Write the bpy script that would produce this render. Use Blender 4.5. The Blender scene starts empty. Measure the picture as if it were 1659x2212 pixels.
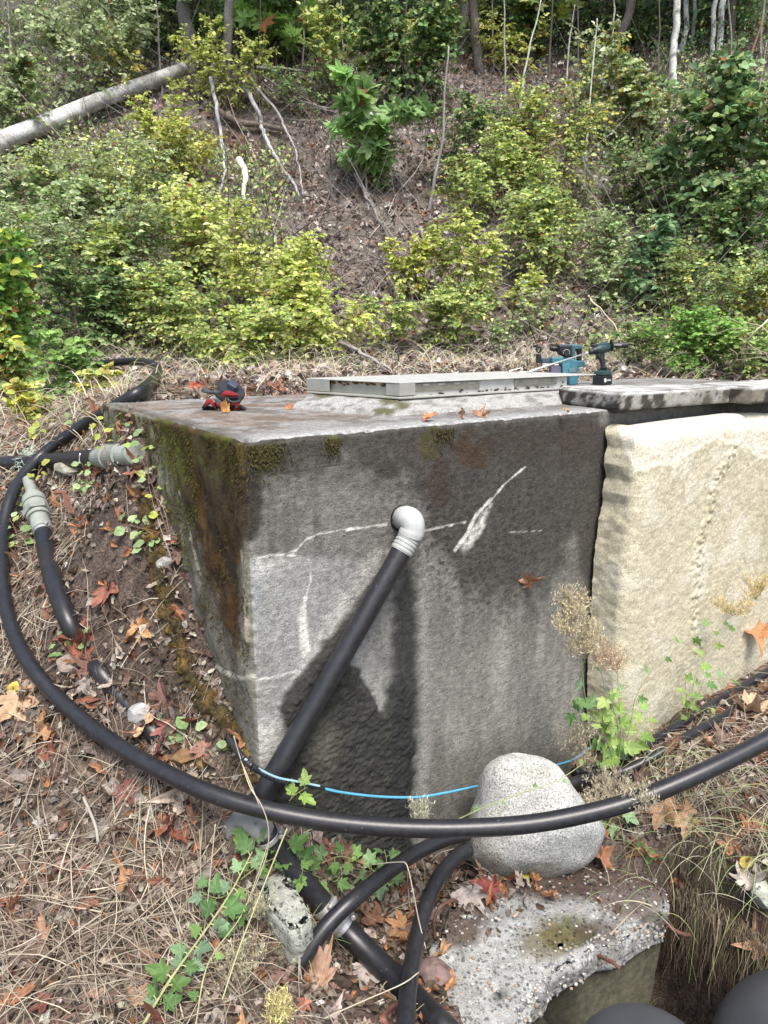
import bpy, math, random
import numpy as np
from mathutils import Vector

# ---------------------------------------------------------------- camera, sky, sun, exposure
SC = bpy.context.scene
COL = SC.collection
F, CX, CY = 1500.0, 829.5, 1106.0            # photograph measured on a 1659 x 2212 grid
PITCH = math.radians(13.7)
CAMZ = 1.4
cam_data = bpy.data.cameras.new("camera")
cam = bpy.data.objects.new("camera", cam_data)
COL.objects.link(cam)
cam.location = (0, 0, CAMZ)
cam.rotation_euler = (math.radians(90) - PITCH, 0, 0)
cam_data.sensor_fit = 'VERTICAL'
cam_data.sensor_height = 36.0
cam_data.lens = 36.0 * F / 2212.0
cam_data.clip_start = 0.05
cam_data.clip_end = 2000
SC.camera = cam

SUN_EL, SUN_AZ = math.radians(60), math.radians(168)   # azimuth from +Y, clockwise
world = bpy.data.worlds.new("World")
SC.world = world
world.use_nodes = True
wn = world.node_tree
for n in list(wn.nodes):
    wn.nodes.remove(n)
sky = wn.nodes.new('ShaderNodeTexSky')
sky.sky_type = 'NISHITA'
sky.sun_disc = False
sky.sun_elevation = SUN_EL
sky.sun_rotation = SUN_AZ
sky.air_density = 1.0
sky.dust_density = 3.0
bg = wn.nodes.new('ShaderNodeBackground')
bg.inputs[1].default_value = 0.11
wo = wn.nodes.new('ShaderNodeOutputWorld')
wn.links.new(sky.outputs[0], bg.inputs[0])
wn.links.new(bg.outputs[0], wo.inputs[0])
sd = bpy.data.lights.new("sun", 'SUN')
sd.energy = 2.1
sd.angle = math.radians(24)
sd.color = (1.0, 0.96, 0.90)
sun = bpy.data.objects.new("sun", sd)
COL.objects.link(sun)
sdir = Vector((math.sin(SUN_AZ) * math.cos(SUN_EL), math.cos(SUN_AZ) * math.cos(SUN_EL), math.sin(SUN_EL)))
sun.rotation_euler = sdir.to_track_quat('Z', 'Y').to_euler()
SC.view_settings.view_transform = 'Standard'
SC.view_settings.look = 'None'
SC.view_settings.exposure = 1.3
SC.view_settings.gamma = 1.0
SC.cycles.max_bounces = 5
SC.cycles.diffuse_bounces = 3
SC.cycles.glossy_bounces = 2
SC.cycles.transmission_bounces = 3
SC.cycles.transparent_max_bounces = 4

RNG = np.random.default_rng(7)
SP, CP = math.sin(PITCH), math.cos(PITCH)
PI = math.pi

# ---------------------------------------------------------------- geometry helpers
def ray(px, py):
    xc = (np.asarray(px, float) - CX) / F
    yc = (CY - np.asarray(py, float)) / F
    return np.stack([xc, CP + yc * SP, -SP + yc * CP], -1)
O = np.array([0, 0, CAMZ])
def at(px, py, d):
    r = ray(px, py)
    return O + r * (np.asarray(d, float) / r[..., 1])[..., None]
def ats(pts):
    a = np.array(pts, float)
    return at(a[:, 0], a[:, 1], a[:, 2])
def onz(px, py, z):
    r = ray(px, py)
    return O + r * ((z - CAMZ) / r[..., 2])[..., None]
def onpl(px, py, p0, n):
    r = ray(px, py)
    return O + r * (np.dot(p0 - O, n) / (r @ n))[..., None]
def proj(P):
    q = np.asarray(P, float) - O
    zc = q[..., 1] * CP - q[..., 2] * SP
    yc = q[..., 1] * SP + q[..., 2] * CP
    zc = np.where(zc < .05, .05, zc)
    return CX + F * q[..., 0] / zc, CY - F * yc / zc
def unit(v):
    v = np.asarray(v, float)
    return v / np.maximum(np.linalg.norm(v, axis=-1, keepdims=True), 1e-9)
def sstep(a, b, x):
    t = np.clip((x - a) / (b - a), 0, 1)
    return t * t * (3 - 2 * t)

def _hash(i, j, k, s):
    h = (i * 374761393 + j * 668265263 + k * 2147483647 + s * 1274126177) & 0xFFFFFFFF
    h = ((h ^ (h >> 13)) * 1274126177) & 0xFFFFFFFF
    return ((h ^ (h >> 16)) & 0xFFFFFF) / 16777215.0
def vnoise(P, freq, seed=0):
    """value noise, P (...,3) or (...,2) -> 0..1"""
    P = np.asarray(P, float) * freq
    if P.shape[-1] == 2:
        P = np.concatenate([P, np.zeros(P.shape[:-1] + (1,))], -1)
    I = np.floor(P).astype(np.int64)
    f = P - I
    f = f * f * (3 - 2 * f)
    out = 0
    for a in (0, 1):
        for b in (0, 1):
            for c in (0, 1):
                w = (f[..., 0] if a else 1 - f[..., 0]) * (f[..., 1] if b else 1 - f[..., 1]) * (f[..., 2] if c else 1 - f[..., 2])
                out = out + w * _hash(I[..., 0] + a, I[..., 1] + b, I[..., 2] + c, seed)
    return out
def fbm(P, freq, octv=4, seed=0, gain=.5):
    s, a, t = 0, 1.0, 0
    for o in range(octv):
        s = s + a * vnoise(P, freq * 2 ** o, seed + 17 * o)
        t += a
        a *= gain
    return s / t

class Geo:
    def __init__(s):
        s.V, s.Fs, s.C, s.n = [], [], [], 0
    def add(s, V, faces, col=(.5, .5, .5)):
        V = np.asarray(V, float).reshape(-1, 3)
        s.V.append(V)
        c = np.asarray(col, float)
        if c.ndim == 1:
            c = np.tile(c, (len(V), 1))
        s.C.append(c.reshape(-1, 3))
        if not isinstance(faces, (list, tuple)):
            faces = [faces]
        for f in faces:
            f = np.asarray(f, np.int64)
            if f.size:
                s.Fs.append(f + s.n)
        s.n += len(V)
        return s
    def build(s, name, mat, parent=None, smooth=False, label=None):
        V = np.concatenate(s.V)
        C = np.concatenate(s.C)
        me = bpy.data.meshes.new(name)
        me.vertices.add(len(V))
        me.vertices.foreach_set('co', V.astype(np.float32).ravel())
        li = np.concatenate([f.ravel() for f in s.Fs])
        ln = np.concatenate([np.full(len(f), f.shape[1]) for f in s.Fs])
        me.loops.add(len(li))
        me.loops.foreach_set('vertex_index', li.astype(np.int32))
        me.polygons.add(len(ln))
        st = np.concatenate([[0], np.cumsum(ln)[:-1]])
        me.polygons.foreach_set('loop_start', st.astype(np.int32))
        me.polygons.foreach_set('loop_total', ln.astype(np.int32))
        me.polygons.foreach_set('use_smooth', np.full(len(ln), bool(smooth)))
        me.update(calc_edges=True)
        ca = me.color_attributes.new('col', 'FLOAT_COLOR', 'POINT')
        ca.data.foreach_set('color', np.concatenate([C, np.ones((len(C), 1))], 1).astype(np.float32).ravel())
        me.materials.append(mat)
        o = bpy.data.objects.new(name, me)
        COL.objects.link(o)
        if parent is not None:
            o.parent = parent
            o.matrix_parent_inverse = parent.matrix_world.inverted()
            if parent.type == 'EMPTY' or parent.location.length:
                o.matrix_parent_inverse = __import__('mathutils').Matrix.Translation(-parent.location)
        if label:
            o['label'] = label
        return o

def tag(o, label, cat, group=None):
    o['label'] = label
    o['category'] = cat
    if group:
        o['group'] = group
    return o
def kind(o, k):
    o['kind'] = k
    return o
def thing(name, label, cat, loc=(0, 0, 0), group=None):
    o = bpy.data.objects.new(name, None)
    COL.objects.link(o)
    o.location = tuple(float(v) for v in loc)
    o.empty_display_size = .05
    return tag(o, label, cat, group)

def grid_faces(nu, nv, closed_u=False):
    i = np.arange(nu if closed_u else nu - 1)
    j = np.arange(nv - 1)
    I, J = np.meshgrid(i, j, indexing='ij')
    I2 = (I + 1) % nu
    return np.stack([I * nv + J, I2 * nv + J, I2 * nv + J + 1, I * nv + J + 1], -1).reshape(-1, 4)

def tube(G, pts, rad, sides=12, col=(.5, .5, .5), caps=True, ridge=None):
    """one tube by parallel transport"""
    P = np.asarray(pts, float)
    n = len(P)
    R = np.full(n, rad) if np.isscalar(rad) else np.asarray(rad, float)
    T = unit(np.gradient(P, axis=0))
    ref = np.array([0, 0, 1.0]) if abs(T[0][2]) < .9 else np.array([1.0, 0, 0])
    u = unit(np.cross(T[0], ref))
    U = [u]
    for k in range(1, n):
        u = U[-1] - T[k] * np.dot(U[-1], T[k])
        U.append(unit(u))
    U = np.array(U)
    W = np.cross(T, U)
    a = np.linspace(0, 2 * PI, sides, endpoint=False)
    V = P[:, None] + R[:, None, None] * (np.cos(a)[None, :, None] * U[:, None] + np.sin(a)[None, :, None] * W[:, None])
    V = V.reshape(-1, 3)
    idx = np.arange(n * sides).reshape(n, sides)
    f = np.stack([idx[:-1], idx[1:], np.roll(idx[1:], -1, 1), np.roll(idx[:-1], -1, 1)], -1).reshape(-1, 4)
    fs = [f]
    c = np.asarray(col, float)
    if c.ndim == 2:
        c = np.repeat(c, sides, 0)
    if caps:
        V = np.concatenate([V, P[:1], P[-1:]])
        if c.ndim == 2:
            c = np.concatenate([c, c[:1], c[-1:]])
        m = n * sides
        r0, r1 = idx[0], idx[-1]
        fs.append(np.stack([np.full(sides, m), r0, np.roll(r0, -1)], -1))
        fs.append(np.stack([np.full(sides, m + 1), np.roll(r1, -1), r1], -1))
    G.add(V, fs, c)

def tubes(G, P, R, sides=3, col=None):
    """batch of tubes P (N,K,3), R (N,K)"""
    P = np.asarray(P, float)
    N, K = P.shape[:2]
    if N == 0:
        return
    R = np.broadcast_to(np.asarray(R, float), (N, K))
    T = unit(np.gradient(P, axis=1))
    m = unit(P[:, -1] - P[:, 0])
    ref = np.where(np.abs(m[:, 2:3]) > .8, np.array([[1.0, .1, 0]]), np.array([[0, .05, 1.0]]))
    U = unit(np.cross(T, ref[:, None]))
    W = np.cross(T, U)
    a = np.linspace(0, 2 * PI, sides, endpoint=False)
    V = P[:, :, None] + R[:, :, None, None] * (np.cos(a)[None, None, :, None] * U[:, :, None] + np.sin(a)[None, None, :, None] * W[:, :, None])
    idx = np.arange(N * K * sides).reshape(N, K, sides)
    f = np.stack([idx[:, :-1], idx[:, 1:], np.roll(idx[:, 1:], -1, 2), np.roll(idx[:, :-1], -1, 2)], -1).reshape(-1, 4)
    c = np.asarray(col if col is not None else (.3, .3, .3), float)
    if c.ndim == 2:
        c = np.repeat(c, K * sides, 0)
    G.add(V.reshape(-1, 3), f, c)

def ribbons(G, P, Wd, side, col):
    """flat blades P (N,K,3), half width Wd (N,K), side (N,3)"""
    P = np.asarray(P, float)
    N, K = P.shape[:2]
    Wd = np.broadcast_to(Wd, (N, K))
    S = unit(side)[:, None] * Wd[..., None]
    V = np.stack([P - S, P + S], 2)
    idx = np.arange(N * K * 2).reshape(N, K, 2)
    f = np.stack([idx[:, :-1, 0], idx[:, :-1, 1], idx[:, 1:, 1], idx[:, 1:, 0]], -1).reshape(-1, 4)
    c = np.asarray(col, float)
    if c.ndim == 2:
        c = np.repeat(c, K * 2, 0)
    G.add(V.reshape(-1, 3), f, c)

def catmull(pts, n=8):
    P = np.asarray(pts, float)
    P = np.concatenate([2 * P[:1] - P[1:2], P, 2 * P[-1:] - P[-2:-1]])
    out = []
    t = np.linspace(0, 1, n, endpoint=False)[:, None]
    for i in range(1, len(P) - 2):
        p0, p1, p2, p3 = P[i - 1], P[i], P[i + 1], P[i + 2]
        out.append(.5 * ((2 * p1) + (-p0 + p2) * t + (2 * p0 - 5 * p1 + 4 * p2 - p3) * t * t + (-p0 + 3 * p1 - 3 * p2 + p3) * t ** 3))
    out.append(P[-2][None])
    return np.concatenate(out)
def resample(P, step):
    P = np.asarray(P, float)
    L = np.concatenate([[0], np.cumsum(np.linalg.norm(np.diff(P, axis=0), axis=1))])
    n = max(3, int(L[-1] / step) + 1)
    s = np.linspace(0, L[-1], n)
    return np.stack([np.interp(s, L, P[:, k]) for k in range(P.shape[1])], -1)

def box(G, c, ux, uy, uz, col, bev=0.0):
    """oriented box, half vectors ux uy uz, optional bevel"""
    c, ux, uy, uz = [np.asarray(v, float) for v in (c, ux, uy, uz)]
    L = [np.linalg.norm(v) for v in (ux, uy, uz)]
    D = [ux / L[0], uy / L[1], uz / L[2]]
    b = min([bev] + [l * .9 for l in L])
    if b <= 0:
        s = [(i, j, k) for i in (-1, 1) for j in (-1, 1) for k in (-1, 1)]
        V = [c + i * ux + j * uy + k * uz for i, j, k in s]
        f = [(0, 1, 3, 2), (4, 6, 7, 5), (0, 4, 5, 1), (2, 3, 7, 6), (0, 2, 6, 4), (1, 5, 7, 3)]
        G.add(V, np.array(f), col)
        return
    V, ix = [], {}
    for i in (-1, 1):
        for j in (-1, 1):
            for k in (-1, 1):
                s = (i, j, k)
                for ax in range(3):
                    p = c.copy()
                    for a in range(3):
                        p = p + D[a] * s[a] * (L[a] - (0 if a == ax else b))
                    ix[(i, j, k, ax)] = len(V)
                    V.append(p)
    q, t = [], []
    for ax in range(3):
        o1, o2 = [a for a in range(3) if a != ax]
        for s in (-1, 1):
            r = []
            for a, bb in ((-1, -1), (1, -1), (1, 1), (-1, 1)):
                k = [0, 0, 0]
                k[ax], k[o1], k[o2] = s, a, bb
                r.append(ix[(k[0], k[1], k[2], ax)])
            q.append(r)
        for a in (-1, 1):
            for bb in (-1, 1):
                k0, k1 = [0, 0, 0], [0, 0, 0]
                k0[ax], k1[ax] = -1, 1
                k0[o1] = k1[o1] = a
                k0[o2] = k1[o2] = bb
                q.append([ix[(*k0, o1)], ix[(*k1, o1)], ix[(*k1, o2)], ix[(*k0, o2)]])
    for i in (-1, 1):
        for j in (-1, 1):
            for k in (-1, 1):
                t.append([ix[(i, j, k, a)] for a in range(3)])
    G.add(V, [np.array(q), np.array(t)], col)

def earclip(Q):
    ix = list(range(len(Q)))
    area = sum(Q[i][0] * Q[(i + 1) % len(Q)][1] - Q[(i + 1) % len(Q)][0] * Q[i][1] for i in ix)
    if area < 0:
        ix.reverse()
    cr = lambda o, a, b: (a[0] - o[0]) * (b[1] - o[1]) - (a[1] - o[1]) * (b[0] - o[0])
    out, guard = [], 0
    while len(ix) > 3 and guard < 2000:
        guard += 1
        for k in range(len(ix)):
            i, j, l = ix[k - 1], ix[k], ix[(k + 1) % len(ix)]
            if cr(Q[i], Q[j], Q[l]) <= 1e-12:
                continue
            if any(cr(Q[i], Q[j], Q[p]) > 0 and cr(Q[j], Q[l], Q[p]) > 0 and cr(Q[l], Q[i], Q[p]) > 0 for p in ix if p not in (i, j, l)):
                continue
            out.append((i, j, l))
            ix.pop(k)
            break
        else:
            break
    out.append(tuple(ix[:3]))
    return out
def prism(G, poly, n, th, col, bev=0.0):
    """extrude a 3-D polygon loop along n by th (both ways half), simple inset bevel"""
    P = np.asarray(poly, float)
    n = unit(n)
    m = len(P)
    cen = P.mean(0)
    def inset(Q, b):
        e1 = unit(np.roll(Q, -1, 0) - Q)
        e0 = np.roll(e1, 1, 0)
        nn = np.cross(n, e1)
        n0 = np.cross(n, e0)
        area = 0.5 * np.sum(np.cross(Q - cen, np.roll(Q, -1, 0) - cen) @ n)
        sg = 1 if area > 0 else -1
        bis = nn + n0
        k = np.maximum((bis * bis).sum(1, keepdims=True), .8)
        return Q + sg * b * 2 * bis / k
    h = th / 2
    if bev > 0:
        rings = [inset(P, bev) - n * h, P - n * (h - bev), P + n * (h - bev), inset(P, bev) + n * h]
    else:
        rings = [P - n * h, P + n * h]
    V = np.concatenate(rings)
    q = []
    for r in range(len(rings) - 1):
        for i in range(m):
            j = (i + 1) % m
            q.append((r * m + i, r * m + j, (r + 1) * m + j, (r + 1) * m + i))
    G.add(V, np.array(q), col)
    a0 = unit(P[1] - P[0])
    b0 = np.cross(n, a0)
    Q2 = np.stack([(P - cen) @ a0, (P - cen) @ b0], -1)
    tri = np.array(earclip(Q2))
    for r in (0, len(rings) - 1):
        G.Fs.append(tri + r * m + G.n - len(V))

def sdpoly(px, py, poly):
    """signed distance (negative inside) in picture units"""
    poly = np.asarray(poly, float)
    d = np.full(px.shape, 1e9)
    ins = np.zeros(px.shape, bool)
    m = len(poly)
    for i in range(m):
        a, b = poly[i], poly[(i + 1) % m]
        e = b - a
        wx, wy = px - a[0], py - a[1]
        t = np.clip((wx * e[0] + wy * e[1]) / (e @ e + 1e-9), 0, 1)
        d = np.minimum(d, (wx - t * e[0]) ** 2 + (wy - t * e[1]) ** 2)
        c = (a[1] > py) != (b[1] > py)
        xi = (b[0] - a[0]) * (py - a[1]) / ((b[1] - a[1]) or 1e-9) + a[0]
        ins ^= c & (px < xi)
    d = np.sqrt(d)
    return np.where(ins, -d, d)
def dline(px, py, pl):
    d = np.full(px.shape, 1e9)
    for a, b in zip(pl[:-1], pl[1:]):
        a, b = np.array(a, float), np.array(b, float)
        e = b - a
        wx, wy = px - a[0], py - a[1]
        t = np.clip((wx * e[0] + wy * e[1]) / (e @ e + 1e-9), 0, 1)
        d = np.minimum(d, np.hypot(wx - t * e[0], wy - t * e[1]))
    return d
def mixc(C, col, m):
    return C * (1 - m[..., None]) + np.asarray(col, float) * m[..., None]

# ---------------------------------------------------------------- materials
def mat_attr(name, rough=.9, var=.35, vscale=40, bump=.3, bscale=120, trans=0.0, spec=.3, metal=0.0, speck=None, lines=0.0, coord='Object', fine=None):
    m = bpy.data.materials.new(name)
    m.use_nodes = True
    nt = m.node_tree
    N, Lk = nt.nodes, nt.links
    for n in list(N):
        N.remove(n)
    out = N.new('ShaderNodeOutputMaterial')
    bs = N.new('ShaderNodeBsdfPrincipled')
    bs.inputs['Roughness'].default_value = rough
    bs.inputs['Metallic'].default_value = metal
    bs.inputs['Specular IOR Level'].default_value = spec
    at_ = N.new('ShaderNodeAttribute')
    at_.attribute_name = 'col'
    tc = N.new('ShaderNodeTexCoord')
    cur = at_.outputs['Color']
    def noise(scale, detail=3, rg=.6):
        t = N.new('ShaderNodeTexNoise')
        t.inputs['Scale'].default_value = scale
        t.inputs['Detail'].default_value = detail
        t.inputs['Roughness'].default_value = rg
        Lk.new(tc.outputs[coord], t.inputs['Vector'])
        return t.outputs['Fac']
    def mrange(src, a, b, c, d):
        r = N.new('ShaderNodeMapRange')
        r.inputs[1].default_value, r.inputs[2].default_value = a, b
        r.inputs[3].default_value, r.inputs[4].default_value = c, d
        Lk.new(src, r.inputs[0])
        return r.outputs[0]
    def scale_col(c, f):
        x = N.new('ShaderNodeVectorMath')
        x.operation = 'SCALE'
        Lk.new(c, x.inputs[0])
        Lk.new(f, x.inputs[3])
        return x.outputs[0]
    if var:
        cur = scale_col(cur, mrange(noise(vscale), .3, .7, 1 - var, 1 + var))
    if fine:
        cur = scale_col(cur, mrange(noise(fine[0], 2, .7), .35, .65, 1 - fine[1], 1 + fine[1]))
    if speck:       # (scale, dark factor, amount, light)
        for sc_, fac, amt in speck:
            v = N.new('ShaderNodeTexVoronoi')
            v.inputs['Scale'].default_value = sc_
            Lk.new(tc.outputs[coord], v.inputs['Vector'])
            sep = N.new('ShaderNodeSeparateColor')
            Lk.new(v.outputs['Color'], sep.inputs[0])
            gt = mrange(sep.outputs[0], 1 - amt, 1 - amt + .01, 0, 1)
            near = mrange(v.outputs['Distance'], .3, .45, 1, 0)
            mu = N.new('ShaderNodeMath')
            mu.operation = 'MULTIPLY'
            Lk.new(gt, mu.inputs[0])
            Lk.new(near, mu.inputs[1])
            cur = scale_col(cur, mrange(mu.outputs[0], 0, 1, 1, fac))
    Lk.new(cur, bs.inputs['Base Color'])
    if bump:
        b = N.new('ShaderNodeBump')
        b.inputs['Strength'].default_value = bump
        b.inputs['Distance'].default_value = .004
        h = noise(bscale, 4, .7)
        Lk.new(h, b.inputs['Height'])
        if lines:
            mp = N.new('ShaderNodeMapping')
            mp.inputs['Scale'].default_value = (6, 6, 170)
            Lk.new(tc.outputs[coord], mp.inputs['Vector'])
            t = N.new('ShaderNodeTexNoise')
            t.inputs['Scale'].default_value = 1.0
            t.inputs['Detail'].default_value = 2
            Lk.new(mp.outputs[0], t.inputs['Vector'])
            b2 = N.new('ShaderNodeBump')
            b2.inputs['Strength'].default_value = lines
            b2.inputs['Distance'].default_value = .004
            Lk.new(t.outputs['Fac'], b2.inputs['Height'])
            Lk.new(b.outputs[0], b2.inputs['Normal'])
            Lk.new(b2.outputs[0], bs.inputs['Normal'])
        else:
            Lk.new(b.outputs[0], bs.inputs['Normal'])
    if trans:
        tr = N.new('ShaderNodeBsdfTranslucent')
        Lk.new(cur, tr.inputs['Color'])
        mx = N.new('ShaderNodeMixShader')
        mx.inputs[0].default_value = trans
        Lk.new(bs.outputs[0], mx.inputs[1])
        Lk.new(tr.outputs[0], mx.inputs[2])
        Lk.new(mx.outputs[0], out.inputs['Surface'])
    else:
        Lk.new(bs.outputs[0], out.inputs['Surface'])
    return m

M_GROUND = mat_attr('soil', .95, .45, 22, 1.0, 90, fine=(130, .6))
M_CONC = mat_attr('weathered concrete', .9, .26, 45, 1.0, 190, fine=(260, .26), lines=.2, speck=[(140, .45, .04)])
M_SLAB = mat_attr('rough pale concrete', .92, .12, 60, .55, 210, fine=(260, .34))
M_AGG = mat_attr('broken aggregate concrete', .9, .2, 40, 1.0, 120, fine=(330, .3), speck=[(75, .42, .4), (130, .5, .3), (60, 1.35, .2)])
M_GRAN = mat_attr('granite boulder', .85, .2, 10, .8, 120, fine=(210, .38), speck=[(150, .5, .32), (260, .55, .25), (90, 1.35, .2)])
M_HOSE = mat_attr('black polyethylene', .36, .10, 8, .10, 160, spec=.5, fine=(60, .25), speck=[(150, 3.5, .018)])
M_DRUM = mat_attr('black drum plastic', .5, .15, 9, .12, 60, spec=.45)
M_PVC = mat_attr('weathered grey pvc', .55, .12, 30, .15, 150)
M_METAL = mat_attr('galvanised metal', .42, .2, 30, .2, 200, metal=.75, spec=.5)
M_STEEL = mat_attr('painted steel hatch', .55, .12, 25, .15, 120, metal=.35)
M_PLAST = mat_attr('tool plastic', .45, .1, 60, .1, 300, spec=.4)
M_CLOTH = mat_attr('glove fabric', .95, .2, 120, .6, 500)
M_LEAF = mat_attr('green leaf', .5, .12, 30, 0, trans=.38, spec=.35)
M_DRYLEAF = mat_attr('dry leaf', .75, .28, 60, .35, 150, trans=.15)
M_STRAW = mat_attr('dry straw', .8, .1, 40, 0, trans=.15)
M_BARK = mat_attr('bark', .9, .35, 40, .8, 90)
M_TWIG = mat_attr('twig', .9, .2, 60, 0)
M_MOSS = mat_attr('moss', .95, .3, 80, .8, 260)
# ---------------------------------------------------------------- main planes of the block
ZT = CAMZ - .225
CR = onz(524, 952, ZT)                      # near top corner
UF = unit([math.sin(math.radians(55.2)), math.cos(math.radians(55.2)), 0])   # along the front face
UL = unit([-UF[1], UF[0], 0])               # along the left face, away from the camera
NF, NL = -UL, -UF                           # outward normals
LF, LB = 3.6, 1.22
# depth of the block from the far edge seen at (663,850)
_far = onz(663, 850, ZT)
LB = float(np.dot(_far - CR, UL))
def fp(px, py):
    return onpl(px, py, CR, NF)
def lp(px, py):
    return onpl(px, py, CR, NL)

# ---------------------------------------------------------------- terrain
ctl = []
for q in [(560, 1700), (700, 1790), (880, 1862), (1000, 1850), (1150, 1760), (1250, 1655)]:
    ctl.append(fp(*q))
SLP0 = CR + NF * .17                        # front plane of the leaning slab
for q in [(1300, 1640), (1400, 1590), (1500, 1520), (1659, 1430)]:
    ctl.append(onpl(q[0], q[1], SLP0, NF))
for q in [(262, 885), (285, 900), (310, 935), (345, 1040), (380, 1150), (430, 1340), (490, 1500), (535, 1630)]:
    ctl.append(lp(*q))
for q in [(0, 800, 5.2), (0, 880, 4.2), (0, 1000, 3.15), (0, 1200, 2.5), (150, 1200, 2.3), (250, 1050, 2.5), (200, 950, 2.85), (100, 1090, 2.72), (0, 1500, 1.98), (200, 1500, 1.9),
          (350, 1650, 1.72), (0, 1800, 1.6), (250, 1850, 1.55), (480, 1800, 1.6), (600, 1900, 1.55), (0, 2212, 1.14), (300, 2212, 1.18), (600, 2212, 1.2),
          (750, 2010, 1.62), (850, 2212, 1.28), (1000, 1950, 1.7), (1180, 1900, 1.78), (1500, 1750, 1.9), (1659, 1650, 2.02),
          (1659, 1900, 1.62), (1480, 1900, 1.72), (340, 845, 3.5), (200, 865, 3.45), (700, 835, 4.2), (1100, 822, 4.9), (1659, 808, 5.0)]:
    ctl.append(at(*q))
ctl = np.array(ctl)
extra = [(-1.5, .2, .05), (1.5, .2, -.3), (0, 0, -.25), (-3, 1, .4), (3, 1.2, -.05), (-4, 3, .9), (3.2, 2.6, .5), (4, 4, 1.05), (0, 5.4, 1.17), (-3, 5.4, 1.2), (3, 5.4, 1.17), (-1.2, 3.9, 1.08), (5, 5.4, 1.2)]
ctl = np.concatenate([ctl, np.array(extra, float)])
def _U(r2):
    return np.where(r2 > 1e-12, .5 * r2 * np.log(np.maximum(r2, 1e-12)), 0)
_n = len(ctl)
_D = ((ctl[:, None, :2] - ctl[None, :, :2]) ** 2).sum(-1)
_A = np.zeros((_n + 3, _n + 3))
_A[:_n, :_n] = _U(_D) + np.eye(_n) * 4e-3
_A[:_n, _n] = 1
_A[:_n, _n + 1:] = ctl[:, :2]
_A[_n:, :_n] = _A[:_n, _n:].T
_w = np.linalg.solve(_A, np.concatenate([ctl[:, 2], [0, 0, 0]]))
def tps(x, y):
    r = _w[_n] + _w[_n + 1] * x + _w[_n + 2] * y
    for i in range(_n):
        r = r + _w[i] * _U((x - ctl[i, 0]) ** 2 + (y - ctl[i, 1]) ** 2)
    return r

# pit in front of the broken slab (world outline)
PITZ = -.95
SLZ = -.2
pit = [onz(1040, 2215, SLZ), onz(1180, 2105, SLZ), onz(1300, 2040, SLZ), onz(1462, 1925, SLZ), onz(1560, 1975, SLZ), onz(1650, 2050, SLZ), onz(1760, 2090, SLZ)]
_a, _b = onz(1178, 2160, SLZ - .088), onz(1428, 2018, SLZ - .088)
_d = unit(_b - _a)
_n2 = np.array([-_d[1], _d[0], 0])
pit = [onz(1010, 2290, SLZ), _a - _d * .12 + _n2 * .10, _b + _d * .03 + _n2 * .10, _b + _d * .13 + _n2 * .07] + pit[-3:]
pit = [p[:2] for p in pit] + [np.array([2.2, .9]), np.array([2.2, .2]), np.array([.1, .2]), np.array([.12, 1.0])]
pit = np.array(pit)
SLABP = np.array([onz(a, b, SLZ)[:2] for a, b in [(940, 2160), (990, 2230), (1040, 2300), (1100, 2290), (1112, 2205), (1128, 2178), (1150, 2158), (1178, 2138), (1188, 2108), (1235, 2085), (1262, 2070), (1290, 2048),
                  (1340, 2040), (1372, 2018), (1400, 2000), (1435, 1985), (1445, 1950), (1436, 1918), (1404, 1888), (1320, 1858), (1200, 1845), (1050, 1880), (960, 1960), (930, 2060)]])
def hill(x, y):
    yb = 5.75 + .25 * np.sin(x * .7) + .12 * x * 0
    t = np.maximum(y - yb, 0)
    s = .74 * (np.sqrt(t * t + .25) - .5)
    s = s + .12 * (fbm(np.stack([x, y], -1), .8, 3, 5) - .5) * sstep(0, 2, t) * 2
    # hollow under the uprooted trunk, left of centre
    s = s - .9 * np.exp(-((x + 1.75) ** 2 / .5 + (y - 9.9) ** 2 / .25))
    top = 17.0
    s = np.where(s > top, top + (s - top) * .1, s)
    return 1.2 + s
def Hraw(x, y):
    x, y = np.broadcast_arrays(np.asarray(x, float), np.asarray(y, float))
    xc, yc = np.clip(x, -4.5, 5), np.clip(y, -.3, 5.6)
    h = tps(xc, yc)
    w = sstep(4.6, 5.6, y)
    h = h * (1 - w) + hill(x, y) * w
    P = np.stack([x, y], -1)
    h = h + .035 * (fbm(P, 5, 3, 3) - .5) * sstep(9, 3, y) + .012 * (vnoise(P, 28, 9) - .5) * sstep(7, 3, y)
    # lateral rise of banks far away
    h = h + .25 * np.maximum(np.abs(x) - 9, 0) * sstep(3, 6, y)
    sd_ = sdpoly(x, y, pit) + .03 * (vnoise(P, 9, 4) - .5)
    k = sstep(.05, -.07, sd_)
    h = h * (1 - k) + np.minimum(h, PITZ) * k
    sl = sdpoly(x, y, SLABP)
    h = np.where(sl < -.03, np.minimum(h, SLZ - .045), h)
    # under the block
    q = P - CR[:2]
    a, b = q @ UF[:2], q @ UL[:2]
    ins = (a > .05) & (b > .05) & (a < LF - .05) & (b < LB - .04)
    h = np.where(ins, np.minimum(h, .9), h)
    h = np.where((a > -.02) & (b > LB - .04) & (b < LB + .5) & (a < LF), np.minimum(h, ZT - .012), h)
    h = np.where((a > .02) & (a < LF) & (b > -.0) & (b < LB), np.minimum(h, ZT - .05), h)
    return h
gx = np.concatenate([-np.geomspace(90, 6.2, 26), np.arange(-6, -2.0, .1), np.arange(-2.0, 2.2, .022), np.arange(2.2, 6, .1), np.geomspace(6.1, 90, 26)])
gy = np.concatenate([-np.geomspace(60, .5, 14), np.arange(-.3, .5, .1), np.arange(.5, 4.2, .022), np.arange(4.2, 14, .08), np.geomspace(14.1, 120, 26)])
GX, GY = np.meshgrid(gx, gy, indexing='ij')
GZ = Hraw(GX, GY)
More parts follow.
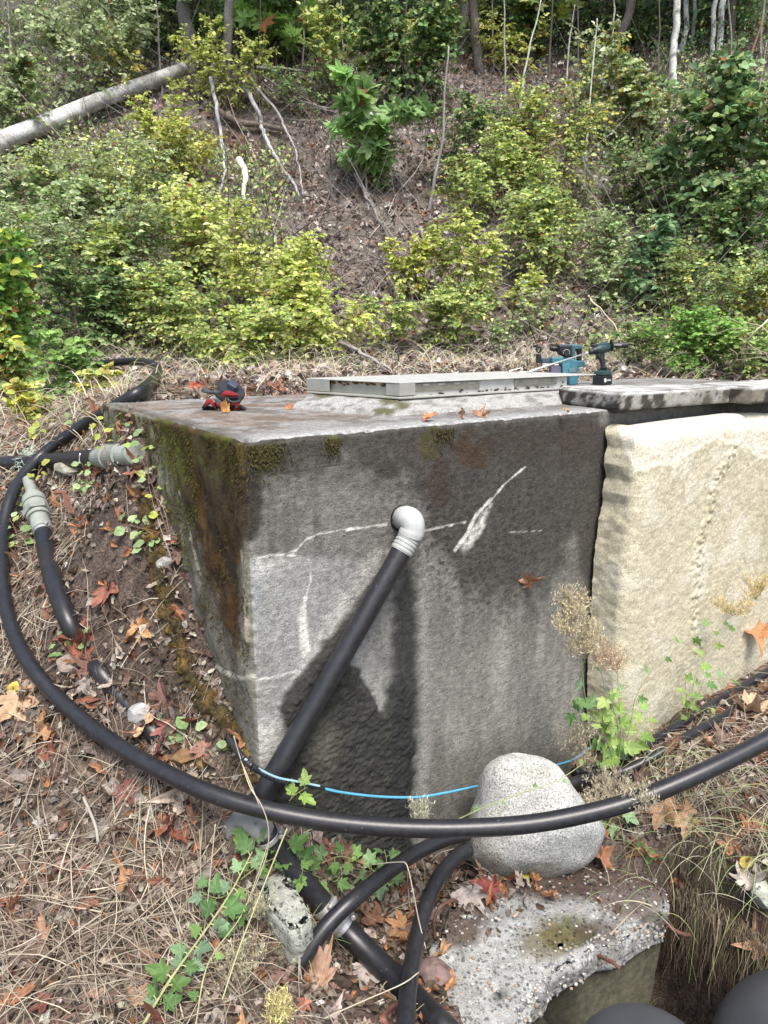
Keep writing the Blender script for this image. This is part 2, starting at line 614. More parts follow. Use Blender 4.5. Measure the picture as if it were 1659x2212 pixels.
def H(x, y):
    x, y = np.asarray(x, float), np.asarray(y, float)
    i = np.clip(np.searchsorted(gx, x) - 1, 0, len(gx) - 2)
    j = np.clip(np.searchsorted(gy, y) - 1, 0, len(gy) - 2)
    fx = np.clip((x - gx[i]) / (gx[i + 1] - gx[i]), 0, 1)
    fy = np.clip((y - gy[j]) / (gy[j + 1] - gy[j]), 0, 1)
    return GZ[i, j] * (1 - fx) * (1 - fy) + GZ[i + 1, j] * fx * (1 - fy) + GZ[i, j + 1] * (1 - fx) * fy + GZ[i + 1, j + 1] * fx * fy
def HS(x, y):
    """ground or the broken slab lying on it"""
    h = H(x, y)
    return np.where(sdpoly(np.asarray(x, float), np.asarray(y, float), SLABP) < -.008, np.maximum(h, SLZ + .004), h)
def Hn(x, y, e=.04):
    return unit(np.stack([H(x - e, y) - H(x + e, y), H(x, y - e) - H(x, y + e), np.full(np.shape(x), 2 * e)], -1))
_ts = np.concatenate([np.arange(.7, 5, .006), np.arange(5, 30, .03)])
def gnd(px, py, off=0.0):
    """where the sight line through a picture point meets the ground"""
    r = ray(px, py)
    r = r / r[1]
    P = O + r * _ts[:, None]
    dz = P[:, 2] - H(P[:, 0], P[:, 1]) - off
    k = np.argmax(dz < 0)
    if dz[k] >= 0:
        k = len(_ts) - 1
    return P[k]

PP = np.stack([GX, GY, GZ], -1)
n1 = fbm(PP, 1.3, 4, 21)
n2 = fbm(PP, 9, 3, 22)
_px, _py = proj(PP)
gc = np.zeros(PP.shape) + np.array([.088, .068, .052])
gc = mixc(gc, (.16, .12, .10), sstep(.45, .65, n2) * .8)
gc = mixc(gc, (.045, .032, .026), sstep(.5, .68, n1) * .6)
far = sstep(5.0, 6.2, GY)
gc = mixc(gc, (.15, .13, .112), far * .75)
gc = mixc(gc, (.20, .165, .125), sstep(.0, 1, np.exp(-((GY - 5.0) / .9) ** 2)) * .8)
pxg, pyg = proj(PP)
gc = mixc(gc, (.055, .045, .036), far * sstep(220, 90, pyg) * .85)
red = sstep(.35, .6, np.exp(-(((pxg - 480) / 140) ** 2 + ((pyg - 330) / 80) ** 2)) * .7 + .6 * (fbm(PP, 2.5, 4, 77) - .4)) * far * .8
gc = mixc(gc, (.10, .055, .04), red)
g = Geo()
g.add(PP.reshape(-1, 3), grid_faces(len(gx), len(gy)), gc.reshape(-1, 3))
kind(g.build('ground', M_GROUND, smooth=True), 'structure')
# ---------------------------------------------------------------- rounded box surfaces with displacement
def rbox_faces(org, A, B, Cc, la, lb, lc, na, nb, nc, faces, r, disp, G, colf):
    """box org + a*A + b*B + c*Cc; faces: subset of 'a0 a1 b0 b1 c0 c1'. disp(P,N)->offset, colf(P,N,px,py)->col"""
    for fc in faces:
        ax = 'abc'.index(fc[0])
        ls = [la, lb, lc]
        cs = [na, nb, nc]
        o = [i for i in range(3) if i != ax]
        u0 = cs[o[0]] if hasattr(cs[o[0]], '__len__') else np.linspace(0, ls[o[0]], cs[o[0]])
        v0 = cs[o[1]] if hasattr(cs[o[1]], '__len__') else np.linspace(0, ls[o[1]], cs[o[1]])
        Uu, Vv = np.meshgrid(u0, v0, indexing='ij')
        L = np.zeros(Uu.shape + (3,))
        L[..., o[0]], L[..., o[1]] = Uu, Vv
        L[..., ax] = ls[ax] if fc[1] == '1' else 0
        q = L.copy()
        for k in range(3):
            q[..., k] = np.clip(q[..., k], r, ls[k] - r)
        d = L - q
        nn = unit(d)
        # sharp profile: keep flat faces where they are, round only the rim
        L2 = q + nn * np.minimum(np.linalg.norm(d, axis=-1, keepdims=True), r)
        W = org + L2[..., 0:1] * A + L2[..., 1:2] * B + L2[..., 2:3] * Cc
        N = nn[..., 0:1] * A + nn[..., 1:2] * B + nn[..., 2:3] * Cc
        W2 = W + N * disp(W, N)[..., None]
        px, py = proj(W)
        G.add(W2.reshape(-1, 3), grid_faces(len(u0), len(v0)), colf(W, N, px, py).reshape(-1, 3))

ZB = -.55
HB = ZT - ZB
MOUND = [(868, 1190), (800, 1262), (745, 1335), (700, 1385), (660, 1440), (622, 1490), (606, 1530), (612, 1600), (590, 1680), (570, 1880), (890, 1880), (884, 1700), (892, 1600),
         (885, 1500), (860, 1440), (820, 1530), (770, 1440), (745, 1430), (800, 1330), (860, 1240)]
STREAK = [(868, 1230), (892, 1230), (905, 1300), (908, 1450), (915, 1560), (893, 1700), (888, 1880), (840, 1880), (830, 1600), (838, 1450), (845, 1330)]
def front_disp(W, N):
    px, py = proj(W)
    wr = 14 * (fbm(W, 22, 3, 5) - .5) * 2
    fr = np.clip(-(N @ UL), 0, 1) ** 4
    m = sstep(10, -22, sdpoly(px, py, MOUND) + wr) * fr
    left_rim = sstep(0, 14, -sdpoly(px, py, MOUND) - 0) * fr
    lump = .6 * fbm(W, 38, 4, 8, .7) + .4 * fbm(W, 110, 2, 18)
    d = m * (.004 + .020 * lump) * (.6 + .7 * sstep(1150, 1700, py)) + left_rim * .003
    d = d + .0035 * (fbm(W, 120, 2, 11) - .5) + .002 * (fbm(W, 6, 2, 12) - .5)
    lf = np.clip(-(N @ UF), 0, 1) ** 4
    mossy = lf * sstep(.35, .75, fbm(W * np.array([1, 1, .45]), 16, 3, 14)) * sstep(.25, .7, W[..., 2] + 0)
    d = d + mossy * .016
    # chipped rim
    rim = (np.maximum(np.maximum(np.abs(N @ UF), np.abs(N @ UL)), np.abs(N[..., 2])) < .97)
    d = d - rim * .007 * sstep(.5, .75, fbm(W, 26, 2, 15))
    return d
def front_col(W, N, px, py):
    fr = np.clip(-(N @ UL), 0, 1)
    lf = np.clip(-(N @ UF), 0, 1)
    up = np.clip(N[..., 2], 0, 1)
    s = (W - CR) @ UF
    z = W[..., 2]
    n_lo = fbm(W, 4, 4, 31)
    n_md = fbm(W, 18, 4, 32)
    n_hi = fbm(W, 70, 3, 33, .7)
    vst = fbm(W * np.array([1, 1, .12]), 22, 3, 34)
    C = np.zeros(W.shape) + np.array([.165, .160, .143])
    C = C * (.7 + .6 * n_lo)[..., None]
    C = mixc(C, (.33, .325, .29), sstep(.46, .72, vst) * sstep(1180, 1420, py) * .55)
    # lower right lighter runs
    wob = 26 * (n_md - .5)
    lr = sstep(890, 930, px + wob) * sstep(1300, 1450, py) * sstep(1800, 1650, py) * sstep(1290, 1180, px)
    C = mixc(C, (.27, .262, .232), lr * (.3 + .6 * sstep(.35, .7, vst)))
    C = mixc(C, (.12, .115, .10), sstep(1560, 1660, py + wob * 2) * sstep(900, 930, px) * .7)
    # pale left panel beneath the crack
    lpn = sstep(1195, 1215, py + wob * .3) * sstep(880, 700, px) * sstep(1700, 1560, py)
    C = mixc(C, (.32, .325, .31), lpn * (.45 + .5 * n_lo))
    C = mixc(C, (.30, .30, .285), np.exp(-((px - 560) / 26) ** 2) * sstep(1200, 1230, py) * sstep(1450, 1300, py) * .8)
    # dark weathered band over the top, speckled into the middle
    edge = np.interp(px, [520, 560, 640, 760, 880, 1000, 1150, 1240, 1300], [1230, 1060, 1020, 1020, 1040, 1290, 1290, 1180, 1400])
    band = sstep(60, -60, py - edge + (n_md - .5) * 160)
    C = mixc(C, (.052, .047, .040), band * .88)
    spk = sstep(.57, .64, vnoise(W, 90, 40)) * sstep(.5, .62, vnoise(W, 210, 41) + .08)
    mid = np.exp(-(((px - 1010) / 170) ** 2 + ((py - 1130) / 190) ** 2))
    C = mixc(C, (.035, .03, .026), np.clip(spk * (mid * 1.1 + band * .4), 0, 1))
    C = mixc(C, (.035, .032, .028), sstep(.62, .7, vnoise(W, 60, 42)) * mid * .7)
    # faint dark lift line, bug holes and grime drips
    C = mixc(C, (.04, .036, .03), sstep(2.2, .8, dline(px, py, [(528, 1022), (600, 1024), (680, 1012), (765, 998)]) + wob * .05) * .7 * fr)
    C = mixc(C, (.03, .028, .024), sstep(.90, .93, vnoise(W, 85, 91)) * .6 * fr)
    C = mixc(C, (.075, .07, .06), sstep(.55, .75, fbm(W * np.array([1, 1, .08]), 40, 3, 92)) * sstep(1450, 1000, py) * .6 * fr)
    C = mixc(C, (.30, .31, .31), np.exp(-((px - 556) / 14) ** 2) * sstep(1215, 1240, py) * sstep(1420, 1300, py) * .8 * fr)
    # moss-brown patches
    for (cx, cy, rx, ry, col, st) in [(1015, 975, 45, 45, (.055, .035, .02), .9), (930, 955, 26, 42, (.06, .055, .02), .8), (575, 985, 36, 36, (.055, .055, .015), .95),
                                      (545, 1090, 32, 70, (.035, .032, .024), .9), (1120, 960, 90, 40, (.045, .036, .028), .6), (840, 1010, 60, 26, (.04, .034, .026), .7),
                                      (1250, 960, 60, 60, (.05, .038, .03), .6), (950, 1040, 30, 60, (.05, .033, .024), .7), (720, 948, 20, 14, (.08, .08, .03), .8)]:
        q = ((px - cx) / rx) ** 2 + ((py - cy) / ry) ** 2
        C = mixc(C, col, sstep(1.2, .4, q + (n_md - .5) * 2.6) * st * fr)
    # white mineral runs along the cracks
    wb = 5 * (fbm(W, 45, 3, 50) - .5)
    for pl, w, st in [([(537, 1206), (570, 1202), (605, 1198), (640, 1200)], 3.2, .95), ([(610, 1198), (640, 1188), (662, 1165), (690, 1152), (760, 1143), (835, 1133)], 2.6, .9),
                      ([(915, 1147), (960, 1137), (1005, 1128)], 2.4, .7), ([(983, 1188), (1005, 1160), (1030, 1110), (1062, 1078)], 5, .95), ([(1062, 1080), (1090, 1045), (1135, 1008)], 2.4, .85),
                      ([(668, 1208), (672, 1250), (660, 1290)], 2.4, .7), ([(660, 1290), (655, 1340), (668, 1405)], 4.5, .95), ([(540, 1470), (600, 1462), (640, 1448)], 2.6, .9),
                      ([(1100, 1150), (1170, 1146)], 1.5, .4)]:
        C = mixc(C, (.62, .615, .56), sstep(w * 1.0, w * .45, dline(px, py, pl) + wb) * min(1, st * 1.1) * fr * (.6 + .4 * sstep(.35, .55, n_hi)))
    halo = [([(1062, 1085), (1050, 1125), (1040, 1150), (1002, 1200), (992, 1175), (1010, 1160), (1035, 1115)], .85, 6), ([(655, 1290), (668, 1405), (650, 1440), (648, 1400), (645, 1340)], .85, 6),
            ([(545, 1210), (640, 1203), (600, 1235), (550, 1250)], .5, 22), ([(548, 1570), (605, 1545), (600, 1600), (560, 1660), (548, 1640)], .55, 20), ([(700, 1380), (780, 1270), (840, 1190), (810, 1190), (720, 1300), (640, 1450), (620, 1490)], .42, 22)]
    for poly, st, sf in halo:
        C = mixc(C, (.74, .73, .66), sstep(sf, -sf, sdpoly(px, py, poly) + wb * 2) * st * fr * (.45 + .55 * sstep(.35, .6, n_hi)) * (.6 + .4 * sstep(.35, .6, fbm(W * np.array([1, 1, .1]), 90, 2, 59))))
    # dark wet crust
    wr = 16 * (fbm(W, 22, 3, 5) - .5) * 2
    mm = sstep(8, -6, sdpoly(px, py, MOUND) + wr * .7) * fr
    crust = np.array([.036, .036, .031]) * (.5 + 1.0 * fbm(W, 40, 3, 52))[..., None]
    C = C * (1 - mm[..., None]) + crust * mm[..., None]
    C = mixc(C, (.16, .155, .11), mm * np.exp(-(((px - 690) / 30) ** 2 + ((py - 1600) / 60) ** 2)) * .5)
    ss = sstep(14, -20, sdpoly(px, py, STREAK) + wr) * fr
    C = mixc(C, (.022, .024, .022), ss * .9)
    C = mixc(C, (.30, .31, .28), np.exp(-((px - 915 - (py - 1500) * .0) / 12) ** 2) * sstep(1180, 1260, py) * sstep(1800, 1600, py) * .45 * fr)
    # shadow of the leaning slab, painted as a dark strip into the wall colour
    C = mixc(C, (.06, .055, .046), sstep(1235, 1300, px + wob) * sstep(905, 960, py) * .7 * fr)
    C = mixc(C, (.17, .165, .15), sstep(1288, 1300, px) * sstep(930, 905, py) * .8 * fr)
    # ---- left face: hanging moss and rust brown film
    ML = np.zeros(W.shape) + np.array([.036, .024, .012])
    ML = mixc(ML, (.085, .044, .010), sstep(.42, .65, vst) * .8)
    ML = mixc(ML, (.022, .017, .011), sstep(.5, .66, n_md) * .75)
    gr = sstep(470, 330, px + 60 * (n_lo - .5)) * sstep(1150, 980, py) + np.exp(-((px - 490) / 40) ** 2) * sstep(1080, 950, py)
    ML = mixc(ML, (.095, .105, .015), np.clip(gr, 0, 1) * sstep(.35, .65, n_md + .1 * vst) * .85)
    # grey concrete showing low on the face and along the arris
    lo = sstep(40, -40, (1090 + (px - 400) * 2.9) - py + (n_md - .5) * 130)
    ML = mixc(ML, (.17, .165, .135), lo * .75)
    ar = np.clip(sstep(512, 528, px - (py - 1200) * .012 + (n_md - .5) * 16), 0, 1) * sstep(1130, 1220, py)
    ML = mixc(ML, (.22, .215, .175), ar * .8)
    cr = dline(px, py, [(395, 1060), (415, 1180), (435, 1240)])
    ML = mixc(ML, (.5, .48, .34), sstep(3, 1, cr + wb) * .8)
    cr = dline(px, py, [(524, 1190), (532, 1300), (540, 1380)])
    ML = mixc(ML, (.5, .47, .33), sstep(4, 1.5, cr + wb) * .7)
    cr = dline(px, py, [(470, 1440), (505, 1460), (545, 1462)])
    ML = mixc(ML, (.5, .5, .42), sstep(8, 1.5, cr + wb) * .8)
    C = C * (1 - (lf > fr)[..., None]) + ML * (lf > fr)[..., None]
    # ---- top
    TP = np.zeros(W.shape) + np.array([.25, .245, .23])
    b = (W - CR) @ UL
    TP = mixc(TP, (.10, .085, .07), sstep(.42, .62, n_md) * sstep(.03, .22, b) * .75)
    rust = sstep(.40, .66, fbm(W, 7, 3, 60)) * sstep(.06, .25, b) * sstep(1.7, .5, s)
    TP = mixc(TP, (.18, .11, .065), rust * .5)
    TP = mixc(TP, (.42, .42, .40), sstep(.12, .0, b) * .8 * sstep(.3, .6, n_hi))
    TP = mixc(TP, (.05, .045, .03), sstep(.07, .0, s) * .6)
    C = np.where((up > .72)[..., None], TP, C)
    return np.clip(C, .01, .8)
G_ = Geo()
sa = np.concatenate([np.arange(0, 1.35, .0042), np.linspace(1.35, 2.3, 110)[0:], np.linspace(2.35, LF, 12)])
sc_ = np.concatenate([np.linspace(0, .25, 20), np.arange(.255, HB, .0042), [HB]])
sb = np.concatenate([np.arange(0, LB, .006), [LB]])
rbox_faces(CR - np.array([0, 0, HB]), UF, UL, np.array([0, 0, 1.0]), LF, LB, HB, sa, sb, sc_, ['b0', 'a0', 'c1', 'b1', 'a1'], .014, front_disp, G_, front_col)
TANK = thing('concrete_tank', 'large weathered grey concrete tank with mossy left side and white cracked front', 'concrete tank', CR - np.array([0, 0, HB]))
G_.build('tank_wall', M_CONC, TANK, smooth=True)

# moss tufts hanging on the left side and the rim
g = Geo()
def tufts(n, pick, lenr, col_a, col_b, nrm):
    P, C = pick(n)
    n = len(P)
    K = 3
    L = RNG.uniform(*lenr, n)
    d = unit(nrm + RNG.normal(0, .5, (n, 3)) + np.array([0, 0, -.55]))
    t = np.linspace(0, 1, K)[None, :, None]
    Q = P[:, None] + d[:, None] * L[:, None, None] * t + np.array([0, 0, -1.0]) * (L[:, None, None] * .5 * t * t)
    mixv = RNG.random(n)[:, None]
    tubes(g, Q, np.array([.0016, .0011, .0004]) * RNG.uniform(.7, 1.5, (n, 1)), 3, np.asarray(col_a) * mixv + np.asarray(col_b) * (1 - mixv))
def pick_left(n):
    s = RNG.uniform(0.0, LB, n)
    z = ZT - .01 - RNG.random(n) ** 1.6 * .75
    P = CR + s[:, None] * UL
    P[:, 2] = z
    k = (z > H(P[:, 0] - .03, P[:, 1]) - .02) & (fbm(P * np.array([1, 1, .4]), 14, 3, 14) > .45)
    P = P[k]
    return P + NL * .006, None
tufts(7000, pick_left, (.003, .010), (.09, .075, .02), (.05, .032, .012), NL)
def pick_rim(n):
    s = np.where(RNG.random(n) < .6, RNG.normal(.05, .035, n), np.where(RNG.random(n) < .5, RNG.normal(.62, .02, n), RNG.normal(.245, .012, n)))
    s = np.clip(s, .004, 1.5)
    P = CR + s[:, None] * UF
    P[:, 2] = ZT - .012 - np.abs(RNG.normal(0, .035, n)) * np.where(s < .15, 1.0, .7)
    return P + NF * .003, None
tufts(1300, pick_rim, (.002, .006), (.085, .075, .022), (.045, .038, .016), NF)
def pick_green(n):
    s = RNG.uniform(0.3, LB, n)
    P = CR + s[:, None] * UL
    P[:, 2] = ZT - .03 - RNG.random(n) * .4
    k = fbm(P * np.array([1, 1, .35]), 12, 3, 77) > .5
    return P[k] + NL * .008, None
tufts(3200, pick_green, (.002, .007), (.13, .16, .02), (.10, .10, .02), NL)
kind(g.build('moss', M_MOSS, TANK), 'stuff')

# ---------------------------------------------------------------- mortar curb under the hatch
A0 = onz(864, 858, ZT + .05)
B0 = onz(1224, 837, ZT + .05)
C0 = onz(684, 846, ZT + .05)
D0 = B0 + C0 - A0
g = Geo()
def ring(pts, n=70):
    P = np.array(list(pts) + [pts[0]])
    return resample(P, .01)
inner = [A0, B0, D0, C0]
cen = (A0 + D0) / 2
out4 = []
for p, (qx, qy) in zip(inner, [(835, 900), (1290, 868), (None, None), (628, 880)]):
    if qx:
        o_ = onz(qx, qy, ZT + .001)
    else:
        o_ = p + (p - cen) * .16
        o_[2] = ZT + .001
    out4.append(o_)
R0 = [a + (cen - a) * .03 for a in inner]
rows = []
m = 60
def loop(c4):
    o = []
    for i in range(4):
        a, b = np.array(c4[i]), np.array(c4[(i + 1) % 4])
        o.append(a + (b - a) * np.linspace(0, 1, m, endpoint=False)[:, None])
    return np.concatenate(o)
lo_, li_ = loop(out4), loop(inner)
lc_ = loop([a + (cen - a) * .5 for a in inner])
for t in np.linspace(0, 1, 22):
    w = lo_ * (1 - t) + li_ * t
    w[:, 2] = ZT + .002 + .048 * t ** .75
    nn_ = fbm(w, 30, 3, 70) - .5
    w[:, 2] += .010 * nn_ * math.sin(PI * min(t + .15, 1)) * 2
    if t < .05:
        w[:, 2] = ZT - .004
        w[:, :2] += (w[:, :2] - cen[:2]) * (.10 * nn_[:, None])
    rows.append(w)
lc_[:, 2] = ZT + .05
rows.append(lc_)
R = np.array(rows)
cc = np.zeros(R.shape) + np.array([.31, .305, .285])
cc = mixc(cc, (.12, .115, .10), sstep(.5, .66, fbm(R * np.array([1, 1, 3.]), 26, 3, 71)) * .7)
pxr, pyr = proj(R)
for (mx, my, r_) in [(700, 852, 26), (845, 866, 28), (870, 876, 18), (830, 888, 30)]:
    cc = mixc(cc, (.07, .065, .02), sstep(1.2, .3, ((pxr - mx) / r_) ** 2 + ((pyr - my) / 9) ** 2 + fbm(R, 60, 2, 5) - .5) * .9)
nr, ncol = R.shape[:2]
idx = np.arange(nr * ncol).reshape(nr, ncol)
f = np.stack([idx[:-1], np.roll(idx[:-1], -1, 1), np.roll(idx[1:], -1, 1), idx[1:]], -1).reshape(-1, 4)
g.add(R.reshape(-1, 3), f, cc.reshape(-1, 3))
g.build('mortar_curb', M_SLAB, TANK, smooth=True)

# ---------------------------------------------------------------- hatch
HT = thing('access_hatch', 'low pale metal access hatch with flat lid set on the mortar curb of the tank', 'hatch', cen)
def lerp4(a, b, u, v):
    return a
Ux = unit(B0 - A0)
Uy = unit(C0 - A0)
Z3 = np.array([0, 0, 1.0])
lx, ly = np.linalg.norm(B0 - A0), np.linalg.norm(C0 - A0)
hh = .044
cf = (.50, .50, .47)
g = Geo()
def hp(a, b, z):
    return A0 + Ux * a + Uy * b + Z3 * z
def hbox(G, a0, a1, b0, b1, z0, z1, col, bev=.001):
    box(G, hp((a0 + a1) / 2, (b0 + b1) / 2, (z0 + z1) / 2), Ux * (a1 - a0) / 2, Uy * (b1 - b0) / 2, Z3 * (z1 - z0) / 2, col, bev)
t_ = .006
hbox(g, 0, lx, 0, t_, 0, hh, cf)
hbox(g, 0, lx, ly - t_, ly, 0, hh, cf)
hbox(g, 0, t_, t_ + .0005, ly - t_ - .0005, 0, hh, (.36, .36, .31))
hbox(g, lx - t_, lx, t_ + .0005, ly - t_ - .0005, 0, hh, cf)
hbox(g, -.030, lx + .03, -.030, -.0005, -.004, .002, (.42, .42, .38))
hbox(g, -.030, -.0005, 0, ly + .02, -.004, .002, (.40, .40, .34))
g.build('hatch_frame', M_STEEL, HT)
g = Geo()
hbox(g, -.018, lx + .16, -.016, ly + .03, hh + .0015, hh + .005, (.52, .52, .48))
hbox(g, -.016, -.0135, -.013, .045, hh * .12, hh + .001, (.34, .34, .31))
hbox(g, -.016, .05, -.016, -.0135, hh * .12, hh + .001, (.34, .34, .31))
hbox(g, -.018, -.0155, ly * .78, ly + .03, hh * .1, hh + .001, (.34, .34, .31))
g.build('lid', M_STEEL, HT)
g = Geo()
hbox(g, .06, .36, -.006, -.0025, .016, hh - .003, (.34, .33, .28))
g.build('hinge_plate', M_METAL, HT)
g = Geo()
hbox(g, lx * .52 + .1, lx * .52 + .34, -.006, -.0025, .016, hh - .002, (.30, .29, .25))
g.build('hinge_plate', M_METAL, HT)
g = Geo()
for a in np.linspace(.09, .3, 4):
    hbox(g, a, a + .03, -.009, -.0065, hh - .010, hh - .003, (.5, .5, .45))
kind(g.build('hinge_tabs', M_METAL, HT), 'stuff')
g = Geo()
for k in range(45):
    a, z = RNG.random() * lx, abs(RNG.normal(0, .006))
    s_ = RNG.uniform(.002, .006)
    hbox(g, a, a + s_ * 2, -.003 - s_ * .3, -.0022, z, z + s_, (.05, .035, .02), 0)
for k in range(60):
    b, z = RNG.uniform(.02, ly), hh * .9 - abs(RNG.normal(0, .005))
    s_ = RNG.uniform(.002, .006)
    hbox(g, -.003, -.0006, b, b + s_ * 2.5, z, z + s_, (.13, .055, .02), 0)
kind(g.build('rust_and_dirt', M_MOSS, HT), 'stuff')
# bent wire handle lying on the lid
g = Geo()
zl = ZT + .05 + hh + .008
wire = [onz(1097, 808, zl), at(1097, 808, 3.0), at(1106, 797, 3.0), at(1124, 794.5, 3.02), at(1131, 808, 3.02)]
wire = [at(1098, 810, 3.0), at(1098, 807, 3.0), at(1103, 801, 3.0), at(1126, 795, 3.02), at(1129, 800, 3.02), at(1133, 810, 3.02)]
tube(g, catmull(wire, 5), .0022, 6, (.6, .6, .55))
g.build('wire_handle', M_METAL, HT)

# ---------------------------------------------------------------- cap slabs lying on the tank, right
def flat_slab(name, label, outline, z0, z1, seed, col=(.30, .29, .26)):
    P = np.array([onz(x, y, z0)[:2] if not isinstance(x, np.ndarray) else x for x, y in outline]) if not isinstance(outline, np.ndarray) else outline
    loopP = resample(np.concatenate([P, P[:1]]), .012)[:-1]
    cen2 = P.mean(0)
    rows, cols = [], []
    th = z1 - z0
    prof = [(0.0, .6), (0.006, .02), (0, .0), (0, .25), (0, .5), (0, .75), (0.001, .9), (.006, 1.0), (.03, 1.0), (.08, 1.0), (.16, 1.0), (.3, 1.0), (.5, 1.), (.75, 1.), (.97, 1.)]
    prof = [(0.3, 0), (.02, 0), (.004, 0.0), (0, .08), (0, .22), (0, .36), (0, .5), (0, .64), (0, .78), (0.001, .9), (.006, .98), (.016, 1.0), (.03, 1.0), (.05, 1), (.08, 1.0), (.12, 1), (.16, 1.0), (.22, 1), (.3, 1.0), (.4, 1), (.5, 1.), (.65, 1), (.8, 1.), (.97, 1.)]
    for ins, h in prof:
        d = unit(cen2 - loopP)
        L = np.linalg.norm(cen2 - loopP, axis=1, keepdims=True)
        q = loopP + d * np.minimum(ins, 1) * L if ins > .02 else loopP + d * ins
        w = np.concatenate([q, np.full((len(q), 1), z0 + th * h)], 1)
        nn = fbm(w, 35, 3, seed) - .5
        n3 = fbm(w, 9, 2, seed + 1) - .5
        out = np.concatenate([-d, np.zeros((len(q), 1))], 1)
        w = w + out * (nn * .006 + n3 * .0025)[:, None] * (1 if ins < .1 else 0)
        w[:, 2] += (nn * .004) * (h > .95) - sstep(.6, .8, fbm(w, 14, 2, seed + 3)) * .004 * (h > .8) * (ins < .02)
        rows.append(w)
    R = np.array(rows)
    c = np.zeros(R.shape) + np.array(col)
    c = mixc(c, (.028, .025, .018), sstep(.46, .54, fbm(R * np.array([1, 1, .7]), 20, 5, seed + 5, .65)) * .92)
    c = mixc(c, (.12, .11, .08), sstep(.5, .65, fbm(R, 8, 3, seed + 7)) * .6)
    top = (np.array([p[1] for p in prof]) >= .9)[:, None] * np.ones(R.shape[1])[None]
    ct = mixc(np.zeros(R.shape) + np.array([.46, .455, .43]), (.17, .16, .14), sstep(.45, .62, fbm(R, 22, 3, seed + 9)) * .7)
    c = c * (1 - top[..., None]) + ct * top[..., None]
    g = Geo()
    nr, nc2 = R.shape[:2]
    idx = np.arange(nr * nc2).reshape(nr, nc2)
    f = np.stack([idx[:-1], np.roll(idx[:-1], -1, 1), np.roll(idx[1:], -1, 1), idx[1:]], -1).reshape(-1, 4)
    g.add(R.reshape(-1, 3), f, c.reshape(-1, 3))
    return tag(g.build(name, M_SLAB, smooth=True), label, 'concrete slab')
def tp(s, b):
    return (CR + UF * s + UL * b)[:2]
p0, p1, p2 = onz(1212, 873, ZT)[:2], onz(1340, 889, ZT)[:2], onz(1576, 871, ZT)[:2]
flat_slab('cap_slab', 'flat grey slab with black lichen on the tank edge, its left end cut slanting', np.array([p1, p2, p2 + UL[:2] * .21, p0 + UL[:2] * .06 + UF[:2] * .05, p0]), ZT + .002, ZT + .062, 101)
q0, q1 = onz(1574, 877, ZT)[:2], onz(1574, 877, ZT)[:2]
o2 = onz(1585, 872, ZT)[:2] - UL[:2] * .07
flat_slab('cap_slab', 'flat brown stained slab on the tank edge cut off by the right picture border', np.array([o2, o2 + UF[:2] * .9 - UL[:2] * .02, o2 + UF[:2] * .95 + UL[:2] * .26, o2 + UL[:2] * .26 + UF[:2] * .01]), ZT + .002, ZT + .066, 131, (.21, .19, .15))

# ---------------------------------------------------------------- big pale slab leaning on the front of the tank
SW, ST_ = 1.3, .15
ZS0 = -.35
LEFT = [(1312, 925), (1312, 965), (1303, 1000), (1309, 1030), (1300, 1060), (1303, 1080), (1294, 1120), (1290, 1160), (1283, 1200), (1280, 1260), (1276, 1330), (1270, 1400), (1268, 1500), (1274, 1580), (1290, 1620), (1300, 1800)]
Lw = np.array([onpl(x, y, SLP0 + UL * ST_, NF) for x, y in LEFT])
Ls, Lz = (Lw - SLP0) @ UF, Lw[:, 2]
TOPL = [(1305, 936), (1320, 930), (1345, 922), (1385, 915), (1450, 906), (1560, 893), (1600, 890), (1659, 893), (1900, 880)]
Tw = np.array([onpl(x, y, SLP0 + UL * ST_ * .6, NF) for x, y in TOPL])
Ts_, Tz = (Tw - SLP0) @ UF, Tw[:, 2]
zz = np.linspace(0, 1, 300)
prof = []                                  # path: back-left corner -> front-left rounding -> front face
for b in np.linspace(ST_, .05, 12):
    prof.append((0.0, b))
for a in np.linspace(0, PI / 2, 26)[1:]:
    prof.append((.085 - .085 * math.cos(a), .05 - .05 * math.sin(a)))
for s in np.linspace(.089, 1.25, 300):
    prof.append((s, 0.0))
prof = np.array(prof)
S = prof[:, 0][:, None] + np.interp(ZS0 + zz * 1.6, Lz[::-1], Ls[::-1])[None] * 0
rowsZ = zz[None] * np.ones((len(prof), 1))
# height per column
s_abs0 = prof[:, 0] + Ls[0]
ztop = np.interp(s_abs0, Ts_, Tz)
Zc = ZS0 + rowsZ * (ztop[:, None] - ZS0)
left_edge = np.interp(Zc, Lz[::-1], Ls[::-1])
sm_l = np.polyval(np.polyfit(Lz, Ls, 2), Zc)
Sa = sm_l + (left_edge - sm_l) * (np.exp(-prof[:, 0] / .03) * np.clip(prof[:, 1] / ST_, 0, 1) ** .7)[:, None] + prof[:, 0][:, None]
_q = np.clip((ztop[:, None] - Zc) / .05, 0, 1)
Sa = Sa + (1 - np.sqrt(1 - (1 - _q) ** 2)) * .05 * np.exp(-prof[:, 0] / .05)[:, None]
Bc = prof[:, 1][:, None] * np.ones_like(Sa)
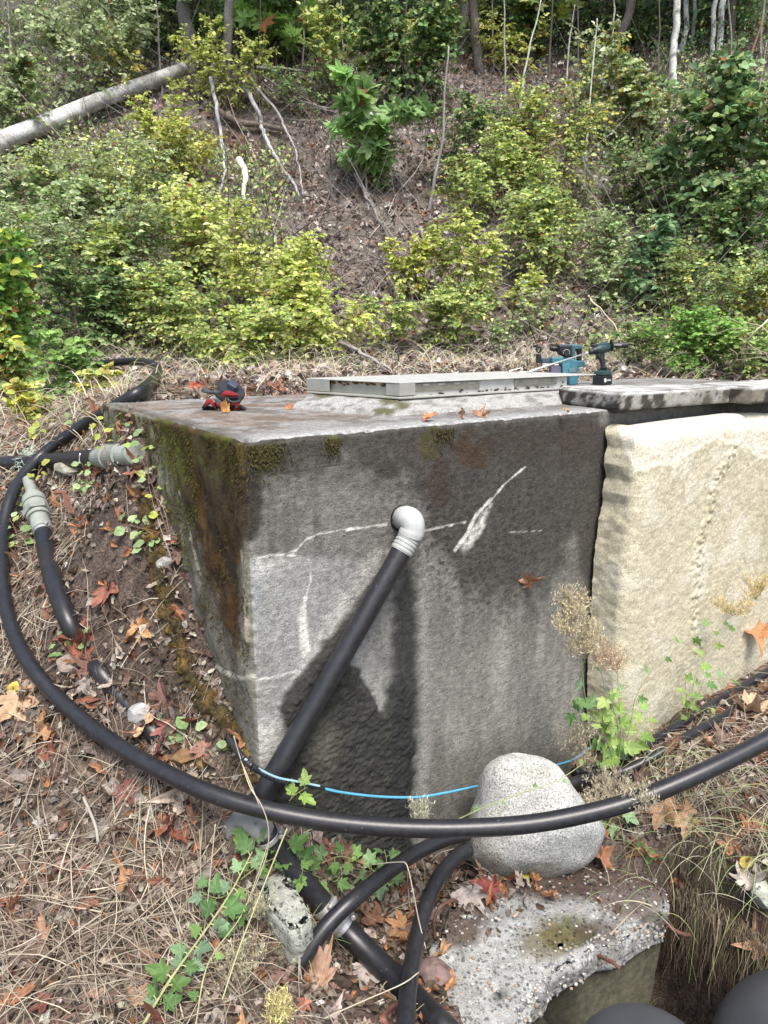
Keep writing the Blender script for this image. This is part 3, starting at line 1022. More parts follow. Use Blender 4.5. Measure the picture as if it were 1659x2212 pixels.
# rounded top
tt = np.clip((ztop[:, None] - Zc) / .07, 0, 1)
Bc = Bc + (1 - np.sqrt(1 - (1 - tt) ** 2)) * .05
Wd_ = SLP0 + Sa[..., None] * UF + Bc[..., None] * UL
Wd_[..., 2] = Zc
pxs, pys = proj(Wd_)
nA, nB = fbm(Wd_, 40, 3, 201), fbm(Wd_, 10, 3, 202)
whit = [(1335, 925), (1659, 880), (1759, 880), (1759, 1000), (1640, 985), (1600, 960), (1540, 950), (1500, 975), (1460, 1000), (1400, 1012), (1370, 1020), (1350, 985), (1345, 950)]
sw = sdpoly(pxs, pys, whit) + (nA - .5) * 26
wm = sstep(6, -6, sw)
ridge = dline(pxs, pys, [(1590, 965), (1545, 1040), (1530, 1120), (1512, 1170), (1505, 1260), (1500, 1350), (1505, 1400)])
rid = sstep(16, 2, ridge + (nA - .5) * 22) * sstep(.35, .6, fbm(Wd_, 55, 2, 207))
dd = .002 * (fbm(Wd_, 75, 3, 211) - .5) + .0015 * (nA - .5) + .004 * (nB - .5) - .004 * wm + .007 * rid + .004 * (fbm(Wd_, 110, 2, 205) - .5)
Wd_ = Wd_ + NF * dd[..., None]
edge_w = np.exp(-prof[:, 0] / .02)[:, None]
Wd_ = Wd_ - UF * (edge_w * (fbm(Wd_, 30, 4, 209) - .5) * .010)[..., None]
cs = np.zeros(Wd_.shape) + np.array([.52, .48, .35])
cs = mixc(cs, (.34, .31, .22), sstep(.42, .62, nA) * .5)
cs = mixc(cs, (.60, .575, .47), sstep(.5, .68, nB) * .6)
cs = mixc(cs, (.66, .635, .54), wm * (.25 + .55 * sstep(.3, .6, nA)))
cs = mixc(cs, (.30, .26, .14), rid * .35)
cs = mixc(cs, (.16, .17, .05), sstep(1620, 1690, pxs) * sstep(1000, 1150, pys) * sstep(1350, 1150, pys) * .5)
cs = mixc(cs, (.30, .28, .21), sstep(1345, 1320, pxs) * sstep(1100, 1000, pys) * .5)
g = Geo()
g.add(Wd_.reshape(-1, 3), grid_faces(len(prof), len(zz)), cs.reshape(-1, 3))
# top surface and right end so that the slab is solid
last = Wd_[:, -1]
backtop = last + UL * (ST_ - Bc[:, -1] + .0)[:, None]
backtop[:, 2] = last[:, 2] - .012
tv = np.stack([last, (last + backtop) / 2 + Z3 * .004, backtop], 1)
g.add(tv.reshape(-1, 3), grid_faces(len(last), 3), (.5, .49, .43))
bk = np.stack([backtop, np.concatenate([backtop[:, :2], np.full((len(backtop), 1), ZS0)], 1)], 1)
g.add(bk.reshape(-1, 3), grid_faces(len(backtop), 2), (.3, .29, .24))
re = Wd_[-1]
rb = re + UL * ST_
g.add(np.stack([re, rb], 1).reshape(-1, 3), grid_faces(len(re), 2), (.3, .29, .24))
tag(g.build('leaning_slab', M_SLAB, smooth=True), 'thick pale rough concrete slab leaning upright against the front of the tank', 'concrete slab')

# ---------------------------------------------------------------- boulder
def loft_rock(name, label, cat, rows, d, depth, mat, col, seed, rough=.012, dark=None, group=None):
    """rows: (y, xl, xr) in picture units at distance d"""
    rows = np.array(rows, float)
    yy = np.linspace(rows[0, 0], rows[-1, 0], 70)
    rows = np.stack([yy, np.interp(yy, rows[:, 0], rows[:, 1]), np.interp(yy, rows[:, 0], rows[:, 2])], 1)
    for it in range(3):
        rows[1:-1, 1:] = (rows[:-2, 1:] + 2 * rows[1:-1, 1:] + rows[2:, 1:]) / 4
    a = np.linspace(0, 2 * PI, 96, endpoint=False)
    fw = np.array([0, CP, -SP])
    fw = np.array([0, math.cos(math.radians(32)), -math.sin(math.radians(32))])
    V = []
    wmax = (rows[:, 2] - rows[:, 1]).max()
    for y, xl, xr in rows:
        L, R_ = at(xl, y, d), at(xr, y, d)
        c, h = (L + R_) / 2, (R_ - L) / 2
        dep = depth * (np.linalg.norm(h) / (np.linalg.norm(at(CX + wmax / 2, y, d) - at(CX, y, d)))) ** .9
        V.append(c + h * (np.sign(np.cos(a)) * np.abs(np.cos(a)) ** .88)[:, None] + fw * (dep * np.sign(np.sin(a)) * np.abs(np.sin(a)) ** .88)[:, None])
    V = np.array(V)
    cen3 = V.mean((0, 1))
    nn = unit(V - cen3)
    V = V + nn * ((fbm(V, 7, 3, seed) - .5) * rough * 2 + (fbm(V, 40, 2, seed + 1) - .5) * rough * .25)[..., None]
    c = np.zeros(V.shape) + np.array(col)
    c = c * (.82 + .36 * fbm(V, 12, 3, seed + 2))[..., None]
    if dark:
        px, py = proj(V)
        for (mx, my, rx, ry, dc, st) in dark:
            c = mixc(c, dc, sstep(1.3, .3, ((px - mx) / rx) ** 2 + ((py - my) / ry) ** 2 + 1.4 * (fbm(V, 22, 3, seed + 3) - .5)) * st)
    g = Geo()
    nr, nc2 = V.shape[:2]
    idx = np.arange(nr * nc2).reshape(nr, nc2)
    f = np.stack([idx[:-1], np.roll(idx[:-1], -1, 1), np.roll(idx[1:], -1, 1), idx[1:]], -1).reshape(-1, 4)
    VV = np.concatenate([V.reshape(-1, 3), V[0].mean(0)[None], V[-1].mean(0)[None]])
    m = nr * nc2
    t1 = np.stack([np.full(nc2, m), idx[0], np.roll(idx[0], -1)], -1)
    t2 = np.stack([np.full(nc2, m + 1), np.roll(idx[-1], -1), idx[-1]], -1)
    g.add(VV, [f, t1, t2], np.concatenate([c.reshape(-1, 3), c[0, :1], c[-1, :1]]))
    return tag(g.build(name, mat, smooth=True), label, cat, group)
loft_rock('boulder', 'large smooth speckled grey granite boulder behind the curved hose at the tank foot', 'boulder',
          [(1627, 1108, 1118), (1630, 1090, 1145), (1640, 1068, 1178), (1655, 1050, 1200), (1680, 1037, 1220), (1710, 1029, 1243), (1740, 1020, 1268), (1765, 1011, 1292), (1790, 1004, 1303), (1810, 1002, 1300), (1840, 1008, 1290), (1865, 1022, 1262), (1885, 1038, 1215), (1905, 1060, 1165), (1917, 1085, 1130), (1921, 1100, 1112)],
          1.9, .17, M_GRAN, (.43, .43, .40), 301, .014, dark=[(1150, 1670, 50, 20, (.33, .32, .27), .5), (1240, 1790, 60, 40, (.33, .34, .33), .4), (1160, 1890, 120, 26, (.22, .20, .15), .7), (1060, 1860, 40, 18, (.16, .15, .11), .7), (1120, 1905, 90, 16, (.2, .19, .14), .5), (1050, 1790, 60, 60, (.30, .29, .24), .5)])
# ---------------------------------------------------------------- hoses and pipes
BLK = (.018, .018, .020)
def hose(G, pts, r, step=.012, sides=18, scuff=0.0, seed=1, rib=None, col=BLK):
    P = resample(catmull(pts, 10), step)
    n = len(P)
    c = np.tile(np.array(col), (n, 1))
    R = np.full(n, r)
    if rib:
        R = r * (1 + rib[1] * np.sign(np.sin(np.arange(n) * step / rib[0] * 2 * PI)))
    V0 = G.n
    tube(G, P, R, sides, c)
    return P
def band(G, P, D, r, w, col, sides=28):
    D = unit(D)
    a = P - D * w / 2
    b = P + D * w / 2
    tube(G, [a, a + D * .0008, b - D * .0008, b], [r * .97, r, r, r * .97], sides, col)
def clamp(name, parent, P, D, r, w=.013, side=None):
    g = Geo()
    band(g, P, D, r + .0016, w, (.62, .61, .58))
    o = g.build(name, M_METAL, parent, smooth=False)
    g = Geo()
    D = unit(D)
    s = unit(side if side is not None else np.array([.4, -.4, .8]))
    s = unit(s - D * np.dot(s, D))
    q = unit(np.cross(D, s))
    c = P + s * (r + .006)
    box(g, c, q * .011, D * w * .5, s * .004, (.6, .59, .56), .001)
    tube(g, [c - q * .016, c - q * .012, c + q * .016, c + q * .017, c + q * .024, c + q * .025], [.003, .0045, .0045, .007, .007, .004], 8, (.65, .63, .58))
    g.build('screw', M_METAL, o)
    return o

def ats_g(pts, off):
    out = []
    for x, y, d in pts:
        q = gnd(x, y, off)
        out.append(q if q[1] < d else at(x, y, d))
    return np.array(out)
g = Geo()
BIG = [(70, 812, 4.75), (125, 801, 4.65), (200, 789, 4.5), (280, 781, 4.35), (327, 786, 4.15), (341, 802, 3.95), (318, 834, 3.75), (265, 868, 3.55), (200, 906, 3.35), (150, 938, 3.18), (95, 980, 2.98), (55, 1022, 2.82),
       (24, 1075, 2.68), (7, 1145, 2.55), (3, 1220, 2.44), (11, 1300, 2.32), (35, 1380, 2.18), (75, 1450, 2.04), (130, 1512, 1.9), (200, 1572, 1.78), (300, 1638, 1.66), (430, 1704, 1.55), (560, 1746, 1.5), (700, 1773, 1.48),
       (850, 1787, 1.47), (1000, 1789, 1.47), (1150, 1779, 1.48), (1290, 1752, 1.5), (1400, 1718, 1.52), (1530, 1662, 1.56), (1659, 1597, 1.62), (1780, 1530, 1.68)]
Pb_ = resample(catmull(ats_g(BIG, .065), 10), .012)
tube(g, Pb_, np.interp(Pb_[:, 1], [1.7, 2.6, 4.2], [.0222, .0240, .0235]), 20, np.array(BLK))
kind_hose = 'hose'
tag(g.build('black_hose', M_HOSE, smooth=True), 'thick black hose sweeping in one big loop round the tank corner and across the boulder', 'hose')

# pipe leaning on the front wall
def fo(px, py, off):
    return onpl(px, py, CR + NF * off, NF)
e0, e1 = fo(868, 1190, .062), fo(578, 1698, .058)
PIPE = thing('drain_pipe', 'black drain pipe running aslant down the tank front from a pale grey elbow', 'pipe', e1)
g = Geo()
hose(g, [e0, e0 * .66 + e1 * .34, e0 * .33 + e1 * .67 - Z3 * .002, e1, e1 + (e1 - e0) * .07], .0285, .008, 26, .25, 5)
g.build('hose_length', M_HOSE, PIPE, smooth=True)
g = Geo()
dirp = unit(e1 - e0)
el = [fo(870, 1120, -.03), fo(871, 1119, .004), fo(878, 1118, .040), fo(889, 1124, .062), fo(892, 1140, .068), fo(886, 1158, .064)]
Pe = resample(catmull(el, 8), .004)
Re = np.full(len(Pe), .0325)
Re[:4] = .030
Re[-5:] = .0345
tube(g, Pe, Re, 28, (.42, .435, .42))
g.build('elbow', M_PVC, PIPE, smooth=True)
g = Geo()
b0 = fo(887, 1156, .064)
b1 = fo(866, 1192, .062)
n_ = 40
Pb = b0 + (b1 - b0) * np.linspace(0, 1, n_)[:, None]
tube(g, Pb, .0305 + .0018 * (np.arange(n_) % 8 < 5), 28, (.36, .38, .36))
g.build('ribbed_collar', M_PVC, PIPE)
g = Geo()
hc = fo(866, 1119, -.002)
tube(g, [hc - NF * .004, hc + NF * .0035, hc + NF * .0036], [.038, .038, .034], 32, (.012, .012, .012), caps=False)
tube(g, [hc + NF * .001, hc + NF * .0015], [.038, .038], 32, (.008, .008, .008))
g.build('wall_seal', M_PLAST, PIPE)

# thick lower hose with coupling and clamps
THICK = [(572, 1797, 1.56), (610, 1850, 1.565), (655, 1906, 1.565), (700, 1956, 1.56), (760, 2022, 1.53), (830, 2092, 1.46), (900, 2160, 1.38), (960, 2222, 1.31), (1030, 2290, 1.24)]
LH = thing('coupled_hose', 'thick black hose running downhill under two thinner hoses, with a clamped coupling', 'hose', at(700, 1956, 1.56))
g = Geo()
Pt = hose(g, ats_g(THICK, .02), .0305, .01, 24, .25, 15)
g.build('hose_length', M_HOSE, LH, smooth=True)
ci = np.argmin(np.abs(proj(Pt)[0] - 722))
Dt = unit(Pt[ci + 2] - Pt[ci - 2])
g = Geo()
cpl = Pt[ci] + Dt * np.linspace(-.035, .035, 12)[:, None]
tube(g, cpl, [.0335, .0335, .0335, .031, .031, .0345, .0345, .031, .031, .0335, .0335, .0335], 26, (.36, .37, .35))
g.build('coupling', M_PVC, LH)
for o_, sd_, nm in ((-.034, (.5, -.3, .8), 'hose_clamp'), (.034, (.9, .2, .3), 'hose_clamp')):
    clamp(nm, LH, Pt[ci] + Dt * o_, Dt, .0335, .014, sd_)
g = Geo()
fe = ats_g([(500, 1764, 1.66), (522, 1768, 1.60), (540, 1776, 1.58), (560, 1788, 1.565), (580, 1808, 1.56)], .015)
fe[0][2] -= .05
Pf = resample(catmull(fe, 8), .006)
tube(g, Pf, np.interp(np.arange(len(Pf)), [0, len(Pf) * .3, len(Pf) * .6, len(Pf) * .65, len(Pf)], [.030, .031, .0315, .0305, .0300]), 26, (.20, .205, .19))
g.build('elbow', M_PVC, LH, smooth=True)
clamp('hose_clamp', LH, Pt[2], unit(Pt[4] - Pt[0]), .0315, .013, (.9, .1, .4))

g = Geo()
hose(g, ats([(1010, 1800, 1.84), (960, 1814, 1.78), (900, 1842, 1.70), (840, 1882, 1.60), (770, 1938, 1.49), (715, 1990, 1.44), (668, 2050, 1.40), (635, 2110, 1.37), (612, 2165, 1.35), (600, 2215, 1.36)]), .0205, .01, 20, .8, 25)
tag(g.build('black_hose', M_HOSE, smooth=True), 'scuffed black hose bending down to the left over the clamped coupling', 'hose')
g = Geo()
hose(g, ats([(1012, 1836, 1.76), (985, 1852, 1.72), (953, 1888, 1.65), (928, 1936, 1.57), (908, 1996, 1.48), (893, 2064, 1.39), (882, 2138, 1.29), (876, 2215, 1.2), (874, 2290, 1.13)]), .0205, .01, 20, .4, 35)
tag(g.build('black_hose', M_HOSE, smooth=True), 'black hose dropping steeply from the left foot of the boulder to the bottom border', 'hose')
def ghose(pts, r, seed, name, label, sc_=.3, rib=None):
    P = []
    for px, py, off in pts:
        q = gnd(px, py, off)
        P.append(q)
    g = Geo()
    hose(g, P, r, .01, 18, sc_, seed, rib)
    return tag(g.build(name, M_HOSE, smooth=True), label, 'hose')
def so(px, py, off):
    return onpl(px, py, SLP0 + NF * off, NF)
def ss_(px, py, off):
    a, b = so(px, py, off), gnd(px, py, .024)
    return a if a[1] < b[1] else b
g = Geo()
hose(g, [ss_(1800, 1370, .05), ss_(1659, 1452, .05), ss_(1590, 1492, .05), ss_(1500, 1545, .05), ss_(1430, 1588, .05), ss_(1370, 1625, .055), ss_(1300, 1655, .06), ss_(1240, 1670, .05)], .0175, .01, 18, .3, 41)
tag(g.build('black_hose', M_HOSE, smooth=True), 'black hose lying right against the bottom edge of the leaning slab', 'hose')
g = Geo()
hose(g, [ss_(1800, 1412, .11), ss_(1659, 1492, .11), ss_(1560, 1550, .11), ss_(1470, 1600, .11), ss_(1400, 1642, .11), ss_(1330, 1672, .11), ss_(1260, 1684, .10), ss_(1190, 1708, .08), ss_(1120, 1730, .05)], .0175, .01, 18, .3, 43)
tag(g.build('black_hose', M_HOSE, smooth=True), 'lower of the two black hoses below the leaning slab, passing behind the boulder', 'hose')

# pale blue tube inside split corrugated conduit
BT = thing('blue_tube', 'thin pale blue tube hanging along the tank foot out of a black ribbed conduit', 'tube', fo(700, 1700, .1))
g = Geo()
bt = [fo(690, 1701, .100), fo(740, 1712, .10), (fo(820, 1721, .09)), fo(900, 1722, .08), fo(960, 1713, .07), fo(1035, 1697, .055), fo(1110, 1680, .05), fo(1190, 1656, .05), fo(1240, 1640, .05), fo(1275, 1615, .04), fo(1290, 1600, .03)]
Pq = resample(catmull(bt, 8), .01)
tube(g, Pq, .0038, 12, (.10, .36, .55))
g.build('tube', M_PLAST, BT, smooth=True)
g = Geo()
cd = [at(430, 1530, 1.93), at(470, 1556, 1.84), at(498, 1600, 1.68), fo(530, 1643, .115), fo(565, 1668, .115), fo(600, 1684, .11), fo(622, 1688, .105)]
hose(g, cd, .0078, .0022, 12, 0, 3, rib=(.0088, .13))
g.build('ribbed_conduit', M_HOSE, BT)
g = Geo()
sh = [fo(615, 1687, .102), fo(650, 1694, .1), fo(700, 1703, .1)]
tube(g, resample(catmull(sh, 6), .01), .0062, 12, (.02, .02, .022))
g.build('sheath', M_HOSE, BT)
g = Geo()
tube(g, resample(catmull([fo(530, 1640, .124), fo(565, 1664, .124), fo(600, 1680, .12), fo(640, 1688, .11), fo(690, 1698, .106)], 6), .01), .003, 8, (.32, .52, .62))
g.build('tube_stripe', M_PLAST, BT)

# left buried hose with union valve
VH = thing('valved_hose', 'fat black hose with grey union valve and rusty lever on the bare dirt slope', 'hose', gnd(95, 1160))
lp_ = [gnd(px, py, off) for px, py, off in [(92, 1145, .05), (100, 1190, .05), (112, 1240, .05), (130, 1295, .05), (148, 1340, .035), (163, 1372, -.005), (172, 1392, -.065), (192, 1425, -.07), (215, 1448, -.010), (240, 1480, -.03), (300, 1550, -.045), (330, 1580, -.012), (365, 1618, -.07)]]
g = Geo()
Pv = hose(g, lp_, .0305, .012, 22, .2, 51)
g.build('hose_length', M_HOSE, VH, smooth=True)
vb, va = lp_[0], gnd(70, 1068, .07)
dv = unit(vb - va)
Lv = np.linalg.norm(vb - va)
g = Geo()
rr = [(.0, .028), (.08, .028), (.081, .040), (.14, .040), (.141, .046), (.30, .048), (.301, .043), (.34, .043), (.341, .048), (.46, .048), (.461, .040), (.60, .040), (.601, .045), (.68, .045), (.681, .036), (.84, .036), (.841, .039), (1.0, .037)]
tube(g, [va + dv * Lv * t for t, _ in rr], [r * .95 for _, r in rr], 26, (.25, .27, .235))
tube(g, [va - dv * .10, va + dv * .01], [.022, .022], 16, (.24, .255, .22))
g.build('union_valve', M_PVC, VH)
g = Geo()
hx = va + dv * Lv * .52
tube(g, [hx - dv * .014, hx + dv * .014], [.052, .052], 6, (.22, .235, .21))
g.build('hex_nut', M_PVC, VH)
clamp('hose_clamp', VH, Pv[1], unit(Pv[3] - Pv[0]), .0315, .014, (.9, -.2, .4))
g = Geo()
l0, l1 = gnd(139, 1064, .05), gnd(155, 1108, .05)
box(g, (l0 + l1) / 2, (l1 - l0) / 2, unit(np.cross(l1 - l0, np.array([0, .6, .8]))) * .012, np.array([0, .6, .8]) * .0025, (.20, .09, .065), .001)
tube(g, [l0 - np.array([.04, 0, 0]), l0 + np.array([.012, 0, 0])], [.008, .008], 8, (.2, .1, .07))
g.build('rusty_lever', M_MOSS, VH)

CH = thing('threaded_coupling_hose', 'black hose ending in a pale grey threaded coupling, lying level left of the tank', 'hose', gnd(200, 995))
hp_ = [gnd(-90, 1012, .04), gnd(0, 1003, .04), gnd(110, 996, .04), gnd(215, 988, .045)]
g = Geo()
hose(g, hp_, .034, .012, 22, .3, 61)
g.build('hose_length', M_HOSE, CH, smooth=True)
g = Geo()
ca, cb = gnd(212, 989, .045), gnd(293, 981, .05)
rr = [(0, .030), (.01, .036), (.2, .036), (.201, .042), (.32, .042), (.321, .048), (.40, .048), (.401, .042), (.70, .042), (.701, .034)] + [(.75 + .012 * k, .036 + .002 * (k % 2)) for k in range(20)] + [(1.0, .034)]
tube(g, [ca + (cb - ca) * t for t, _ in rr], [r for _, r in rr], 26, (.27, .295, .26))
g.build('coupling', M_PVC, CH)
clamp('hose_clamp', CH, gnd(197, 990, .044), cb - ca, .035, .014, (-.3, -.8, .2))
g = Geo()
tt_ = at(60, 990, 3.0)
for k in range(90):
    c0 = gnd(62 + RNG.normal(0, 10), 990 + RNG.normal(0, 9), .05) + RNG.normal(0, .012, 3)
    pts_ = [c0]
    dd_ = RNG.normal(0, 1, 3)
    for q in range(7):
        dd_ = unit(dd_ + RNG.normal(0, .8, 3) + np.array([0, 0, -.25]))
        pts_.append(pts_[-1] + dd_ * .008)
    tube(g, catmull(pts_, 3), .0013, 4, (.50, .62, .50), caps=False)
tag(g.build('frayed_twine', M_STRAW), 'frayed pale green twine knotted round the big looping hose at the left', 'twine')

# ---------------------------------------------------------------- broken concrete at the lower right
def slab_from(name, outline, z0, z1, seed, mat, label, cat, colA, colB, rough=.02, soil=None):
    P = outline
    LP = resample(np.concatenate([P, P[:1]]), .008)[:-1]
    c2 = P.mean(0)
    prof = [(.02, 0), (.006, .0), (0, .12), (.006, .26), (.0, .4), (-.006, .52), (.0, .64), (-.004, .76), (.0, .88), (.006, .96), (.014, 1.), (.026, 1), (.04, 1), (.06, 1), (.085, 1), (.12, 1), (.17, 1), (.23, 1), (.30, 1), (.38, 1), (.46, 1), (.55, 1), (.64, 1), (.73, 1), (.82, 1), (.9, 1), (.97, 1)]
    rows = []
    for ins, h in prof:
        d = c2 - LP
        L = np.linalg.norm(d, axis=1, keepdims=True)
        q = LP + d * ins if ins > .03 else LP + d / L * ins
        w = np.concatenate([q, np.full((len(q), 1), z0 + (z1 - z0) * h)], 1)
        nn = fbm(w, 45, 3, seed) - .5
        n3 = fbm(w, 15, 2, seed + 1) - .5
        w[:, :2] -= (d / L) * ((nn + n3) * rough)[:, None] * (1 if ins < .03 else .0)
        w[:, 2] += nn * (.006 if h >= .95 else .014) + n3 * .008
        rows.append(w)
    R = np.array(rows)
    px, py = proj(R)
    n5 = fbm(R, 12, 4, seed + 5)
    c = np.zeros(R.shape) + np.array(colA)
    c = mixc(c, colB, sstep(.45, .6, fbm(R, 30, 3, seed + 4)) * .6)
    if soil:
        for cx, cy, rx, ry, col, st in soil:
            c = mixc(c, col, sstep(1.25, .5, ((px - cx) / rx) ** 2 + ((py - cy) / ry) ** 2 + 2.2 * (n5 - .5)) * st)
    g = Geo()
    nr, nc2 = R.shape[:2]
    idx = np.arange(nr * nc2).reshape(nr, nc2)
    f = np.stack([idx[:-1], np.roll(idx[:-1], -1, 1), np.roll(idx[1:], -1, 1), idx[1:]], -1).reshape(-1, 4)
    g.add(R.reshape(-1, 3), f, c.reshape(-1, 3))
    # knobs of gravel along the broken rim
    nk = int(len(LP) * 1.3)
    return g, LP, c2, R
BV = thing('broken_concrete_vault', 'broken concrete slab with gravelly edge on a dark hollow vault below the boulder', 'concrete vault', onz(1200, 2050, SLZ - .5))
g, LPs, c2s, Rs = slab_from('s', SLABP, SLZ - .085, SLZ, 401, M_AGG, '', '', (.27, .27, .255), (.36, .36, .345), .022,
                            [(1230, 1885, 260, 62, (.07, .045, .034), .95), (1360, 1930, 90, 60, (.10, .07, .055), .8), (1225, 2015, 60, 38, (.075, .075, .02), .9), (1180, 2040, 60, 40, (.11, .09, .04), .7), (980, 1960, 80, 90, (.08, .055, .04), .9),
                             (1290, 2010, 50, 30, (.06, .04, .025), .7), (1080, 2150, 14, 10, (.03, .028, .02), .9), (1420, 1990, 40, 24, (.06, .05, .035), .8)])
g.build('broken_slab', M_AGG, BV, smooth=True)
# ---- pebbles in the broken rim and on the face: one part
def pebble(G, c, r, col, seed):
    u = np.linspace(0, PI, 6)
    v = np.linspace(0, 2 * PI, 8, endpoint=False)
    Uu, Vv = np.meshgrid(u, v, indexing='ij')
    N = np.stack([np.sin(Uu) * np.cos(Vv), np.sin(Uu) * np.sin(Vv), np.cos(Uu)], -1)
    r3 = np.asarray(r) if np.ndim(r) else r * RNG.uniform(.65, 1.15, 3)
    V = c + N * r3 * (1 + .25 * (vnoise(N + seed, 1.6, seed) - .5))[..., None]
    idx = np.arange(48).reshape(6, 8)
    f = np.stack([idx[:-1], np.roll(idx[:-1], -1, 1), np.roll(idx[1:], -1, 1), idx[1:]], -1).reshape(-1, 4)
    G.add(V.reshape(-1, 3), f, col)
g = Geo()
PC = [(.40, .39, .36), (.22, .22, .22), (.30, .27, .23), (.46, .44, .40), (.14, .15, .16), (.34, .26, .2)]
for k in range(420):
    i = RNG.integers(len(LPs))
    p = LPs[i] + (c2s - LPs[i]) * RNG.uniform(-.002, .004)
    h = RNG.uniform(-.080, -.004)
    pebble(g, np.array([p[0], p[1], SLZ + h]), RNG.uniform(.003, .008), PC[RNG.integers(6)], k)
for k in range(520):
    t = RNG.random() ** .5
    i = RNG.integers(len(LPs))
    p = c2s + (LPs[i] - c2s) * t
    pebble(g, np.array([p[0], p[1], SLZ + .001]), RNG.uniform(.002, .0048) * np.array([1.2, 1.0, .6]), PC[RNG.integers(6)], k)
gp = g.build('gravel', M_BARK, BV, smooth=True)
gp['kind'] = 'stuff'
# vault walls under the slab
def vault_wall(a, b, poly, th, name, col):
    a, b = np.array(a), np.array(b)
    d = unit(b - a)
    n = np.array([-d[1], d[0], 0])
    g = Geo()
    P3 = [a + d * s + Z3 * z for s, z in poly]
    prism(g, [p + n * th / 2 for p in P3], n, th, col, .002)
    return g, d, n
w0 = onz(1178, 2160, SLZ - .088)
w1 = onz(1428, 2018, SLZ - .088)
Lw_ = np.linalg.norm(w1 - w0)
edge = [(Lw_ + .004, 0), (Lw_ + .028, -.05), (Lw_ + .035, -.10), (Lw_ + .022, -.16), (Lw_ + .02, -.24), (Lw_ - .005, -.33), (Lw_ + .0, -.45), (Lw_, -.72)]
dw = unit(w1 - w0)
nw = np.array([-dw[1], dw[0], 0])
# fine grid wall so that colour varies
sg, zg = np.meshgrid(np.linspace(-.3, 1, 60), np.linspace(0, -.72, 50), indexing='ij')
er = np.interp(-zg, [-e[1] for e in edge], [e[0] for e in edge]) + .012 * (fbm(np.stack([zg * 0, zg], -1), 40, 3, 9) - .5)
Wp = w0 + dw * (np.where(sg < 0, sg, sg * er))[..., None] + Z3 * zg[..., None] + nw * .02
Wp = Wp + nw * (.003 * (fbm(Wp, 20, 3, 10) - .5))[..., None]
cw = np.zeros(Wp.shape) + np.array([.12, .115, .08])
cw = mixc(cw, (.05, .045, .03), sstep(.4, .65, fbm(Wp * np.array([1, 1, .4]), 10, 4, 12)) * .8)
cw = mixc(cw, (.025, .022, .016), sstep(.45, .1, sg) * .8)  # left end darkened: the gloom of the opening painted into the wall
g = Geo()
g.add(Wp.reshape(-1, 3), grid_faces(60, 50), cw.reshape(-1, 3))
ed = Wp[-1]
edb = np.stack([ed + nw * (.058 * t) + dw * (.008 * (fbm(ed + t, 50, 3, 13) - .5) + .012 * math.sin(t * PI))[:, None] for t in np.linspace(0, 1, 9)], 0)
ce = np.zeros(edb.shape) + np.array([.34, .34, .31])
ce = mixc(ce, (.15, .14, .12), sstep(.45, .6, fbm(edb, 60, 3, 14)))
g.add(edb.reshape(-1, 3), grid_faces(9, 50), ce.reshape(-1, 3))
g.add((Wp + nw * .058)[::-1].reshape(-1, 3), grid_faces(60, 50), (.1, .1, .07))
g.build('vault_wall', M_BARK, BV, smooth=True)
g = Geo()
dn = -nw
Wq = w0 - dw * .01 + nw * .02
box(g, Wq + dn * .22 + np.array([0, 0, -.37]) - dw * .05, dn * .2, dw * .028, Z3 * .36, (.035, .032, .024), .002)  # near-black panel colour stands in for the darkness inside the vault
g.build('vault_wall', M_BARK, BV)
g = Geo()
tube(g, catmull([at(1436, 1990, 1.66), at(1455, 2008, 1.645), at(1475, 2018, 1.63), at(1492, 2020, 1.62)], 5), .0055, 8, (.13, .065, .045))
g.build('reinforcing_bar', M_BARK, BV)
g = Geo()
tube(g, catmull([at(1290, 2062, 1.56), at(1308, 2072, 1.53), at(1325, 2080, 1.51), at(1338, 2092, 1.50)], 5), .005, 8, (.15, .07, .05))
g.build('reinforcing_bar', M_BARK, BV)
g = Geo()
tube(g, catmull([at(940, 2030, 1.56), at(938, 1990, 1.55), at(950, 1960, 1.56), at(975, 1945, 1.58), at(988, 1948, 1.6)], 6), .005, 8, (.11, .06, .045))
tag(g.build('rusty_rod', M_BARK, smooth=True), 'bent rusty rod sticking out of leaves between the steep hose and the boulder', 'metal rod')

def drum(name, c, r, zt, label, tilt):
    rr = [(0.001, 0), (.25, -.004), (.5, -.018), (.7, -.04), (.85, -.075), (.95, -.12), (.99, -.17), (1., -.22), (1.0, -.4), (1.03, -.42), (1.03, -.46), (1.0, -.48), (1.0, -.9)]
    rr = catmull(np.array([(a, b, 0) for a, b in rr]), 5)[:, :2]
    ax = unit([tilt[0], tilt[1], 1])
    P = np.array([c[0], c[1], zt]) + ax * np.array([b for _, b in rr])[:, None]
    g = Geo()
    tube(g, P, [max(a, .0005) * r for a, _ in rr], 72, (.048, .051, .058))
    V = g.V[0]
    k = sstep(.35, .7, fbm(V, 6, 3, 7))
    g.C[0] = g.C[0] * (1 - .5 * k[:, None]) + np.array([.07, .07, .075]) * .5 * k[:, None]
    return tag(g.build(name, M_DRUM, smooth=True), label, 'drum', 'black plastic drums in the pit')
q1 = at(1385, 2175, 1.19)
drum('plastic_drum', q1 + np.array([0, -.09, 0]), .175, q1[2] + .004, 'rounded black plastic drum top at the bottom border, nearer the broken vault wall', (.02, -.05))
q2 = at(1775, 2145, 1.32)
drum('plastic_drum', q2 + np.array([.03, -.12, 0]), .30, q2[2], 'rounded top of a black plastic drum filling the bottom right corner', (.02, -.03))

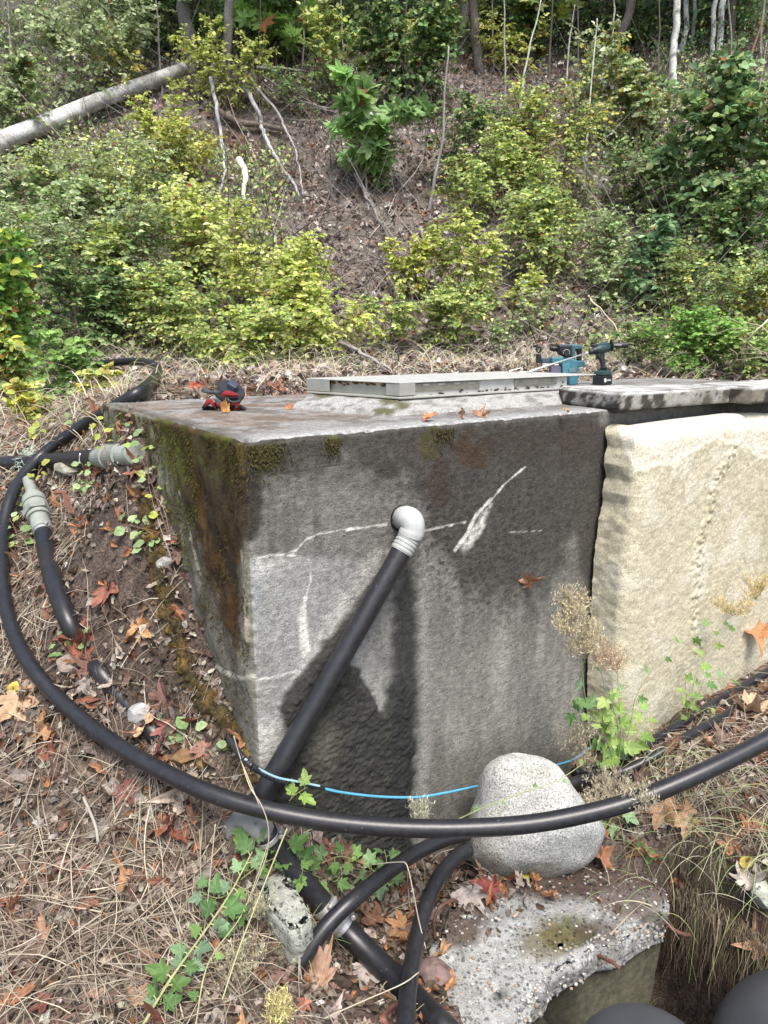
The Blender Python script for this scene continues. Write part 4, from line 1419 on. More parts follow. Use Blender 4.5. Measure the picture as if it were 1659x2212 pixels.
# rubble block with pebbly face
def chunk(name, label, outline, z0, th, seed, mat=M_AGG, colA=(.40, .41, .36), colB=(.5, .51, .45), rough=.012, cat='stone'):
    P = np.array([onz(a, b, z0 + th)[:2] for a, b in outline])
    g, _, _, _ = slab_from('c', P, z0, z0 + th, seed, mat, '', '', colA, colB, rough)
    return tag(g.build(name, mat, smooth=True), label, cat)
zc_ = float(gnd(600, 1920)[2])
chunk('rubble_block', 'long pale pebbly concrete chunk under lobed green leaves beside the clamped hose', [(520, 1832), (548, 1815), (585, 1832), (618, 1880), (655, 1945), (676, 1982), (655, 2008), (628, 2012), (580, 1960), (560, 1925), (530, 1870)], zc_ - .075, .11, 501, M_AGG, (.27, .28, .235), (.38, .39, .34), .01, 'concrete chunk')
def stone(label, px, py, wP, hP, col, seed, mat=M_BARK, off=.0):
    q = gnd(px, py)
    sc = (q[1] * CP - (q[2] - CAMZ) * SP) / F
    g = Geo()
    u = np.linspace(0.001, PI - .001, 16)
    v = np.linspace(0, 2 * PI, 24, endpoint=False)
    Uu, Vv = np.meshgrid(u, v, indexing='ij')
    N = np.stack([np.sin(Uu) * np.cos(Vv), np.sin(Uu) * np.sin(Vv), np.cos(Uu)], -1)
    rr = .75 + .5 * fbm(N + seed, 1.5, 3, seed)
    V = N * rr[..., None]
    # flatten facets
    for k in range(7):
        n = unit(np.random.default_rng(seed * 10 + k).normal(0, 1, 3))
        dd = V @ n
        V = V - n * np.maximum(dd - .72, 0)[..., None]
    V = V * np.array([wP * sc / 2, max(wP, hP) * sc / 2 * .8, hP * sc / 2]) + q + np.array([0, 0, hP * sc * .22 + off])
    idx = np.arange(16 * 24).reshape(16, 24)
    f = np.stack([idx[:-1], np.roll(idx[:-1], -1, 1), np.roll(idx[1:], -1, 1), idx[1:]], -1).reshape(-1, 4)
    g.add(V.reshape(-1, 3), f, np.array(col) * (.7 + .6 * fbm(V, 30, 3, seed))[..., None].reshape(-1, 1))
    return tag(g.build('stone', mat, smooth=False), label, 'stone')
stone('angular grey brown stone beside the buried end of the valved hose', 150, 1442, 58, 46, (.22, .18, .15), 3)
stone('flat pale stone with moss behind the union valve', 155, 1020, 85, 34, (.24, .23, .18), 4)
stone('whitish crumbling stone in leaves above the big hose', 300, 1548, 56, 46, (.38, .38, .37), 5)
stone('brown stone touching the upper side of the big hose', 395, 1642, 62, 36, (.20, .12, .06), 6)
stone('small mustard yellow stone chip right of the brown stone', 436, 1650, 26, 38, (.26, .17, .06), 7)
stone('flat reddish grey stone beside the steep hose near the broken slab', 938, 2118, 88, 30, (.16, .11, .10), 8, off=.02)
stone('pale grey stone half sunk in the bank at the right border', 1652, 1945, 60, 60, (.36, .37, .31), 9)
stone('small pale stone on the bare dirt left of the mossy footing', 356, 1223, 40, 34, (.34, .34, .32), 11)

# mossy footing ledge along the left side of the tank
fl = [(322, 1085), (333, 1150), (345, 1230), (362, 1308), (385, 1372), (405, 1432), (430, 1490), (462, 1530), (500, 1568), (528, 1598), (545, 1640), (560, 1690)]
Pl = resample(catmull([gnd(a, b, -.005) for a, b in fl], 8), .006)
g = Geo()
tube(g, Pl, .026 + .016 * (vnoise(Pl, 14, 5) - .5), 30, (.1, .08, .03))
V = g.V[0]
cL = np.repeat(Pl, 30, 0)
cL = np.concatenate([cL, Pl[:1], Pl[-1:]])
nd = unit(V - cL)
V = V + nd * ((fbm(V, 48, 3, 88) - .5) * .06)[:, None]
g.V[0] = V
cc_ = np.zeros(V.shape) + np.array([.10, .062, .022])
cc_ = mixc(cc_, (.035, .03, .014), sstep(.4, .6, fbm(V, 18, 3, 89)) * .8)
cc_ = mixc(cc_, (.20, .13, .03), sstep(.55, .68, fbm(V, 40, 3, 90)) * .8)
g.C[0] = mixc(cc_, (.05, .04, .02), sstep(.48, .58, fbm(V, 10, 3, 91)) * .7)
g.build('footing_ledge', M_MOSS, TANK, smooth=True)
g = Geo()
k = RNG.integers(len(V), size=5200)
k = k[V[k, 2] > H(V[k, 0], V[k, 1]) - .005]
d = unit(nd[k] + RNG.normal(0, .6, (len(k), 3)))
t = np.linspace(0, 1, 3)[None, :, None]
tubes(g, V[k][:, None] + RNG.normal(0, .003, (len(k), 1, 3)) + d[:, None] * t * RNG.uniform(.004, .011, (len(k), 1, 1)), np.array([[.0015, .001, .0004]]), 3, g.C and 0 or np.clip(cc_[k] * RNG.uniform(.8, 1.7, (len(k), 1)), 0, 1))
kind(g.build('moss_fringe', M_MOSS, TANK), 'stuff')
# ---------------------------------------------------------------- power tools, gloves, cap on the tank
def mk(sx, sy, kx, d0):
    def f(cx, cy, off=0.0):
        return at(sx + cx * kx, sy + cy * kx, d0 + off)
    return f
TEAL, DTEAL, TBK = (.045, .155, .20), (.02, .06, .065), (.014, .015, .017)
d1 = onz(1237, 831, ZT)[1]
T = mk(1128.2, 696.8, .16, d1)
VN = np.array([0, 1.0, 0])
def poly(G, pts, th, col, off=0.0, bev=.003, T=None):
    prism(G, [T(x, y, off) for x, y in pts], VN, th, col, bev)
HM = thing('rotary_hammer', 'blue and black rotary hammer with dust extractor standing behind the hatch lid', 'power tool', T(670, 840))
g = Geo()
poly(g, [(375, 470), (560, 462), (640, 480), (730, 515), (735, 700), (728, 820), (690, 842), (612, 842), (606, 700), (520, 690), (512, 560), (375, 548)], .075, TEAL, 0, .006, T)
poly(g, [(515, 560), (610, 540), (615, 690), (522, 690)], .082, (.06, .19, .24), 0, .002, T)
g.build('dust_extractor', M_PLAST, HM)
g = Geo()
poly(g, [(640, 300), (795, 300), (795, 360), (700, 365), (700, 520), (655, 500), (640, 420)], .06, (.035, .10, .11), 0, .005, T)
poly(g, [(470, 300), (660, 300), (668, 470), (600, 470), (500, 440), (470, 380)], .07, TBK, 0, .008, T)
poly(g, [(500, 298), (700, 292), (700, 316), (520, 322)], .05, TEAL, 0, .003, T)
g.build('motor_housing', M_PLAST, HM)
g = Geo()
tube(g, [T(372, 345), T(380, 345), T(395, 348), T(400, 348), T(440, 352), T(450, 352), T(500, 356)], [.0095, .0115, .0125, .0155, .017, .0135, .0165], 20, TBK)
g.build('chuck', M_PLAST, HM, smooth=False)
g = Geo()
poly(g, [(720, 350), (790, 305), (800, 420), (795, 515), (735, 515), (745, 440)], .032, TBK, 0, .006, T)
g.build('rear_handle', M_PLAST, HM)
g = Geo()
tube(g, [T(600, 425, -.05), T(600, 425, -.036)], [.0125, .014], 20, (.02, .02, .02))
a_ = np.linspace(-.6, 3.6, 16)
tube(g, [T(598 + 42 * math.cos(a), 405 + 42 * math.sin(-a), -.042) for a in a_], .0008, 5, (.7, .7, .7))
g.build('mode_knob', M_PLAST, HM)
g = Geo()
a_ = np.linspace(0, 2 * PI, 24)
tube(g, [T(222 + 30 * math.cos(a), 365 + 38 * math.sin(a)) for a in a_], .0048, 8, TBK, caps=False)
poly(g, [(190, 420), (245, 420), (250, 490), (240, 545), (190, 545)], .03, TBK, 0, .004, T)
poly(g, [(240, 478), (400, 470), (455, 480), (455, 545), (262, 548)], .035, (.05, .075, .09), 0, .004, T)
g.build('suction_arm', M_PLAST, HM)
g = Geo()
poly(g, [(375, 590), (510, 575), (518, 700), (370, 700)], .055, (.12, .11, .16), 0, .004, T)
g.build('dust_box', M_PLAST, HM)
g = Geo()
poly(g, [(720, 515), (800, 512), (828, 545), (828, 592), (740, 600), (725, 590)], .06, (.04, .13, .17), 0, .004, T)
g.build('battery', M_PLAST, HM)
g = Geo()
poly(g, [(622, 618), (715, 612), (715, 672), (622, 676)], .004, (.12, .17, .20), -.039, .001, T)
g.build('label_plate', M_PLAST, HM)

d2 = onz(1128.2 + 1010 * .16, 696.8 + 842 * .16, ZT)[1]
T2 = mk(1128.2, 696.8, .16, d2)
DR = thing('hammer_drill', 'dark green hammer drill with black side grip standing upright, long rod in its chuck', 'power tool', T2(1060, 840))
g = Geo()
tube(g, [T2(885, 408, -.02), T2(905, 400, -.02), T2(912, 398, -.02), T2(950, 385, -.018), T2(955, 384, -.018), T2(1000, 372, -.015), T2(1012, 368, -.014)], [.005, .010, .0155, .0165, .019, .021, .018], 22, TBK)
g.build('chuck', M_PLAST, DR)
g = Geo()
tube(g, [T2(1000, 372, -.015), T2(1040, 360, -.01), T2(1100, 345, 0), T2(1160, 335, .01), T2(1180, 332, .012)], [.020, .026, .027, .026, .018], 22, (.02, .045, .045))
poly(g, [(925, 300), (960, 290), (1080, 285), (1160, 280), (1165, 320), (1050, 330), (935, 335)], .03, TBK, 0, .004, T2)
poly(g, [(1050, 285), (1110, 262), (1165, 270), (1170, 350), (1090, 385), (1010, 470), (995, 420), (1060, 360)], .045, DTEAL, 0, .004, T2)
g.build('motor_housing', M_PLAST, DR)
g = Geo()
poly(g, [(1000, 420), (1090, 385), (1108, 430), (1105, 500), (1122, 590), (1150, 625), (1060, 630), (1062, 570), (1030, 490), (1000, 490)], .034, (.02, .028, .028), 0, .007, T2)
g.build('pistol_grip', M_PLAST, DR)
g = Geo()
tube(g, [T2(1188, 310, .0), T2(1200, 308), T2(1215, 307), T2(1235, 306)], [.018, .0335, .032, .012], 28, (.022, .024, .026))
tube(g, [T2(1225, 306, 0), T2(1250, 306), T2(1330, 304), T2(1370, 304), T2(1400, 303), T2(1420, 303)], [.0135, .0145, .015, .0155, .018, .017], 22, (.02, .021, .023))
g.build('side_grip', M_PLAST, DR, smooth=False)
g = Geo()
a3 = np.linspace(0, 2 * PI, 20)
tube(g, [T2(1421, 303, 0) + np.array([0, .011 * math.cos(a), .011 * math.sin(a)]) for a in a3], .002, 6, (.25, .27, .26), caps=False)
g.build('grip_end', M_PLAST, DR)
# battery foot seen from its corner
bc0, bc1, bc2 = T2(945, 840), T2(1085, 840, -.035), T2(1215, 765, .03)
g = Geo()
up = Z3
def slabby(G, z0, z1, sh, col, bev=.003):
    b = [bc0, bc1, bc2, bc0 + bc2 - bc1]
    c = sum(b) / 4
    q = [c + (p - c) * sh for p in b]
    h0 = c + Z3 * 0
    P = [np.array([p[0], p[1], (z0 + z1) / 2 + ZT]) for p in q]
    prism(G, P, Z3, z1 - z0, col, bev)
slabby(g, .001, .050, 1.0, (.012, .013, .014))
g.build('battery', M_PLAST, DR)
g = Geo()
slabby(g, .0505, .078, .90, (.025, .065, .065), .006)
slabby(g, .0785, .086, .55, (.03, .06, .06), .002)
g.build('battery_mount', M_PLAST, DR)
fx = unit(bc2 - bc1)
fx = unit(np.array([fx[0], fx[1], 0]))
fn = np.array([fx[1], -fx[0], 0])
if fn[1] > 0:
    fn = -fn
fc = (bc1 + bc2) / 2
fc[2] = ZT + .026
g = Geo()
cq = fc - fx * .026 + fn * .0012
b1_ = np.array([cq + (fx * math.cos(a) + Z3 * math.sin(a)) * .0115 for a in np.linspace(0, 2 * PI, 24, endpoint=False)])
prism(g, b1_, fn, .0012, (.6, .62, .62))
g.build('round_emblem', M_PLAST, DR)
def text_mesh(txt, size, org, ux, uz, n, col, parent, name):
    cu = bpy.data.curves.new('t', 'FONT')
    cu.body = txt
    cu.size = size
    cu.extrude = .0004
    to = bpy.data.objects.new('t', cu)
    COL.objects.link(to)
    bpy.context.view_layer.update()
    me = bpy.data.meshes.new_from_object(to)
    bpy.data.objects.remove(to)
    V = np.array([v.co[:] for v in me.vertices])
    W = org + V[:, 0:1] * ux + V[:, 1:2] * uz + V[:, 2:3] * n
    g = Geo()
    q = [tuple(p.vertices) for p in me.polygons]
    t3 = np.array([p for p in q if len(p) == 3])
    t4 = np.array([p for p in q if len(p) == 4])
    g.add(W, [a for a in (t3, t4) if a.size], col)
    for p in q:
        if len(p) > 4:
            g.Fs.append(np.array([[p[0], p[i], p[i + 1]] for i in range(1, len(p) - 1)]) + g.n - len(W))
    return g.build(name, M_PLAST, parent)
text_mesh('makita', .017, fc - fx * .012 - Z3 * .005 + fn * .0015, fx, Z3, fn, (.62, .63, .63), DR, 'battery_lettering')
text_mesh('makita', .015, T2(1240, 310, -.0155), np.array([1., 0, .01]), Z3, np.array([0, -1., 0]), (.6, .6, .6), DR, 'grip_lettering')
g = Geo()
r0, r1 = T2(888, 405, -.02), at(1143, 808.6, 3.05)
r1[2] = ZT + .05 + .044 + .010
tube(g, [r0, r0 + (r1 - r0) * .04, r0 + (r1 - r0) * .05, r1], [.004, .004, .0042, .0042], 8, (.62, .64, .60))
tube(g, [r0 - (r1 - r0) * .01, r0 + (r1 - r0) * .04], [.0065, .0065], 6, (.7, .7, .68))
tube(g, [r1, r1 + np.array([-.03, .0, -.002]), r1 + np.array([-.06, -.0, -.003])], [.003, .004, .002], 6, (.62, .64, .58))
g.build('long_rod', M_METAL, DR, smooth=True)

# work gloves and black cap
d3 = onz(486, 887, ZT)[1]
T3 = mk(398.2, 809.6, .1, d3)
GK, GR, GG = (.016, .017, .020), (.22, .022, .022), (.075, .078, .085)
GL = thing('work_glove', 'red and black knit work glove lying crumpled on the tank, lower one of the pair', 'glove', T3(700, 770), 'pair of red and black work gloves')
def limb(G, pts, rs, cols, sides=16, seed=0):
    P = catmull([T3(*p) for p in pts], 6)
    n = len(P)
    R = np.interp(np.linspace(0, len(rs) - 1, n), range(len(rs)), rs) * .00016
    C = np.stack([np.interp(np.linspace(0, len(cols) - 1, n), range(len(cols)), [c[k] for c in cols]) for k in range(3)], -1)
    tube(G, P, R, sides, C)
    V = G.V[-1]
    G.V[-1] = V + (np.stack([fbm(V, 60, 2, seed), fbm(V, 60, 2, seed + 1), fbm(V, 60, 2, seed + 2)], -1) - .5) * .008
g = Geo()
limb(g, [(640, 700, .02), (760, 640, .02), (900, 650, .02), (1010, 690, .02), (1080, 720, .02)], [60, 85, 95, 80, 40], [GK, GK, GK, GK, GK], 18, 1)
limb(g, [(370, 720, 0), (440, 680, 0), (520, 590, 0), (570, 570, 0), (620, 640, -.01), (690, 750, -.01)], [22, 48, 46, 40, 42, 24], [GK, GK, GR, GR, GR, GK], 14, 4)
limb(g, [(400, 745, .02), (520, 720, .02), (640, 730, .02)], [30, 46, 40], [GK, GK, GK], 14, 7)
limb(g, [(630, 490, -.02), (700, 540, -.025), (780, 620, -.025), (850, 700, -.02)], [30, 46, 46, 36], [(.3, .3, .3), GG, GG, GK], 14, 9)
limb(g, [(690, 600, -.035), (740, 660, -.04), (790, 730, -.035)], [16, 34, 26], [GR, GR, GK], 12, 12)
limb(g, [(1000, 650, -.01), (1080, 620, -.01), (1160, 650, -.01), (1230, 700, -.01), (1330, 750, -.01)], [30, 44, 44, 40, 24], [GK, GR, GR, GK, GG], 14, 15)
limb(g, [(1060, 720, .0), (1180, 745, 0), (1300, 762, 0)], [30, 32, 14], [GR, GR, GK], 12, 18)
g.build('glove_body', M_CLOTH, GL, smooth=True)
GU = thing('work_glove', 'red and black knit work glove on top, one grey finger pointing left', 'glove', T3(700, 500), 'pair of red and black work gloves')
g = Geo()
limb(g, [(380, 335, 0), (450, 345, 0), (560, 365, 0), (680, 385, 0), (800, 400, 0), (860, 430, 0)], [22, 40, 42, 46, 56, 50], [GK, GG, GG, GG, GK, GK], 16, 21)
limb(g, [(700, 440, .01), (820, 440, .0), (920, 420, 0), (1010, 420, 0), (1110, 450, 0), (1150, 480, 0)], [40, 62, 66, 66, 56, 40], [GK, GR, GR, GR, GR, GK], 18, 25)
limb(g, [(690, 460, .0), (800, 510, .0), (900, 570, 0), (960, 660, 0), (1010, 700, 0)], [50, 75, 80, 66, 40], [GK, GK, GK, GK, GK], 18, 28)
limb(g, [(950, 440, -.01), (1120, 440, -.03), (1190, 480, -.035), (1190, 560, -.035), (1090, 585, -.035), (980, 560, -.035), (925, 510, -.03), (960, 490, -.03), (1100, 500, -.03)], [20, 24, 24, 24, 20, 18, 18, 16, 12], [GR, GR, GK, GG, GG, GG, GG, GK, GK], 12, 31)
g.build('glove_body', M_CLOTH, GU, smooth=True)
CPX = thing('pipe_cap', 'round black plastic cap with square knob tipped on edge against the gloves', 'cap', T3(1100, 600))
c0_, c1_ = T3(950, 480, .05), T3(1040, 300, .035)
g = Geo()
ax_ = c1_ - c0_
tube(g, [c0_ + ax_ * t for t in (0, .02, .55, .58, .9, .92, 1.0, 1.02)], [.043, .0455, .0455, .048, .048, .0455, .0455, .04], 28, (.028, .03, .034))
g.build('cap_body', M_PLAST, CPX)
g = Geo()
ux_ = unit(np.cross(ax_, VN))
box(g, c1_ + ax_ * .25 + ux_ * .004, ux_ * .0165, unit(ax_) * .012, unit(np.cross(ux_, ax_)) * .0165, (.05, .06, .085), .003)
g.build('square_knob', M_PLAST, CPX)
# ---------------------------------------------------------------- leaf shapes
def leaf_oval(w=.34, fold=.12, droop=.12):
    V = np.array([(0, 0, 0), (-w * .8, .28, fold * .8), (-w * .85, .62, fold * .7), (0, 1, 0), (w * .85, .62, fold * .7), (w * .8, .28, fold * .8), (0, .3, 0), (0, .66, 0)], float)
    V[:, 2] -= droop * V[:, 1] ** 2
    F_ = np.array([(0, 6, 1), (6, 7, 2), (6, 2, 1), (7, 3, 2), (0, 5, 6), (6, 4, 7), (6, 5, 4), (7, 4, 3)])
    S = np.array([.9, 1, 1, 1.05, 1, 1, .95, .95])
    return V, F_, S
def leaf_round(w=.5):
    V, F_, S = leaf_oval(w, .1, .18)
    return V, F_, S
def leaf_fine(w=.42, fold=.06, droop=.18, n=7):
    t = np.linspace(0, 1, n)
    ww = w * np.sin(PI * t ** .85) ** .75
    V, F_ = [], []
    for a, q in zip(t, ww):
        V += [(-q, a, fold * q * 2), (0, a, 0), (q, a, fold * q * 2)]
    for i in range(n - 1):
        b = i * 3
        F_ += [(b, b + 1, b + 4), (b, b + 4, b + 3), (b + 1, b + 2, b + 5), (b + 1, b + 5, b + 4)]
    V = np.array(V, float)
    V[:, 2] += -droop * V[:, 1] ** 2 + .03 * np.sin(V[:, 1] * 14) * np.abs(V[:, 0]) * 4
    S = np.tile([1.0, .82, 1.04], n)
    return V, np.array(F_), S
def star_leaf(lobes, teeth=True, curl=.25, seed=0, rings=3, jit=.0):
    """palmate leaf: outline by lobes [(angle deg, length, half width deg)], fan with rings, bent"""
    r = np.random.default_rng(seed)
    ang = np.radians(np.linspace(-168, 168, 73))
    rad = np.full(ang.shape, .28)
    for a, L, w in lobes:
        d = np.abs(ang - math.radians(a)) / math.radians(w)
        prof = np.clip(1 - d, 0, 1) ** .85
        if teeth:
            prof = prof * (1 - .16 * (np.abs(((d * 2.6) % 1) - .5) * 2) * (d < 1) * (d > .1))
        rad = np.maximum(rad, .28 + (L - .28) * prof)
    rad = rad * (1 + jit * r.normal(0, 1, rad.shape))
    rad[0] = rad[-1] = .12
    c = np.array([0, .0])
    V = [(0, 0, 0)]
    for k in range(1, rings + 1):
        t = k / rings
        for a, R_ in zip(ang, rad):
            V.append((math.sin(a) * R_ * t, math.cos(a) * R_ * t, 0))
    V = np.array(V)
    n = len(ang)
    F_ = [(0, 1 + i, 2 + i) for i in range(n - 1)]
    for k in range(rings - 1):
        b0, b1 = 1 + k * n, 1 + (k + 1) * n
        for i in range(n - 1):
            F_ += [(b0 + i, b1 + i, b1 + i + 1), (b0 + i, b1 + i + 1, b0 + i + 1)]
    # veins fold: low along lobe axes
    aa = np.arctan2(V[:, 0], V[:, 1])
    rr = np.hypot(V[:, 0], V[:, 1])
    dm = np.min([np.abs(aa - math.radians(a)) for a, _, _ in lobes], 0)
    V[:, 2] = np.clip(dm, 0, .5) * rr * .28
    if curl:
        ph = r.uniform(0, 2 * PI, 4)
        V[:, 2] += curl * rr ** 1.6 * np.sin(aa * 1.5 + ph[0]) + curl * .5 * rr ** 2 * np.sin(aa * 4 + ph[1]) + curl * .5 * rr ** 1.5
        V[:, 2] += curl * .12 * np.sin(V[:, 0] * 9 + ph[2]) * np.cos(V[:, 1] * 8 + ph[3])
    V[:, 1] += .15
    S = np.clip(1.05 - .3 * (dm < .06) * (rr > .05), .6, 1.1)
    return V, np.array(F_), S
MAPLE = [(0, 1.0, 33), (46, .90, 31), (-46, .90, 31), (96, .68, 28), (-96, .68, 28), (140, .40, 24), (-140, .40, 24)]
LOBED = [(0, 1.0, 46), (58, .70, 34), (-58, .70, 34), (112, .50, 30), (-112, .50, 30)]
T_MAPLE = [star_leaf(MAPLE, True, .46, s, 4, .05) for s in range(8)]
T_MAPLE_FLAT = [star_leaf(MAPLE, True, .10, s + 20, 2, .01) for s in range(3)]
T_LOBED = [star_leaf(LOBED, True, .14, s + 40, 2, .02) for s in range(4)]
def crumb(seed):
    """dead leaf scrap: curled patch with an uneven outline"""
    r = np.random.default_rng(seed)
    n = 9
    a = np.linspace(0, 2 * PI, n, endpoint=False)
    R1 = r.uniform(.28, .62, n)
    k = r.uniform(.5, 1.6)
    V = [(0, 0, 0)] + [(math.cos(t) * q * .5, math.sin(t) * q * .5, 0) for t, q in zip(a, R1)] + [(math.cos(t) * q, math.sin(t) * q, 0) for t, q in zip(a, R1)]
    V = np.array(V)
    V[:, 0] *= r.uniform(.6, 1)
    th = V[:, 0] * 2.2 * k
    V[:, 2] = np.abs(V[:, 0]) * np.sin(np.abs(th)) * .8 + r.normal(0, .05, len(V))
    V[:, 0] = V[:, 0] * np.cos(th * .6)
    F_ = [(0, 1 + i, 1 + (i + 1) % n) for i in range(n)]
    for i in range(n):
        j = (i + 1) % n
        F_ += [(1 + i, 1 + n + i, 1 + n + j), (1 + i, 1 + n + j, 1 + j)]
    return V, np.array(F_), r.uniform(.8, 1.15, len(V))
T_CRUMB = [crumb(s) for s in range(14)]

def frames(d, nrm):
    d = unit(d)
    s = unit(np.cross(d, nrm))
    n = np.cross(s, d)
    return np.stack([s, d, n], -1)
def place(G, tmpl, pos, d, nrm, size, col):
    """place N copies of one template leaf; size (N,) or (N,3)"""
    N = len(pos)
    if N == 0:
        return
    V, F_, S = tmpl
    M = frames(d, nrm)
    sz = np.asarray(size, float)
    if sz.ndim == 1:
        sz = np.repeat(sz[:, None], 3, 1)
    W = np.einsum('nij,nkj->nki', M, V[None] * sz[:, None, :]) + np.asarray(pos)[:, None]
    k = len(V)
    Fa = (F_[None] + (np.arange(N) * k)[:, None, None]).reshape(-1, 3)
    C = np.asarray(col, float)[:, None, :] * S[None, :, None]
    G.add(W.reshape(-1, 3), Fa, C.reshape(-1, 3))

def pal(n, cols, w=None, j=.18, rng=RNG):
    c = np.array(cols, float)
    i = rng.choice(len(c), n, p=None if w is None else np.array(w, float) / sum(w))
    return np.clip(c[i] * (1 + rng.normal(0, j, (n, 1))) * (1 + rng.normal(0, j * .12, (n, 3))), .004, .9)

# ---------------------------------------------------------------- loose litter: dead leaves, straw
def in_block(x, y, m=.0):
    q = np.stack([x, y], -1) - CR[:2]
    a, b = q @ UF[:2], q @ UL[:2]
    return (a > -m) & (b > -m) & (b < LB + m) & (a < LF)
def in_slab_body(x, y):
    q = np.stack([x, y], -1) - CR[:2]
    a, b = q @ UF[:2], q @ UL[:2]
    return (a > .95) & (b > -.2) & (b < 0)
def in_view(P, m=60):
    px, py = proj(P)
    return (px > -m) & (px < 1659 + m) & (py > -m) & (py < 2212 + m * 2)
def sample(n, x0, x1, y0, y1, dens=None):
    x, y = RNG.uniform(x0, x1, n), RNG.uniform(y0, y1, n)
    P = np.stack([x, y, HS(x, y)], -1)
    k = in_view(P, 80) & ~in_block(x, y, -.01) & ~in_slab_body(x, y)
    P = P[k]
    if dens is not None:
        px, py = proj(P)
        P = P[RNG.random(len(P)) < dens(P, px, py)]
    return P
BROWNS = [(.20, .150, .115), (.30, .255, .21), (.44, .40, .345), (.10, .07, .05), (.30, .145, .07), (.15, .105, .078), (.36, .31, .255)]
BW = [5, 5, 3, 5, 2, 5, 3]
def near_d(P, px, py):
    d = np.ones(len(P))
    bare = np.exp(-(((px - 230) / 90) ** 2 + ((py - 1250) / 150) ** 2)) + np.exp(-(((px - 40) / 60) ** 2 + ((py - 1380) / 80) ** 2))
    d *= 1 - .82 * np.clip(bare, 0, 1)
    pit_ = sdpoly(P[:, 0], P[:, 1], pit)
    d *= np.where(pit_ < .06, .1, 1)
    sl = sdpoly(P[:, 0], P[:, 1], SLABP)
    d *= np.where(sl < 0, np.where((py < 1990) & (px < 1150), .5, .06), 1)
    return d
g = Geo()
P = sample(56000, -2.2, 2.4, .75, 4.4, near_d)
n = len(P)
N_ = Hn(P[:, 0], P[:, 1])
N_ = unit(N_ + RNG.normal(0, .38, (n, 3)))
D_ = RNG.normal(0, 1, (n, 3))
C_ = pal(n, BROWNS, BW, .3)
clump = fbm(P, 3.0, 3, 402)
C_ = C_ * (.6 + .65 * clump)[:, None]
S_ = RNG.uniform(.012, .036, n) * np.where(RNG.random(n) < .12, 1.8, 1)
P = P + N_ * (.002 + RNG.random(n)[:, None] * .014)
ti = RNG.integers(len(T_CRUMB), size=n)
for k in range(len(T_CRUMB)):
    m = ti == k
    place(g, T_CRUMB[k], P[m], D_[m], N_[m], S_[m], C_[m])
P = sample(3600, -2.2, 2.4, .75, 4.2, lambda P, px, py: np.clip(near_d(P, px, py), 0, 1) * (.35 + .65 * (fbm(P, 2.2, 3, 55) > .5)))
n = len(P)
ti = RNG.integers(6, size=n)
C_ = pal(n, [(.30, .13, .07), (.38, .19, .10), (.22, .09, .06), (.20, .13, .10), (.36, .30, .25), (.27, .15, .10)], [4, 3, 3, 4, 3, 3], .2)
N_ = unit(Hn(P[:, 0], P[:, 1]) + RNG.normal(0, .5, (n, 3)))
for k in range(6):
    m = ti == k
    tm_ = star_leaf(MAPLE, True, (.7, .9, 1.1, 1.3, 1.0, 1.5)[k], 60 + k, 3, .06)
    place(g, (tm_[0] - np.array([0, .4, -.12]), tm_[1], tm_[2]), P[m] + N_[m] * .008, RNG.normal(0, 1, (m.sum(), 3)), N_[m], RNG.uniform(.018, .044, m.sum()), C_[m])
kind(g.build('leaf_litter', M_DRYLEAF), 'stuff')

g = Geo()
def hill_d(P, px, py):
    d = np.ones(len(P)) * .9
    d *= 1 - .5 * np.exp(-(((px - 470) / 110) ** 2 + ((py - 330) / 60) ** 2))
    return d
P = sample(42000, -8, 8, 4.3, 14.5, hill_d)
n = len(P)
N_ = unit(Hn(P[:, 0], P[:, 1], .15) + RNG.normal(0, .4, (n, 3)))
D_ = RNG.normal(0, 1, (n, 3))
C_ = pal(n, [(.36, .30, .28), (.50, .45, .42), (.24, .18, .15), (.12, .08, .06), (.36, .16, .08), (.28, .20, .16), (.60, .55, .52)], [5, 4, 5, 5, 1.6, 5, 2], .28)
C_ = C_ * (.6 + .8 * fbm(P, 1.6, 3, 77))[:, None]
S_ = RNG.uniform(.04, .10, n)
P = P + N_ * (.005 + RNG.random(n)[:, None] * .05)
ti = RNG.integers(len(T_CRUMB), size=n)
for k in range(len(T_CRUMB)):
    m = ti == k
    place(g, T_CRUMB[k], P[m], D_[m], N_[m], S_[m], C_[m])
kind(g.build('hillside_leaf_litter', M_DRYLEAF), 'stuff')

